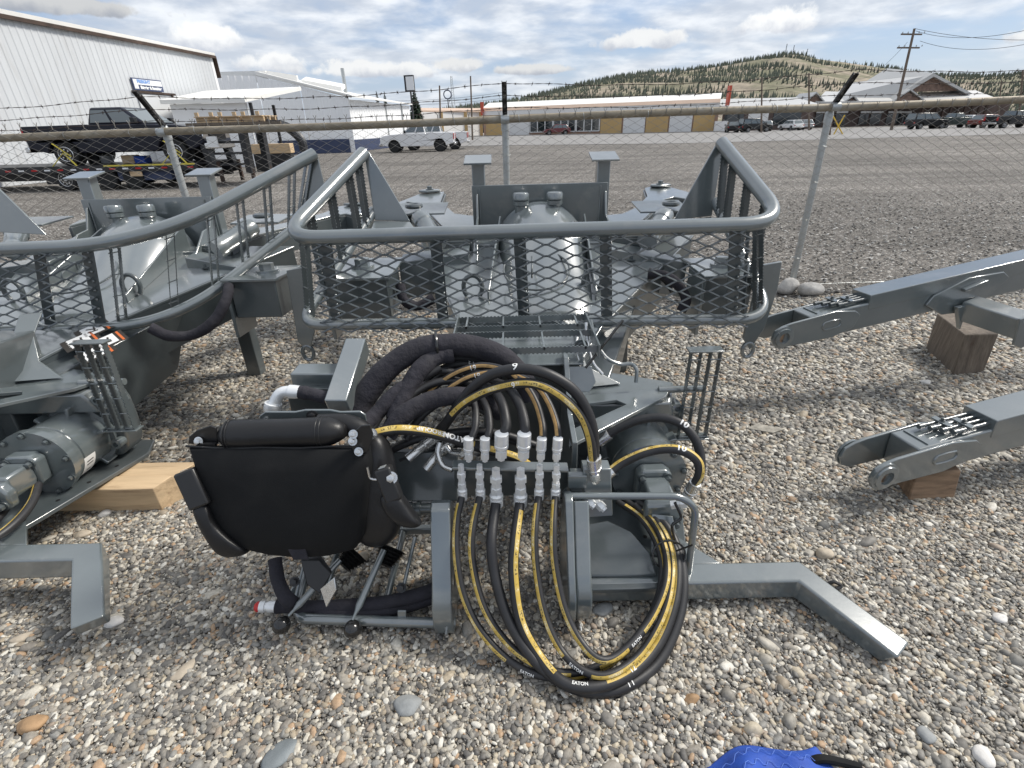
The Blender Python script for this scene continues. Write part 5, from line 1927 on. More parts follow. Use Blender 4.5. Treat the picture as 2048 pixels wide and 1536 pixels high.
    for k in range(4):
        for j in range(2):
            q = b0[2].lerp(b0[3], .15 + .22 * k) + V((-.05 - .12 * j, 0, .022))
            MB().cyl(q, q + V((0, 0, .002)), .009, n=10).build('bolt_hole', 'steel_black', bpl)
    dv = [V(p) for p in ((x, 1.345, .125), (.60, 1.345, .125), (.60, 1.40, .20), (.56, 1.52, .215), (x, 1.56, .215))]
    # leg beam along the front and its bent foot
    kz = .075
    e0, e1 = V((x + .02, 1.40, kz)), G(1612, 1188, kz)
    e1 = V((e1.x, 1.395, kz))
    fo = G(1790, 1305, .035)
    w = .098
    bm = MB()
    up = V((0, 0, 1))
    d1 = (fo - e1).normalized()
    n0 = V((0, -1, 0))
    n1 = V((-d1.y * -1, d1.x * -1, 0)).normalized()
    n1 = V((d1.y, -d1.x, 0)).normalized()
    mid = (n0 + n1).normalized() * (w / 2 / max(.3, math.cos(n0.angle(n1) / 2)))
    secs = [(e0, n0 * w / 2, up * .048), (e1, mid, up * .048), (fo, n1 * w / 2, (up * .036 + d1 * .02))]
    vs = []
    for p, s, u in secs:
        vs += [p + s - u, p - s - u, p - s + u, p + s + u]
    fs = [(0, 1, 2, 3), (11, 10, 9, 8)]
    for k in range(2):
        for i in range(4):
            fs.append((k * 4 + i, k * 4 + (i + 1) % 4, k * 4 + 4 + (i + 1) % 4, k * 4 + 4 + i))
    bm.add(vs, fs)
    bm.build('outrigger_leg', 'paint', R, bevel=.009, seg=3)
    g0 = V((.66, 1.445, kz + .048))
    MB().plate([g0 + V((-.08, 0, -.003)), g0 + V((.16, 0, -.003)), g0 + V((.02, .16, .0)), g0 + V((-.08, .2, .0))], V((0, 0, -.02))).build('leg_gusset', 'paint', R, bevel=.003)
    q0, q1 = G(1382, 1150, .12), G(1345, 1060, .24)
    MB().plate([V((.55, 1.50, .122)), V((.67, 1.48, .122)), V((.64, 1.56, .27)), V((.56, 1.58, .27))], .014).build('pump_stay', 'paint', R, bevel=.003)
    # grating ladder at the right
    la = A(1410, 700, 2.05)
    ld = MB().box((la.x, 2.05, .79), (.155, .06, .008)).build('ladder', 'paint', R, bevel=.002)
    for k in range(4):
        bx = la.x - .066 + k * .044
        serrated(MB(), V((bx, 2.025, .79)), V((bx, 2.025, .33)), V((0, 1, 0)), .032, .0045).build('ladder_bar', 'paint_dark', ld, smooth=0)
    for k in range(6):
        zz = .75 - k * .082
        for sx in (-.044, .044):
            MB().cyl((la.x + sx - .024, 2.03, zz), (la.x + sx + .024, 2.03, zz), .003, n=8).build('ladder_rod', 'paint', ld)
    MB().box((la.x, 2.05, .326), (.165, .06, .008)).build('ladder_foot', 'paint', ld, bevel=.002)
    MB().cyl((la.x - .17, 2.10, .565), (la.x + .05, 2.10, .565), .017, n=14).build('ladder_pipe', 'paint', R)
    # bent guard pipe round the pump
    pr = [V((x, 1.50, .50)), V((.62, 1.48, .50)), V((.70, 1.46, .49)), V((.685, 1.44, .14))]
    pr = [A(1135, 992, 1.46), A(1360, 992, 1.44), A(1392, 1015, 1.43), A(1376, 1148, 1.40)]
    MB().tube(fillet(pr, [0, .06, .08, 0], 8), .0135, 14).build('guard_pipe', 'paint', R)
    # two hinge plates in front
    for a, b in (((868, 1250), 0), ((1128, 1245), 1)):
        q = G(*a, .03)
        y0 = 1.24
        x0 = q.x + .01
        prof = [(y0 - .015, .035), (y0 - .03, .10), (y0 - .02, .17), (y0 + .035, .24), (y0 + .16, .47), (y0 + .19, .48), (y0 + .22, .47), (y0 + .30, .26), (y0 + .30, .05), (y0 + .25, .02), (y0 + .03, .02)]
        if b == 1:
            prof = [(yy + .02, zz + .01) for yy, zz in prof]
        h = MB().plate([V((x0, yy, zz)) for yy, zz in prof], V((.072 if b == 0 else .03, 0, 0))).build('hinge_plate', 'paint', R, bevel=.006, seg=3)
        if b == 1:
            prof2 = [(yy + .004, zz) for yy, zz in prof[:5]] + [(y0 + .2, .46), (y0 + .26, .26), (y0 + .25, .05)]
            MB().plate([V((x0 + .032, yy + .01, zz * .97 + .005)) for yy, zz in prof2], V((.058, 0, 0))).build('hinge_web', 'paint', h, bevel=.008, seg=3)
        MB().cyl((x0 + (.073 if b == 0 else .09), y0 + .11, .17), (x0 + (.0735 if b == 0 else .0905), y0 + .11, .17), .022, n=18).build('pin_hole', 'steel_black', h)
        MB().cyl((x0 + .045, y0 - .012, .06), (x0 + .045, y0 - .04, .06), .006, n=10).build('grease_nipple', 'zinc', h)


loader_core(LD)
L2 = copy_tree(LD)
L2.location = LD.location + TRANS + V((0, 0, .0))
L2.rotation_euler = (rad(-3.4), 0, 0)         # it sits nose-up on its timber
ML2 = L2.matrix_basis @ Matrix.Translation(-LD.location)
tag(L2, 'grey log loader at the left edge with warning decals, its basket cut by the frame', 'loader', 'log loaders on the gravel')


# ------------------------------------------------------------------ baskets
def resample(path, f):
    cum = [0.0]
    for i in range(1, len(path)):
        cum.append(cum[-1] + (path[i] - path[i - 1]).length)
    d = min(max(f, 0), 1) * cum[-1]
    for i in range(len(path) - 1):
        if cum[i + 1] >= d:
            return path[i].lerp(path[i + 1], (d - cum[i]) / max(cum[i + 1] - cum[i], 1e-9))
    return path[-1]


def basket(R, top, bot, r, front, sides, straps, tris, seed):
    """guard basket: two bent rails, expanded mesh in front, grating strips at the sides.
    front = ((ta, tb), (ba, bb)) span of the mesh on the top and bottom rail; sides = strips given as (top fraction, bottom fraction)"""
    tp = MB().tube(top, r, 20).build('top_rail', 'paint', R)
    MB().tube(bot, r * .82, 20).build('bottom_rail', 'paint', R)
    t0, t1, b0, b1 = resample(top, front[0][0]), resample(top, front[0][1]), resample(bot, front[1][0]), resample(bot, front[1][1])

    def P(u, v):
        fa = front[0][0] + (front[0][1] - front[0][0]) * u
        fb = front[1][0] + (front[1][1] - front[1][0]) * u
        return resample(bot, fb).lerp(resample(top, fa), v)
    W_, H_ = ((t1 - t0).length + (b1 - b0).length) / 2, (P(.5, 1) - P(.5, 0)).length
    nw = max(2, round(W_ / .15))
    nh = 17
    mb = MB()
    # strands of expanded metal: zigzag lines from the left to the right, each touching its neighbours
    out = V((0, -.030, 0))
    for k in range(nh + 1):
        pts = []
        for i in range(2 * nw + 1):
            s = 1 if (i + k) % 2 else -1
            v = (k + .5 + s * .5) / (nh + 1)
            for f in (-.12, .12):
                pts.append(P(min(max((i + f) / (2 * nw), 0), 1), -.07 + 1.06 * v) + out)
        for a, b in zip(pts, pts[1:]):
            if (a - b).length > 1e-4:
                mb.bar(a, b, .005, .0085, up=(0, .6, .8))
    mb.build('expanded_mesh', 'paint_dark', R, smooth=0)
    for u, wd in straps:
        a, b = P(u, 0.02), P(u, .98)
        st = MB().bar(a, b, .062, .007, up=(0, 1, 0)).build('strap', 'paint_dark', R, bevel=.002)
        mb = MB()
        for k in range(0, nh + 1, 2):
            q = P(u + .008, (k + .6) / (nh + 1)) + V((0, -.012, 0))
            mb.sphere(q, .007, 8, 6)
        mb.build('weld_spots', 'paint', st)
    for fa, fb in sides:
        a, b = resample(top, fa), resample(bot, fb)
        tdir = (resample(top, min(fa + .01, 1)) - resample(top, max(fa - .01, 0))).normalized()
        inward = V((-tdir.y, tdir.x, 0)).normalized()
        g = None
        for s in (-.021, .021):
            mb = MB()
            serrated(mb, a + tdir * s, b + tdir * s, inward, .03, .0045, .018, .004)
            o = mb.build('grating_bar', 'paint_dark', R, smooth=0)
            g = g or o
        n = 4
        mb = MB()
        for k in range(n):
            q = a.lerp(b, (k + .5) / n)
            mb.cyl(q - tdir * .028 + inward * .006, q + tdir * .028 + inward * .006, .003, n=6)
        mb.build('grating_rod', 'paint', g)
    for pts in tris:
        MB().plate(pts, V((0, .014, 0))).build('end_plate', 'paint', R, bevel=.003)
    # welds at the two corners
    return tp


ye = 3.38
top = fillet([A(727, 306, ye), A(563, 478, 2.60), A(1574, 447, 2.60), A(1443, 286, ye)], [0, .20, .24, 0], 10)
bot = fillet([A(748, 421, ye), A(598, 650, 2.62), A(1545, 638, 2.62), A(1430, 402, ye)], [0, .14, .20, 0], 10)
tri_l = [A(727, 300, ye), A(737, 303, ye), A(820, 443, ye - .05), A(750, 441, ye - .05)]
tri_r = [A(1436, 283, ye), A(1448, 283, ye), A(1424, 432, ye - .02), A(1348, 440, ye - .05)]
brk_l = [A(748, 441, ye - .06), A(820, 443, ye - .06), A(845, 478, 3.2), A(735, 478, 3.1)]
brk_r = [A(1348, 441, ye - .06), A(1424, 433, ye - .03), A(1418, 462, 3.15), A(1332, 470, 3.2)]
sd = [(.055, .055), (.105, .105), (.16, .155), (.215, .205)]
basket(LD, top, bot, .0385, ((.228, .772), (.232, .772)), sd + [(.025, .03)] + [(1 - a, 1 - b) for a, b in sd] + [(.975, .97), (.765, .765)],
       [(.035, 0), (.285, 0), (.475, 0), (.67, 0), (.965, 0)], [tri_l, tri_r], 1)
MB().plate(brk_l, V((0, .0, -.014))).build('wing_bracket', 'paint_top', LD, bevel=.003)
MB().plate(brk_r, V((0, .0, -.014))).build('wing_bracket', 'paint_top', LD, bevel=.003)

top2 = fillet([A(-330, 512, 2.72), A(292, 488, 2.72), A(628, 308, 3.5)], [0, .46, 0], 16)
bot2 = fillet([A(-330, 668, 2.74), A(340, 652, 2.74), A(610, 440, 3.5)], [0, .40, 0], 16)
basket(L2, top2, bot2, .037, ((.0, .50), (.0, .53)), [(.54, .56), (.645, .66), (.73, .75), (.80, .83), (.87, .90), (.94, .96), (.99, .985)], [(.42, 0), (.80, 0), (.985, 0)],
       [[A(624, 306, 3.52), A(634, 308, 3.52), A(655, 400, 3.5), A(596, 442, 3.5)], [A(-60, 330, 3.3), A(-10, 372, 3.3), A(92, 470, 3.2), A(-40, 462, 3.2)]], 2)

# ------------------------------------------------------------------ the centre loader's own equipment
# grating step above the pedestal
def step_grate():
    z = .86
    x0, x1 = G(908, 632, z).x, G(1178, 630, z).x
    yb, yf = G(1040, 630, z).y, G(1040, 697, z).y
    x0, x1 = x0 + .02, x1 - .02
    st = MB().plate([V((x0, yb + .02, z + .012)), V((x0, yf - .01, z + .012)), V((x0, yf - .01, z - .05)), V((x0, yb + .02, z - .05))], V((.008, 0, 0))).build('step_end', 'paint', LD, bevel=.002)
    MB().plate([V((x1, yb + .02, z + .012)), V((x1, yf - .01, z + .012)), V((x1, yf - .01, z - .05)), V((x1, yb + .02, z - .05))], V((.008, 0, 0))).build('step_end', 'paint', LD, bevel=.002)
    for f in (.02, .33, .52, .97):
        y = yb + (yf - yb) * f
        serrated(MB(), V((x0, y, z)), V((x1, y, z)), V((0, 0, -1)), .03, .005, .018, .004).build('step_bar', 'paint', st, smooth=0)
    for k in range(4):
        x = x0 + (x1 - x0) * (.08 + .28 * k)
        for a, b in ((.02, .33), (.52, .97)):
            MB().bar(V((x, yb + (yf - yb) * a, z - .01)), V((x, yb + (yf - yb) * b, z - .01)), .008, .012).build('step_rod', 'paint', st, smooth=0)
    MB().plate([V((x0 + .05, yb - .03, z - .06)), V((x1 - .03, yb - .03, z - .06)), V((x1 - .05, yf + .05, z - .10)), V((x0 + .12, yf + .05, z - .10))], V((0, 0, -.01))).build('step_backing', 'paint', LD, bevel=.003)


step_grate()
# cables and pipes on the right of the pedestal
MB().tube(spline([A(1181, 640, 2.25), A(1190, 680, 2.2), A(1212, 715, 2.15), A(1240, 728, 2.15), A(1262, 728, 2.15), A(1273, 740, 2.12), A(1272, 765, 2.1)], 8), .0095, 10).build('steel_pipe', 'paint', LD)
MB().tube(spline([A(1172, 645, 2.2), A(1176, 690, 2.15), A(1186, 725, 2.1), A(1205, 748, 2.08)], 8), .008, 10).build('steel_pipe', 'zinc', LD)
MB().tube(spline([A(1155, 675, 2.1), A(1152, 700, 2.05), A(1160, 730, 2.03), A(1172, 770, 2.02)], 8), .0065, 8).build('cable', 'zinc', LD)
mb = MB()
mb.bar(A(1246, 640, 2.05), A(1171, 736, 1.98), .012, .005)
mb.build('cable_tie', 'plastic_black', LD, smooth=0)
c = A(1160, 745, 2.0)
MB().plate([c + V((-.07, 0, .03)), c + V((.05, 0, .03)), c + V((.07, -.02, -.04)), c + V((.04, -.04, -.08)), c + V((-.07, -.04, -.07))], .006).build('cable_clip', 'paint', LD, bevel=.002)
MB().lathe(A(1162, 690, 2.06), (0, -1, 0), [(0, .03), (.012, .03), (.014, .02), (.02, .018)], 20).build('plug', 'paint_dark', LD)

# hose manifold: horizontal flange with six bulkhead couplings and an upright plate behind them
YM = 1.555
pl = [A(908, 926, YM), A(1136, 934, YM), A(1136, 972, YM), A(1118, 992, YM), A(930, 992, YM), A(909, 972, YM)]
MAN = MB().plate(pl, V((0, .012, 0))).build('manifold_plate', 'paint_dark', LD, bevel=.004)
a0, a1 = A(905, 930, 1.525), A(1136, 935, 1.525)
MB().bar(a0, a1, .05, .012, up=(0, 0, 1)).build('manifold_flange', 'paint', LD, bevel=.003)
HX = [(927, .0135), (963, .0135), (995, .019), (1043, .019), (1080, .0135), (1113, .0135)]
MB().plate([A(1136, 952, 1.5), A(1175, 952, 1.5), A(1175, 978, 1.5), A(1136, 978, 1.5)], V((0, .03, 0))).build('manifold_arm', 'paint', LD, bevel=.004)

low = [
    [(922, 985, .47), (914, 1040, .42), (913, 1110, .33), (927, 1190, .22), (962, 1262, .12), (1020, 1322, .05), (1085, 1352, .03), (1150, 1352, .03), (1225, 1322, .035), (1290, 1255, .08), (1322, 1170, .15), (1318, 1100, .20), (1285, 1040, .24), (1235, 1003, .25)],
    [(957, 990, .46), (945, 1060, .40), (946, 1130, .30), (968, 1215, .19), (1010, 1280, .10), (1060, 1322, .06), (1120, 1345, .055), (1190, 1335, .05), (1258, 1292, .07), (1310, 1215, .13), (1332, 1140, .18), (1322, 1080, .22), (1290, 1030, .25), (1250, 1000, .25)],
    [(992, 1003, .46), (983, 1080, .38), (990, 1150, .28), (1015, 1235, .17), (1060, 1310, .08), (1115, 1360, .035), (1180, 1384, .022), (1250, 1374, .022), (1318, 1322, .03), (1358, 1235, .09), (1366, 1150, .16), (1348, 1080, .22), (1312, 1030, .25), (1275, 1005, .25)],
    [(1040, 1003, .46), (1030, 1080, .38), (1027, 1150, .29), (1040, 1240, .17), (1076, 1310, .08), (1126, 1364, .06), (1190, 1374, .055), (1262, 1346, .05), (1318, 1285, .07), (1350, 1200, .13), (1354, 1120, .19), (1335, 1062, .23), (1300, 1020, .26)],
    [(1078, 993, .47), (1070, 1060, .40), (1073, 1140, .29), (1090, 1230, .18), (1122, 1300, .10), (1168, 1342, .08), (1222, 1348, .075), (1285, 1302, .08), (1330, 1220, .14), (1344, 1140, .19), (1334, 1080, .23), (1305, 1030, .26)],
    [(1112, 993, .47), (1107, 1060, .40), (1110, 1130, .31), (1128, 1215, .20), (1158, 1278, .13), (1198, 1318, .105), (1242, 1306, .10), (1300, 1240, .13), (1332, 1165, .18), (1330, 1100, .22), (1306, 1045, .25), (1270, 1010, .26)],
]
STR = [[(.02, .36, 'layline'), (.44, .62, 'layline'), (.66, .98, 'layline')], [(.02, .47, 'layline'), (.52, .97, 'layline')], [(.62, .97, 'layline_tan')], [(.02, .40, 'layline'), (.5, .95, 'layline')],
       [(.02, .40, 'layline'), (.46, .97, 'layline')], [(.02, .53, 'layline'), (.57, .97, 'layline')]]
PHI = [.55, .45, 2.4, -.7, .5, .6]
HOSES = []
for k, (pts, (hx, r), st) in enumerate(zip(low, HX, STR)):
    pp = [A(hx - 2, 988 if r < .015 else 1000, 1.478)] + [G(x, y, z) for x, y, z in pts[1:]]
    h, path = hose('hydraulic_hose', pp, r, LD, st, PHI[k])
    HOSES.append((h, path, r))
    d = V((.02, .05, 1)).normalized()
    fitting(path[0], d, r, h, .06 if r < .015 else .07)
    mb = MB()
    mb.lathe(path[0] + d * (.045 if r < .015 else .055), d, [(0, r * 1.0), (.03, r * 1.0), (.032, r * 1.3), (.05, r * 1.3), (.052, r * .9), (.085, r * .85)], 6)
    mb.build('bulkhead_nut', 'zinc_white', h, smooth=30)
hose_text(HOSES[5][1], .55, 'EATON', .0145, .0135, HOSES[5][0], phi=-.6, bold=.0003)
hose_text(HOSES[4][1], .43, 'EATON', .0145, .0135, HOSES[4][0], phi=-.5, bold=.0003)
hose_text(HOSES[0][1], .40, 'EATON', .0145, .0135, HOSES[0][0], phi=-.55, bold=.0003)
hose_text(HOSES[3][1], .45, 'EATON', .016, .019, HOSES[3][0], phi=.7, bold=.0003)
hose_text(HOSES[2][1], .53, '11', .030, .019, HOSES[2][0], phi=.3, bold=.0003, name='chalk_number')
hose_text(HOSES[3][1], .57, '12', .026, .019, HOSES[3][0], phi=.5, bold=.0003, name='chalk_number')
mb = MB()
for c, r_ in ((G(1338, 1110, .22), .055),):
    mb.tube([c + V((r_ * math.cos(t) * 1.15, r_ * .45 * math.sin(t), r_ * math.sin(t) * .9)) for t in [i * .3 for i in range(22)]], .004, 8)
    mb.bar(c + V((.02, -.01, .03)), c + V((.075, -.02, .07)), .006, .004)
mb.build('cable_tie', 'plastic_black', LD, smooth=0)

upp = [
    [(937, 888, 1.49), (945, 872, 1.51), (951, 850, 1.56), (950, 815, 1.64), (938, 790, 1.72), (900, 775, 1.8)],
    [(970, 888, 1.49), (976, 872, 1.51), (979, 850, 1.56), (973, 815, 1.64), (955, 790, 1.74), (915, 770, 1.82)],
    [(1003, 880, 1.49), (1009, 864, 1.51), (1012, 845, 1.56), (1004, 808, 1.64), (985, 780, 1.74), (945, 765, 1.82)],
    [(1048, 880, 1.49), (1050, 864, 1.51), (1048, 840, 1.56), (1037, 805, 1.64), (1015, 775, 1.74), (975, 760, 1.82)],
    [(1083, 888, 1.49), (1086, 872, 1.51), (1084, 845, 1.56), (1072, 805, 1.62), (1050, 770, 1.68), (1015, 742, 1.75), (968, 731, 1.80), (925, 740, 1.80), (885, 762, 1.80), (848, 795, 1.78), (825, 835, 1.74)],
    [(1115, 888, 1.49), (1116, 872, 1.51), (1112, 845, 1.56), (1098, 808, 1.62), (1075, 775, 1.67), (1035, 752, 1.72), (985, 745, 1.76), (940, 754, 1.77), (900, 776, 1.77), (865, 805, 1.76), (840, 840, 1.72)],
]
UST = [[], [(.05, .8, 'layline_tan')], [], [], [(.03, .28, 'layline_tan'), (.34, .93, 'layline_tan')], [(.03, .45, 'layline_tan'), (.5, .93, 'layline_tan')]]
UPH = [0, 2.2, 0, 0, -.5, -.3]
UH = []
for k, (pts, (hx, r), st) in enumerate(zip(upp, HX, UST)):
    h, path = hose('hydraulic_hose', [A(*p) for p in pts], r, LD, st, UPH[k])
    UH.append((h, path, r))
    d = V((-.05, .02, -1)).normalized()
    fitting(path[0], d, r, h, .075 if r < .015 else .085)
hose_text(UH[4][1], .60, '19', .030, r, UH[4][0], phi=.9, flip=True, bold=.0003, name='chalk_number')
hose_text(UH[5][1], .62, '19', .030, r, UH[5][0], phi=.9, flip=True, bold=.0003, name='chalk_number')

# two big arcs marked 9
h9, p9 = hose('hydraulic_hose', [A(*p) for p in ((868, 880, 1.72), (890, 850, 1.70), (922, 803, 1.66), (954, 768, 1.63), (992, 746, 1.60), (1043, 738, 1.58), (1094, 748, 1.56), (1142, 776, 1.55), (1170, 814, 1.54), (1186, 863, 1.53), (1189, 925, 1.53))], .0195, LD)
hose_text(p9, .50, '9', .040, .0195, h9, phi=.1, bold=.0005, name='chalk_number')
h9b, p9b = hose('hydraulic_hose', [A(*p) for p in ((850, 892, 1.70), (880, 858, 1.68), (918, 815, 1.64), (954, 791, 1.61), (992, 776, 1.58), (1043, 766, 1.555), (1085, 772, 1.54), (1130, 799, 1.53), (1163, 835, 1.525), (1180, 878, 1.515), (1187, 930, 1.51))], .0175, LD, [(.22, .98, 'layline')], .42)
hose_text(p9b, .52, '9', .028, .0175, h9b, phi=-.75, bold=.0004, name='chalk_number')
for h, pth, r_ in ((h9, p9, .0195), (h9b, p9b, .0175)):
    fitting(pth[-1], pth[-1] - pth[-4], r_, h, .08, m='zinc')
    fitting(pth[0], pth[0] - pth[3], r_, h, .08, m='zinc')
# black hoses marked 13 behind them
for k, pts in enumerate((((852, 770, 1.9), (880, 742, 1.92), (920, 728, 1.94), (965, 730, 1.96), (1010, 745, 1.98), (1040, 775, 2.0)), ((850, 790, 1.86), (875, 760, 1.88), (915, 744, 1.9), (960, 744, 1.92), (1000, 760, 1.95)),
                         ((760, 830, 1.72), (800, 790, 1.76), (840, 758, 1.80), (880, 735, 1.84)), ((790, 850, 1.7), (812, 800, 1.78), (845, 745, 1.84), (880, 712, 1.9)),
                         ((880, 880, 1.75), (930, 870, 1.75), (985, 872, 1.74), (1040, 885, 1.72)))):
    h, pth = hose('hydraulic_hose', [A(*p) for p in pts], .018, LD)
    if k == 0:
        hose_text(pth, .45, '13', .030, .018, h, phi=0, flip=True, bold=.0003, name='chalk_number')
for k, pts in enumerate((((742, 862, 1.62), (772, 812, 1.70), (815, 768, 1.78), (868, 742, 1.84), (925, 748, 1.86)), ((765, 872, 1.62), (790, 825, 1.68), (835, 782, 1.76), (890, 762, 1.80), (950, 772, 1.8), (985, 800, 1.76)),
                         ((812, 878, 1.66), (838, 838, 1.70), (880, 806, 1.74), (930, 800, 1.76), (972, 825, 1.74)), ((870, 715, 1.95), (925, 706, 1.97), (985, 720, 1.98), (1035, 752, 1.97), (1060, 800, 1.94)),
                         ((850, 728, 1.93), (905, 716, 1.95), (962, 722, 1.96), (1015, 748, 1.95), (1045, 790, 1.92)), ((780, 900, 1.66), (830, 880, 1.68), (885, 868, 1.70), (950, 862, 1.72), (1010, 870, 1.72), (1070, 890, 1.72)),
                         ((800, 920, 1.66), (850, 900, 1.68), (910, 888, 1.70), (970, 890, 1.70)))):
    hose('hydraulic_hose', [A(*p) for p in pts], (.0165, .0165, .015, .019, .019, .0165, .0165)[k], LD)
# fabric sleeves round hose bundles
rs_ = random.Random(4)


def ripple(seed, amp=.05):
    ph = [random.Random(seed + i).uniform(0, 6) for i in range(3)]
    return lambda t: 1 + amp * (.8 * math.sin(t * 13 + ph[0]) + .5 * math.sin(t * 29 + ph[1] + 2 * math.sin(t * 7)) + .25 * math.sin(t * 61 + ph[2]))


for k, (pts, r_, dn) in enumerate((
        (((712, 838, 1.72), (727, 800, 1.76), (752, 762, 1.80), (790, 725, 1.84), (838, 698, 1.88), (888, 690, 1.90), (940, 692, 1.92), (988, 707, 1.93), (1025, 732, 1.93), (1050, 765, 1.92), (1058, 800, 1.9)), .047, 14),
        (((790, 840, 1.66), (808, 790, 1.73), (838, 742, 1.80), (872, 715, 1.86), (905, 708, 1.88)), .036, 14),
        (((775, 868, 1.60), (810, 828, 1.64), (858, 802, 1.68), (910, 792, 1.70), (960, 800, 1.74), (1000, 825, 1.78)), .036, 14),
        (((730, 850, 1.62), (760, 820, 1.68), (800, 780, 1.74), (840, 765, 1.8)), .030, 12))):
    h, pth = hose('sleeved_hose', [A(*p) for p in pts], r_, LD, None, material='sleeve', dens=dn, rfun=ripple(k, .045), n=18)
    if k == 0:
        mb = MB()
        i = int(len(pth) * .47)
        t_ = (pth[i + 1] - pth[i - 1]).normalized()
        a_, b_ = perp(t_)
        mb.tube([pth[i] + (a_ * math.cos(q) + b_ * math.sin(q)) * .052 for q in [j * .3 for j in range(22)]], .006, 6)
        mb.build('cable_tie', 'plastic_black', h)
        sl = MB()
for k, pts in enumerate((((1298, 548, 3.0), (1330, 552, 2.95), (1358, 572, 2.9), (1372, 600, 2.88), (1362, 622, 2.86)), ((868, 596, 2.98), (835, 612, 2.95), (808, 600, 2.95), (800, 570, 3.0)))):
    hose('sleeved_hose', [A(*p) for p in pts], .030, LD, None, material='sleeve', rfun=ripple(50 + k, .05), n=14)
for k in range(2):
    hose('hydraulic_hose', [A(*p) for p in ((1298 + 8 * k, 540 + 8 * k, 3.05), (1325 + 6 * k, 552 + 10 * k, 3.0), (1345, 575 + 8 * k, 2.95))], .016, LD)
# yellow lined hose that runs in front
hy, py_ = hose('hydraulic_hose', [A(*p) for p in ((722, 880, 1.55), (760, 866, 1.56), (800, 860, 1.57), (850, 864, 1.58), (905, 878, 1.59), (965, 897, 1.60), (1030, 915, 1.60), (1062, 935, 1.6))], .0185, LD, [(.03, .46, 'layline'), (.58, .64, 'layline'), (.72, .98, 'layline')], -.35, width=.75)
hose_text(py_, .52, 'EATON', .030, .0185, hy, phi=.35, flip=True, bold=.0012)
hose_text(py_, .39, 'AEROQUIP', .024, .0185, hy, 'white_sticker', phi=.35, flip=True, bold=.0004)
# clear steel elbows under it
for a, b, c_ in (((830, 905, 1.62), (815, 918, 1.6), (850, 890, 1.66)), ((868, 918, 1.62), (852, 938, 1.6), (885, 900, 1.66))):
    p0, p1, p2 = A(*c_), A(*a), A(*b)
    mb = MB()
    mb.tube(fillet([p0 + (p0 - p1) * 1.2, p0, p1, p2], .02), .019, 14)
    mb.lathe(p0, p0 - p1, [(-.01, .020), (-.01, .025), (.05, .026), (.052, .030), (.066, .030), (.068, .022)], 16)
    mb.build('steel_elbow', 'zinc', LD)
MB().tube(spline([A(880, 885, 1.62), A(876, 905, 1.6), A(885, 930, 1.57), A(905, 940, 1.55)], 8), .011, 12).build('steel_elbow', 'zinc', LD)
MB().tube(spline([A(893, 893, 1.62), A(905, 905, 1.6), A(925, 908, 1.56)], 8), .011, 12).build('steel_elbow', 'zinc', LD)

# hoses marked 10 round the swing motor
h10, p10 = hose('hydraulic_hose', [A(*p) for p in ((1208, 876, 1.78), (1235, 858, 1.78), (1280, 840, 1.77), (1325, 836, 1.74), (1365, 850, 1.70), (1392, 882, 1.66), (1402, 925, 1.62), (1396, 965, 1.58))], .0185, LD)
hose_text(p10, .58, '10', .036, .0185, h10, phi=.2, bold=.0010, name='chalk_number')
h11, p11 = hose('hydraulic_hose', [A(*p) for p in ((1213, 950, 1.56), (1245, 926, 1.58), (1290, 906, 1.58), (1335, 898, 1.57), (1372, 905, 1.55), (1396, 925, 1.53), (1398, 950, 1.52), (1385, 975, 1.53))], .0175, LD, [(.02, .97, 'layline')], -.75)
hose_text(p11, .60, '10', .034, .0175, h11, phi=.35, bold=.0010, name='chalk_number')
for h, pth, r_ in ((h10, p10, .0185), (h11, p11, .0175)):
    for a, b in ((0, 3), (-1, -4)):
        if not (h is h10 and a == -1):
            fitting(pth[a], pth[a] - pth[b], r_, h, .085, m='zinc')
# valve block with fittings
vb = MB().plate([A(1166, 938, 1.52), A(1222, 938, 1.52), A(1226, 1032, 1.47), A(1170, 1036, 1.47)], V((0, .06, 0))).build('valve_block', 'paint', LD, bevel=.004)
MB().plate([A(1140, 945, 1.53), A(1166, 945, 1.53), A(1166, 985, 1.5), A(1140, 985, 1.5)], V((0, .03, 0))).build('valve_arm', 'paint_dark', LD, bevel=.004)
for px, py in ((1183, 1006), (1204, 1012)):
    q = A(px, py, 1.46)
    mb = MB()
    mb.lathe(q + V((-.03, .02, .02)), (.6, -.6, -.4), [(0, .014), (.025, .014), (.027, .018), (.05, .018), (.052, .012), (.06, .012)], 6)
    mb.build('adapter', 'zinc_white', LD, smooth=30)
q = A(1342, 1010, 1.55)
mb = MB()
mb.lathe(q, (.8, -.2, .3), [(0, .018), (.02, .018), (.022, .013), (.035, .013), (.037, .02), (.06, .02)], 6)
mb.build('adapter', 'zinc_white', LD, smooth=30)
MB().tube(spline([A(1350, 1005, 1.5), A(1362, 1035, 1.48), A(1345, 1050, 1.47), A(1348, 1075, 1.46), A(1362, 1110, 1.44)], 8), .006, 8).build('cable', 'plastic_black', LD)
# curved reservoir plate behind the hose loop
pts = [G(1146, 1052, .20), G(1215, 1040, .22), G(1262, 1062, .21), G(1300, 1105, .18), G(1314, 1150, .135), G(1146, 1152, .135)]
MB().plate(pts, V((0, 0, -.014))).build('skid_plate', 'paint_dark', LD, bevel=.006)

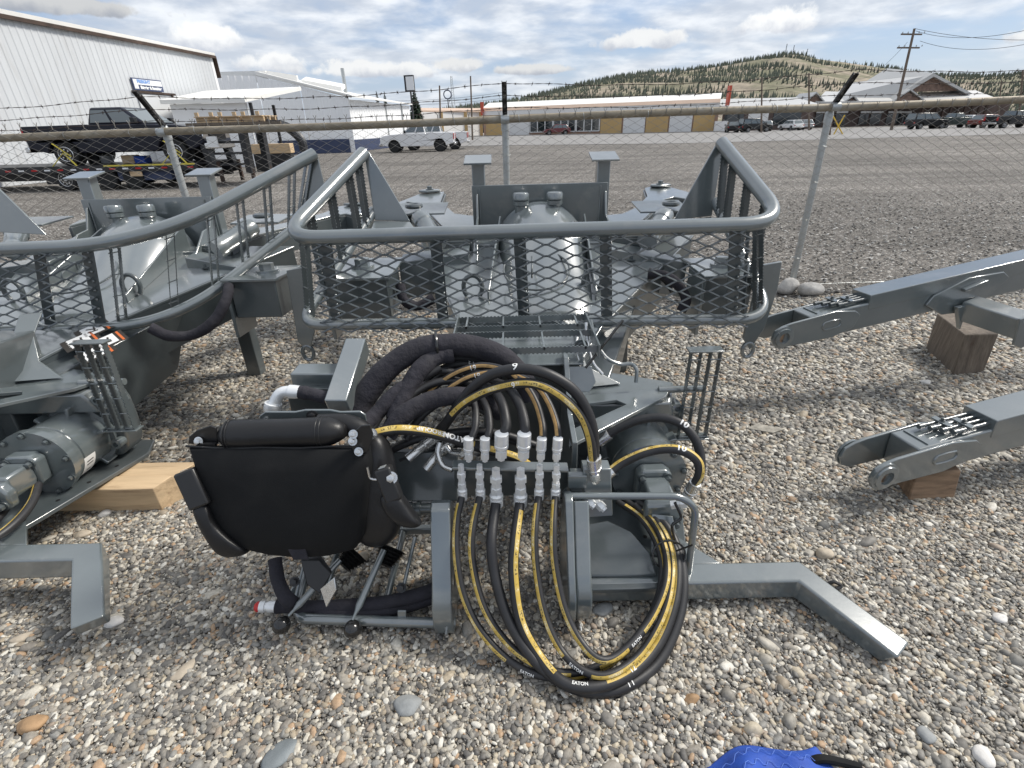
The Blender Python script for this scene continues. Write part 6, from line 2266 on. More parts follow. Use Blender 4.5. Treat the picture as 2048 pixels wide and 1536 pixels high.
# ------------------------------------------------------------------ control station: frame, levers, seat
fy = 1.29
f0, f1 = G(572, 1238, .05), G(880, 1246, .05)
MB().tube(fillet([A(640, 1030, 1.62), f0 + V((.02, .05, .0)), f0 + V((.06, 0, 0)), f1 + V((0, 0, 0)), f1 + V((.06, .0, 0))], .05), .0195, 14).build('frame_tube', 'paint', LD)
for a, b in (((815, 1030, 1.7), (770, 1215, 1.36)), ((640, 1090, 1.6), (573, 1205, 1.36)), ((690, 1060, 1.62), (640, 1215, 1.36))):
    MB().cyl(A(*a), A(*b), .014, n=12).build('frame_strut', 'paint', LD)
MB().bar(A(745, 1020, 1.62), A(905, 1010, 1.62), .05, .05).build('cross_tube', 'paint_dark', LD, bevel=.004)
mb = MB()
mb.lathe(A(800, 1018, 1.58), (1, 0, .0), [(0, .032), (.05, .032), (.052, .026), (.07, .026), (.072, .034), (.085, .034), (.087, .024), (.14, .024)], 20)
mb.build('linkage', 'paint_dark', LD)
MB().plate([A(745, 905, 1.66), A(915, 905, 1.66), A(915, 1003, 1.58), A(760, 1003, 1.58)], V((0, .03, 0))).build('control_panel', 'paint_dark', LD, bevel=.005)
MB().bar(A(760, 1060, 1.66), A(880, 1058, 1.62), .03, .03).build('cross_tube', 'paint', LD, bevel=.004)
# levers with ball knobs
for a, b, c_, bel in (((768, 1100, 1.46), (705, 1240, 1.25), (705, 1258, 1.235), (783, 1098, 1.50)), ((680, 1120, 1.44), (577, 1232, 1.26), (563, 1250, 1.245), (712, 1105, 1.49))):
    p0, p1, kb_ = A(*a), A(*b), A(*c_)
    mb = MB()
    d = (p1 - p0).normalized()
    L = (p1 - p0).length
    mb.lathe(p0, d, [(0, .0125), (L * .72, .0135), (L * .80, .014), (L * .9, .006), (L, .005)], 12)
    lv = mb.build('lever', 'paint', LD)
    MB().sphere(kb_, .0325, 24, 16).build('knob', 'plastic_black', lv)
    e = A(*bel)
    mb = MB()
    prof = []
    for k in range(6):
        prof += [(k * .013, .066 - k * .005), (k * .013 + .0065, .050 - k * .005)]
    mb.lathe(e, d, prof, 24)
    mb.build('bellows', 'plastic_black', lv, smooth=20)
mb = MB()
mb.cyl(A(830, 1075, 1.5), A(808, 1170, 1.34), .008, .007, 10)
mb.build('lever', 'paint', LD)
# foot pedal
mb = MB()
mb.plate([A(640, 1178, 1.30), A(668, 1155, 1.30), A(672, 1180, 1.28), A(652, 1215, 1.26)], .012)
mb.build('pedal', 'zinc', LD, bevel=.002)
mb = MB()
mb.plate([A(600, 1120, 1.38), A(640, 1118, 1.38), A(662, 1150, 1.33), A(640, 1190, 1.31), A(612, 1170, 1.33)], V((0, .02, 0)))
mb.build('pedal_arm', 'steel_black', LD, bevel=.006)
for px, py, y in ((590, 1163, 1.34), (803, 1175, 1.33)):
    bolt(MB(), A(px, py, y), (0, -.8, .6), .012, .02).build('frame_bolt', 'steel_black', LD)
# sleeved hose with coupler lying in the frame
h, pth = hose('sleeved_hose', [A(550, 1118, 1.42), A(556, 1160, 1.36), A(575, 1198, 1.31), G(610, 1214, .065), G(680, 1212, .07), G(760, 1206, .08), G(830, 1192, .09), G(890, 1170, .1)], .026, LD, None, material='sleeve', rfun=ripple(9, .04), n=16)
h, pth = hose('sleeved_hose', [G(553, 1213, .055), G(600, 1214, .05), G(680, 1226, .05), G(780, 1220, .05), G(880, 1190, .06)], .026, LD, None, material='sleeve', rfun=ripple(12, .04), n=16)
q = G(553, 1213, .055)
mb = MB()
mb.lathe(q, (-1, 0, .02), [(0, .022), (.03, .022), (.032, .018), (.04, .018), (.042, .022), (.062, .022)], 16)
mb.build('coupler', 'zinc_white', h)
MB().lathe(q + V((-.062, 0, .001)), (-1, 0, .02), [(0, .017), (.012, .02), (.02, .014)], 14).build('coupler_cap', 'red_cap', h)
MB().plate([A(795, 1222, 1.28), A(812, 1222, 1.28), A(812, 1240, 1.27), A(795, 1240, 1.27)], V((0, .006, 0))).build('frame_tab', 'paint', LD, bevel=.002)

# gray tubes behind the seat
MB().bar(A(716, 690, 1.98), A(676, 815, 1.66), .085, .085, up=(0, -.5, .8)).build('seat_post', 'paint_top', LD, bevel=.006)
MB().bar(A(592, 752, 1.86), A(705, 752, 1.86), .10, .07).build('cross_beam', 'paint', LD, bevel=.006)
MB().bar(A(580, 800, 1.80), A(700, 800, 1.8), .03, .12, up=(0, 0, 1)).build('cross_beam', 'paint_dark', LD, bevel=.004)
p0, p1, p2, p3 = A(640, 792, 1.72), A(598, 784, 1.72), A(560, 782, 1.72), A(546, 812, 1.70)
mb = MB()
mb.tube(fillet([p1, p2, p3], .05, 8), .022, 16)
mb.lathe(p1 + (p1 - p2) * .05, p2 - p1, [(0, .025), (.02, .027), (.04, .027), (.042, .022)], 18)
mb.lathe(p3, p3 - p2 + V((0, 0, -.05)), [(-.012, .032), (.008, .034), (.022, .030)], 12)
mb.build('steel_elbow', 'zinc_white', LD)
hose('sleeved_hose', [p1, A(622, 788, 1.72), A(650, 795, 1.72), A(690, 802, 1.73)], .026, LD, None, material='sleeve', rfun=ripple(20, .08), n=14)

# the folded seat
SEAT = MB()
out = [(373, 893), (384, 930), (396, 975), (414, 1020), (436, 1070), (476, 1099), (535, 1112), (600, 1118), (655, 1114), (704, 1102), (724, 1072), (732, 1020), (738, 960), (742, 925), (735, 893)]


def sy(y):
    return 1.45 - (y - 890) / 228 * .13


front = [A(x, y, sy(y)) for x, y in out]
ctr = sum(front, V((0, 0, 0))) / len(front)
nrm_ = V((0, -.86, .5))
vs, fs = [], []
n = len(out)
rings = [(1.0, .055), (1.0, .02), (.985, .006), (.93, -.010), (.6, -.030), (.25, -.036)]
for sc_, off in rings:
    for p in front:
        vs.append(ctr + (p - ctr) * sc_ - nrm_ * off)
for k in range(len(rings) - 1):
    for i in range(n):
        j = (i + 1) % n
        fs.append((k * n + i, k * n + j, (k + 1) * n + j, (k + 1) * n + i))
fs.append(tuple(range((len(rings) - 1) * n, len(rings) * n)))
fs.append(tuple(reversed(range(n))))
SEAT.add(vs, fs)
seat = SEAT.build('seat', 'fabric_black', LD, smooth=50)
MB().tube([p - nrm_ * -.001 for p in [A(372, 892, 1.45), A(450, 897, 1.452), A(520, 895, 1.45), A(600, 896, 1.45), A(680, 892, 1.45), A(738, 890, 1.45)]], .004, 8).build('piping', 'leather', seat)
MB().tube([A(384, 910, 1.432), A(460, 913, 1.432), A(560, 914, 1.432), A(660, 911, 1.432), A(732, 908, 1.432)], .0022, 6).build('seam', 'leather', seat)
# rolled cushion on top with stitched ends
c0, c1 = A(445, 870, 1.50), A(690, 862, 1.50)
d = (c1 - c0).normalized()
L = (c1 - c0).length
mb = MB()
path = [c0 + d * (L * t) for t in [i / 24 for i in range(25)]]
mb.tube(path, .052, 24, rfun=lambda t: (.62 + .38 * min(1, (t / .07) ** .5)) if t < .07 else (1.0 + .03 * math.sin(t * 9) if t < .85 else 1.0 - .55 * ((t - .85) / .15) ** 1.6))
mb.build('cushion_roll', 'leather', seat, smooth=60)
for f in (.06, .085, .80, .83):
    q = c0 + d * (L * f)
    a_, b_ = perp(d)
    MB().tube([q + (a_ * math.cos(t) + b_ * math.sin(t)) * .0535 for t in [i * .25 for i in range(27)]], .0018, 6).build('stitching', 'steel_black', seat)
mb = MB()
mb.tube(spline([A(640, 852, 1.56), A(690, 850, 1.56), A(725, 862, 1.55), A(740, 880, 1.53)], 8), .045, 18, rfun=lambda t: 1 - .25 * t)
mb.build('cushion_fold', 'leather', seat, smooth=60)
# leather side and lower cushion at the right
mb = MB()
out2 = [(700, 870), (745, 862), (770, 880), (782, 925), (790, 985), (800, 1040), (790, 1080), (760, 1102), (715, 1100), (690, 1040), (690, 930)]
fr2 = [A(x, y, sy(y) + .045) for x, y in out2]
c2_ = sum(fr2, V((0, 0, 0))) / len(fr2)
vs, fs = [], []
n = len(out2)
rings = [(1.0, .12), (1.02, .04), (.96, .0), (.75, -.022), (.4, -.035)]
for sc_, off in rings:
    for i, p in enumerate(fr2):
        vs.append(c2_ + (p - c2_) * sc_ - nrm_ * (off + .006 * math.sin(i * 2.6) * (1 - sc_ * .5)))
for k in range(len(rings) - 1):
    for i in range(n):
        j = (i + 1) % n
        fs.append((k * n + i, k * n + j, (k + 1) * n + j, (k + 1) * n + i))
fs.append(tuple(range((len(rings) - 1) * n, len(rings) * n)))
fs.append(tuple(reversed(range(n))))
mb.add(vs, fs)
sd_ = mb.build('side_cushion', 'leather', seat, smooth=60)
m_ = sd_.modifiers.new('sub', 'SUBSURF')
m_.levels = m_.render_levels = 2
# hinges
for pts, bl in (([(376, 888), (378, 874), (392, 862), (420, 852), (432, 856), (436, 888)], ((398, 882),)), ([(700, 880), (706, 866), (722, 852), (740, 850), (746, 870), (738, 900), (720, 925), (706, 905)], ((706, 882), (718, 903), (707, 868)))):
    hb = MB().plate([A(x, y, 1.475 if x < 500 else 1.435) for x, y in pts], V((0, .008, 0))).build('hinge_bracket', 'steel_black', seat, bevel=.002)
    for x, y in bl:
        bolt(MB(), A(x, y, 1.468 if x < 500 else 1.428), (0, -.9, .4), .010, .016).build('hinge_bolt', 'zinc', seat)
MB().bar(A(395, 889, 1.462), A(432, 889, 1.462), .012, .012).build('hinge_pin', 'steel_black', seat, smooth=0)
bolt(MB(), A(745, 868, 1.5), (0, -.8, .6), .012, .02).build('hinge_bolt', 'zinc', seat)
# bracket rail on the back
rl = [(517, 846), (519, 832), (530, 824), (590, 824), (610, 820), (660, 820), (680, 824), (720, 823), (731, 830), (733, 846)]
MB().plate([A(x, y, 1.60) for x, y in rl], V((0, .010, .0))).build('back_rail', 'paint', seat, bevel=.003)
bolt(MB(), A(625, 832, 1.595), (0, -.9, .3), .014, .016).build('rail_bolt', 'steel_black', seat)
for x in (529, 716):
    bolt(MB(), A(x, 843, 1.595), (0, -.9, .3), .008, .014).build('rail_bolt', 'zinc', seat)
# folded arm rests
for a, b, w1 in (((372, 940, 1.42), (405, 1012, 1.37), .05), ((765, 935, 1.40), (790, 1000, 1.36), .05)):
    p, q = A(*a), A(*b)
    ab_ = MB().bar(p, q, .075 if a[0] < 500 else .06, .045, up=(0, -1, .4)).build('arm_tube', 'steel_black', seat, bevel=.008)
    d = (p - q).normalized()
    MB().bar(p + d * .001, p + d * .003, .022, .030, up=(0, -1, .4)).build('arm_end', 'galv', ab_, smooth=0)
for pts, y0, y1 in (([(378, 1008), (400, 1000), (415, 1012), (422, 1040), (450, 1070), (490, 1100), (488, 1112), (470, 1118), (445, 1119), (428, 1110), (402, 1070), (382, 1030)], 1.37, 1.30),
                    ([(752, 992), (775, 985), (800, 988), (812, 1010), (835, 1040), (842, 1052), (832, 1060), (805, 1058), (780, 1045), (762, 1020)], 1.36, 1.32)):
    ymin, ymax = min(p[1] for p in pts), max(p[1] for p in pts)
    fr3 = [A(x, y, y0 + (y1 - y0) * (y - ymin) / (ymax - ymin)) for x, y in pts]
    c3 = sum(fr3, V((0, 0, 0))) / len(fr3)
    vs, fs = [], []
    n = len(pts)
    rings = [(.95, .06), (1.0, .045), (1.0, .015), (.9, -.006), (.5, -.016)]
    for sc_, off in rings:
        for p in fr3:
            vs.append(c3 + (p - c3) * sc_ - nrm_ * off)
    for k in range(len(rings) - 1):
        for i in range(n):
            j = (i + 1) % n
            fs.append((k * n + i, k * n + j, (k + 1) * n + j, (k + 1) * n + i))
    fs.append(tuple(range((len(rings) - 1) * n, len(rings) * n)))
    fs.append(tuple(reversed(range(n))))
    o = MB().add(vs, fs).build('arm_pad', 'leather', seat, smooth=60)
    m_ = o.modifiers.new('sub', 'SUBSURF')
    m_.levels = m_.render_levels = 2
MB().tube(fillet([A(735, 935, 1.40), A(740, 958, 1.395), A(765, 960, 1.39), A(772, 938, 1.39)], .012), .004, 8).build('arm_clip', 'zinc', seat)
bolt(MB(), A(783, 955, 1.375), (0, -.9, .4), .014, .02).build('arm_bolt', 'zinc', seat)
MB().plate([A(566, 1076, 1.335), A(606, 1076, 1.335), A(618, 1118, 1.31), A(588, 1118, 1.31)], V((0, -.006, .003))).build('seat_belt', 'sleeve', seat, bevel=.001)
MB().bar(A(566, 1076, 1.328), A(606, 1076, 1.328), .012, .01).build('belt_bar', 'steel_black', seat, bevel=.002)

# ------------------------------------------------------------------ the left loader's own equipment
h, pth = hose('sleeved_hose', [A(300, 655, 2.70), A(340, 672, 2.72), A(390, 668, 2.74), A(430, 640, 2.78), A(452, 600, 2.85), A(458, 572, 2.95)], .030, L2, None, material='sleeve', rfun=ripple(31, .05), n=16)
h, pth = hose('hydraulic_hose', [G(30, 965, .30), G(18, 1005, .275), G(-15, 1045, .265), G(-70, 1080, .26)], .0175, L2, [(0.0, 1, 'layline')], .3)
h, pth = hose('hydraulic_hose', [G(80, 955, .30), G(64, 1005, .27), G(26, 1050, .26), G(-30, 1088, .255), G(-80, 1105, .25)], .0175, L2, [(0.0, 1, 'layline')], .3)
# warning decals on the sloping front of its deck
ex_ = V((.80, .55, .0)).normalized()
for i, (px, py) in enumerate(((162, 682), (192, 706), (216, 682), (188, 660))):
    Mi = ML2.inverted()
    eo, ev = Mi @ EYE, Mi.to_3x3() @ ray(px, py)
    kk = (.674 + .30 * (eo.y - 2.45) - eo.z) / (ev.z - .30 * ev.y)
    q = ML2 @ (eo + ev * kk)
    u_ = (ML2.to_3x3() @ V((.62, .76, .228))).normalized()
    w_ = (ML2.to_3x3() @ V((.76, -.62, -.186))).normalized()
    nn = w_.cross(u_).normalized()
    if nn.z < 0:
        nn = -nn
    mb = MB()
    mb.plate([q + u_ * a + w_ * b for a, b in ((-.085, -.066), (.085, -.066), (.085, .066), (-.085, .066))], nn * .0015)
    dc = mb.build('warning_decal', 'print_dark', L2, smooth=0)
    mb = MB()
    mb.plate([q + nn * .0018 + u_ * a + w_ * b for a, b in ((-.055, -.06), (.042, -.06), (.042, .048), (-.055, .048))], nn * .0006)
    mb.build('decal_panel', 'white_sticker', dc, smooth=0)
    mb = MB()
    mb.plate([q + nn * .0018 + u_ * a + w_ * b for a, b in ((.056, -.06), (.068, -.06), (.068, .06), (.056, .06))], nn * .0006)
    mb.build('decal_band', 'sticker_orange', dc, smooth=0)
    mb = MB()
    for a, b, c_, d_ in (((-.03, -.03, .01, .0), (.01, -.035, .0, .015), (-.035, .012, .015, .022)) if i != 1 else ((-.03, -.02, .02, -.01), (-.02, .0, .02, .005), (-.02, .015, .015, .022))):
        mb.bar(q + nn * .0034 + u_ * a + w_ * b, q + nn * .0034 + u_ * c_ + w_ * d_, .009, .001, up=nn)
    mb.build('decal_symbol', 'print_dark', dc, smooth=0)
    mb = MB()
    for k in range(4):
        mb.bar(q + nn * .0024 + u_ * -.06 + w_ * (-.045 + k * .022), q + nn * .0024 + u_ * -.053 + w_ * (-.045 + k * .022), .004, .0008, up=nn)
    mb.build('decal_print', 'white_sticker', dc, smooth=0)
# sticker on its swing motor
mx, mz = .61, .275
vs, fs = [], []
for i in range(7):
    a = rad(-8 - i * 7)
    for y in (1.93, 2.0):
        vs.append(ML2 @ V((mx + .1552 * math.cos(a), y - .04, mz + .1552 * math.sin(a))))
for i in range(6):
    fs.append((2 * i, 2 * i + 1, 2 * i + 3, 2 * i + 2))
ms = MB().add(vs, fs).build('motor_sticker', 'white_sticker', L2)
mb = MB()
for i, w_ in ((1, .02), (2, .02), (4, .012)):
    a = rad(-8 - i * 7 - 3)
    c_ = ML2 @ V((mx + .156 * math.cos(a), 1.925, mz + .156 * math.sin(a)))
    t_ = V((-math.sin(a), 0, math.cos(a)))
    mb.add([c_ + V((0, -w_, 0)) - t_ * .003, c_ + V((0, w_, 0)) - t_ * .003, c_ + V((0, w_, 0)) + t_ * .003, c_ + V((0, -w_, 0)) + t_ * .003], [(0, 1, 2, 3)])
mb.build('sticker_print', 'print_dark', ms, smooth=0)

# ------------------------------------------------------------------ boom arms on timber blocks at the right
def boom(label, tip, far, ydir_slope, z0, z1, w, hgt, with_foot):
    """box boom: tip = ground-plane position of the pin eye, far = direction; tapered jaws, tube clips and a top cover"""
    R = thing('boom_arm', V((tip.x, tip.y, 0)), label, 'boom', 'boom arms on timber blocks')
    d = (far - tip).normalized()
    s = V((d.y, -d.x, 0)).normalized()           # towards the camera side
    if s.y > 0:
        s = -s
    u = s.cross(d)
    if u.z < 0:
        u = -u
    o = tip
    P = lambda a, b, c: o + d * a + s * b + u * c
    L = 2.9
    h2, w2 = hgt / 2, w / 2
    # two jaws with eyes
    for sg in (-1, 1):
        prof = [(-.07, 0), (-.05, .05), (0, .07), (.06, .078), (.36, h2 + .004), (.50, h2 * .72), (.54, .3 * h2), (.50, -h2 * .6), (.36, -h2 - .002), (0, -.075), (-.05, -.05)]
        b = sg * w2
        j = MB().plate([P(a, b, c) for a, c in prof], s * (sg * .016)).build('jaw_plate', 'paint', R, bevel=.004)
        e = P(0, b + sg * .016, 0)
        mb = MB()
        mb.lathe(e, s * sg, [(0, .072), (.012, .072), (.014, .060), (.022, .058), (.024, .034), (.010, .032)], 28)
        bo = mb.build('pin_boss', 'paint', j)
        MB().cyl(P(0, b + sg * .0255, 0), P(0, b + sg * .026, 0), .031, n=20).build('pin_hole', 'wood_old_b' if sg > 0 else 'scrap', bo)
        sl = MB()
        pts = []
        for t in range(0, 360, 30):
            ca, sa = math.cos(rad(t)), math.sin(rad(t))
            pts.append(P(.34 + .05 * (1 if ca > 0 else -1) * (abs(ca) > .01) * .7 + .03 * ca, b + sg * .0165, .005 + .028 * sa))
        sl.tube(pts + [pts[0]], .006, 6)
        sl.build('slot_rim', 'paint', j)
    MB().add([P(a, b, c) for a in (.19, L) for b, c in ((-w2, -h2), (w2, -h2), (w2, h2), (-w2, h2))],
             [(0, 1, 2, 3), (7, 6, 5, 4), (0, 4, 5, 1), (1, 5, 6, 2), (2, 6, 7, 3), (3, 7, 4, 0)]).build('boom_box', 'paint', R, bevel=.010, seg=3)
    MB().bar(P(.25, 0, h2 + .003), P(.254, 0, h2 + .003), w * .8, .006).build('weld_bead', 'paint', R)
    # cover over the tubes
    MB().add([P(a, b, c) for a in (.60, L) for b, c in ((-w2 + .005, h2 + .0), (w2 + .004, h2 - .045), (w2 + .004, h2 + .052), (-w2 + .005, h2 + .052))],
             [(0, 1, 2, 3), (7, 6, 5, 4), (0, 4, 5, 1), (1, 5, 6, 2), (2, 6, 7, 3), (3, 7, 4, 0)]).build('tube_cover', 'paint', R, bevel=.004)
    for k in range(4):
        b = -w2 * .55 + k * w * .2
        a0 = .31 + .03 * k
        tb = MB()
        tb.lathe(P(a0, b, h2 + .022), d, [(0, .007), (.0, .0125), (.03, .0125), (.032, .0095), (.60 - a0, .0095)], 12)
        tb.build('hydraulic_tube', 'paint_dark', R)
    for a, b in ((.43, -w2 * .3), (.50, w2 * .28)):
        c = MB().bar(P(a - .012, b - .045, h2 + .034), P(a - .012, b + .045, h2 + .034), .03, .008, up=u).build('tube_clamp', 'paint', R, bevel=.002)
        bolt(MB(), P(a - .012, b, h2 + .038), u, .008, .018).build('clamp_bolt', 'paint_dark', c)
    if with_foot:
        # boss plate and side foot
        pr = [(1.02, -.02), (1.06, .035), (1.30, .105), (1.56, .09), (1.62, .04), (1.5, -.06), (1.40, -h2 - .06), (1.16, -h2 - .03)]
        bs = MB().plate([P(a, w2 + .001, c) for a, c in pr], s * .016).build('boss_plate', 'paint', R, bevel=.004)
        MB().bar(P(1.26, w2 + .03, .035), P(1.42, w2 + .03, .065), .03, .02, up=u).build('stop_block', 'paint', bs, bevel=.004)
        MB().bar(P(1.34, w2 + .02, -h2 - .02), P(1.40, w2 + .34, -h2 - .05), .15, .13, up=u).build('foot_beam', 'paint', R, bevel=.008)
        q = P(1.40, w2 + .34, -h2 - .05)
        prf = [(-.09, .075), (.12, .085), (.13, .0), (.09, -.10), (.0, -.14), (-.07, -.10)]
        MB().plate([q + d * a + u * c for a, c in prf], s * .016).build('foot_plate', 'paint', R, bevel=.004)
        MB().plate([P(1.22, w2 + .03, -h2 + .02), P(1.3, w2 + .03, -h2 + .02), P(1.29, w2 + .03, -h2 - .15)], s * .03).build('foot_gusset', 'paint', R, bevel=.003)
    return R


t1 = A(1545, 664, 2.95)
f1 = A(2048, 545, 3.30)
boom('long grey boom arm behind, with side foot resting on the tall dark block', t1, f1, 0, 0, 0, .15, .17, True)
t2 = A(1732, 928, 1.92)
f2 = A(2048, 842, 2.12)
boom('nearer grey boom arm with open double-eyed fork on the small brown block', t2, f2, 0, 0, 0, .155, .165, False)


def block(name, label, corners, h, material, lean=V((0, 0, 0)), seed=0):
    """a sawn block: four ground corners, slightly uneven top"""
    rng = random.Random(seed)
    lo = [V((p.x, p.y, -.005)) for p in corners]
    hi = [p + lean + V((rng.uniform(-.01, .01), rng.uniform(-.01, .01), h + rng.uniform(-.008, .008))) for p in lo]
    o = MB().add(lo + hi, [(3, 2, 1, 0), (4, 5, 6, 7), (0, 1, 5, 4), (1, 2, 6, 5), (2, 3, 7, 6), (3, 0, 4, 7)]).build(name, material, bevel=.008)
    return tag(o, label, 'timber block', 'timber blocks under the booms')


a, b = G(1850, 700, .0), G(1905, 752, .0)
c_ = G(1975, 755, .0)
block('timber_block', 'tall dark weathered timber block under the far boom', [a, b, b + V((.24, .02, 0)), a + V((.24, .10, 0))], .30, 'wood_old', V((.03, .05, 0)), 2)
a, b = G(1778, 948, 0), G(1816, 1003, 0)
block('timber_block', 'small split brown timber block under the nearer boom', [a, b, b + V((.24, .012, 0)), a + V((.25, .07, 0))], .155, 'wood_old_b', V((.0, .02, 0)), 5)

# pale squared timber under the left loader
e0, e1 = G(325, 1022, .0), G(60, 1024, .0)
far_ = G(360, 958, .02) - e0
tm = MB()
tl = V((-1.5, .02, 0))
wv = V((.115, .205, 0))
hgt = .145
prof = [V((0, 0, 0)), V((0, 0, hgt)), wv * .42 + V((0, 0, hgt + .012)), wv * .45 + V((0, 0, hgt + .004)), wv + V((0, 0, hgt + .01)), wv + V((.02, .01, 0))]
vs, fs = [], []
for k in range(9):
    jit = [V((0, random.uniform(-.004, .004), random.uniform(-.003, .003))) for _ in prof]
    for p, j in zip(prof, jit):
        vs.append(e0 + tl * (k / 8) + p + j)
n = len(prof)
for k in range(8):
    for i in range(n):
        fs.append((k * n + i, k * n + (i + 1) % n, k * n + n + (i + 1) % n, k * n + n + i))
fs += [tuple(range(n)), tuple(reversed(range(8 * n, 9 * n)))]
tag(tm.add(vs, fs).build('squared_timber', 'wood_fresh', bevel=.004), 'pale fresh squared timber on the gravel under the left loader', 'timber')

# single stones that stand out of the gravel
def stone(name, label, px, py, sx, sy_, sz, material, rz=0.0, seed=0, lift=.4, cat='stone', group='larger stones on the gravel'):
    rng = random.Random(seed)
    p = G(px, py, 0)
    bm = bmesh.new()
    bmesh.ops.create_icosphere(bm, subdivisions=3, radius=1.0)
    ph = [rng.uniform(0, 6) for _ in range(6)]
    for v in bm.verts:
        c = v.co
        k = 1 + .13 * math.sin(c.x * 2.3 + ph[0]) * math.cos(c.y * 1.9 + ph[1]) + .09 * math.sin(c.z * 3.1 + c.x * 2 + ph[2]) + .05 * math.sin(c.y * 5 + ph[3])
        v.co = V((c.x * sx * k, c.y * sy_ * k, c.z * sz * k))
    me = bpy.data.meshes.new(name)
    bm.to_mesh(me)
    bm.free()
    me.materials.append(MATS[material])
    me.polygons.foreach_set('use_smooth', [True] * len(me.polygons))
    o = bpy.data.objects.new(name, me)
    COL.objects.link(o)
    o.location = (p.x, p.y, sz * lift + .004)
    o.rotation_euler = (rng.uniform(-.1, .1), rng.uniform(-.1, .1), rz)
    return tag(o, label, cat, group)


stone('boulder', 'pale boulder left of the right fence post foot', 1573, 585, .125, .09, .085, 'rock_pale', .2, 1, .7, 'boulder', 'boulders at the fence post')
stone('boulder', 'pale boulder right of the right fence post foot', 1616, 590, .125, .09, .08, 'rock_pale', -.3, 2, .7, 'boulder', 'boulders at the fence post')
stone('stone', 'flat slate blue stone at the bottom edge left of the centre', 563, 1510, .055, .035, .014, 'slate', .9, 3)
stone('stone', 'large grey stone below the hose loop', 818, 1413, .048, .034, .020, 'stone_grey', .1, 4)
stone('stone', 'orange brown stone near the lower left corner', 66, 1452, .045, .030, .018, 'stone_orange', .2, 5)
stone('stone', 'tan oblong stone at the left edge below the foot', 47, 1278, .034, .018, .014, 'stone_tan', .6, 6)
stone('stone', 'olive grey flat stone left of the lower centre', 370, 1342, .045, .026, .010, 'stone_tan', 1.0, 7)
stone('stone', 'round grey stone low at the right', 1850, 1475, .026, .024, .014, 'stone_grey', .3, 8)
stone('stone', 'white stone in the lower right corner', 1962, 1518, .030, .028, .020, 'stone_white', .3, 9)
stone('stone', 'orange stone right of the hose loop near the bottom', 1382, 1402, .026, .018, .014, 'stone_orange', .1, 10)
stone('stone', 'white stone under the tip of the left foot', 228, 1250, .032, .026, .02, 'stone_white', .4, 11)
stone('stone', 'grey flat stone beside the right hinge plate', 1205, 1222, .04, .03, .015, 'stone_grey', .4, 12)
stone('stone', 'white stone touching the front foot of the pale timber', 212, 1031, .030, .022, .018, 'stone_white', .2, 13)
stone('stone', 'tan stone behind the levers', 725, 1120, .035, .026, .022, 'stone_tan', .2, 14)
stone('stone', 'brown stone in front of the pale timber', 165, 1072, .036, .026, .016, 'stone_tan', .2, 15)
stone('stone', 'pale stone on the gravel below the tall far timber block', 1850, 768, .035, .028, .022, 'stone_white', .2, 16)
stone('stone', 'pale tan stone left of the bent foot at right', 1647, 1112, .036, .03, .022, 'stone_tan', .5, 17)
stone('stone', 'pale round stone at the right edge above the bottom', 1998, 1240, .028, .02, .016, 'stone_white', .1, 18)
q = G(1530, 862, .012)
tag(MB().plate([q + V((-.10, .03, 0)), q + V((.03, -.035, .004)), q + V((.11, -.01, .012)), q + V((-.02, .06, .01))], V((0, 0, .006))).build('shingle_scrap', 'scrap'), 'torn scrap of grey shingle lying right of the ladder', 'scrap')
tag(MB().tube(spline([G(1655, 1168, .015), G(1668, 1164, .03), G(1682, 1172, .02), G(1672, 1178, .012)], 6), .007, 8).build('rubber_scrap', 'rubber'), 'small black rubber scrap behind the bend of the leg', 'scrap')

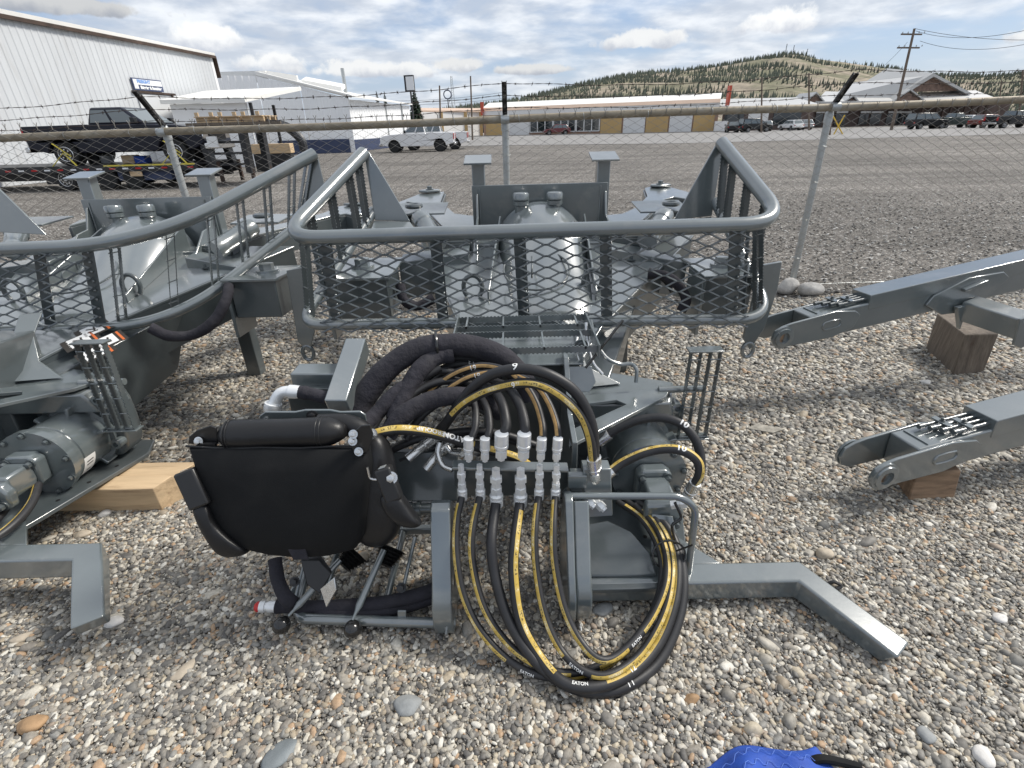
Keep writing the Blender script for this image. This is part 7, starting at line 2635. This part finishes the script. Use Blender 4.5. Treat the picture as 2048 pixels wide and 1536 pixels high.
# blue moving blanket at the bottom edge
def blanket():
    nx_, ny_ = 46, 22
    vs, fs = [], []
    for j in range(ny_):
        for i in range(nx_):
            s, t = i / (nx_ - 1), j / (ny_ - 1)
            x = .42 + .47 * s + .04 * math.sin(t * 3)
            ytop = .840 - .07 * (1 - s) ** 1.5 - .02 * math.sin(s * 9)
            y = ytop - .35 * t
            z = .035 + .055 * math.sin(min(1, t * 2.2) * 1.57) * (.55 + .45 * math.sin(s * 5.2 + .4)) + .012 * math.sin(s * 17 + t * 6) + .008 * math.sin(t * 21 + s * 9)
            edge = min(s, 1 - s, t) * 8
            z = z * min(1, .25 + edge) + .006
            vs.append(V((x, y, z)))
    for j in range(ny_ - 1):
        for i in range(nx_ - 1):
            k = j * nx_ + i
            fs.append((k, k + 1, k + nx_ + 1, k + nx_))
    o = MB().add(vs, fs).build('moving_blanket', 'tarp_blue', smooth=60)
    m1 = o.modifiers.new('sub', 'SUBSURF')
    m1.levels = m1.render_levels = 2
    m2 = o.modifiers.new('solid', 'SOLIDIFY')
    m2.thickness = .006
    tag(o, 'crumpled bright blue quilted blanket at the bottom edge', 'blanket')
    mb = MB()
    for k in range(2, ny_ - 8, 2):
        mb.tube([vs[k * nx_ + i] + V((0, 0, .0035 + .0008 * (i % 2))) + V((0, .006 * (1 if (i // 2) % 2 else -1), 0)) for i in range(2, nx_ - 2)], .0009, 4)
    mb.build('stitching', 'tarp_stitch', o, smooth=0)


blanket()
tag(MB().tube(spline([G(1610, 1530, .02), G(1640, 1518, .035), G(1680, 1524, .02), G(1720, 1534, .012)], 8), .012, 10).build('webbing_strap', 'fabric_black'), 'black strap end lying right of the blue blanket', 'strap')

# the small print on the white pickup is too far off to read: rows of dark strokes on its bed and door
def strokes(root, x0, x1, z, h, n, m, seed):
    rng = random.Random(seed)
    mb = MB()
    for k in range(n):
        if rng.random() < .15:
            continue
        x = x0 + (x1 - x0) * k / n
        w = (x1 - x0) / n * .7
        mb.add([V((x, .998, z - h / 2)), V((x + w, .998, z - h / 2)), V((x + w * rng.uniform(.6, 1), .998, z + h / 2)), V((x, .998, z + h / 2))], [(0, 1, 2, 3)])
    loc = root.location.copy()
    root.location = (0, 0, 0)
    mb.build('lettering', m, root, smooth=0)
    root.location = loc


strokes(wp, -.95, -2.65, 1.24, .10, 26, 'print_dark', 1)
strokes(wp, .62, .0, .70, .07, 11, 'print_dark', 2)
strokes(wp, .70, .30, 1.08, .16, 6, 'sign_blue', 3)
strokes(wp, -2.25, -2.65, .9, .10, 8, 'tail_red', 4)
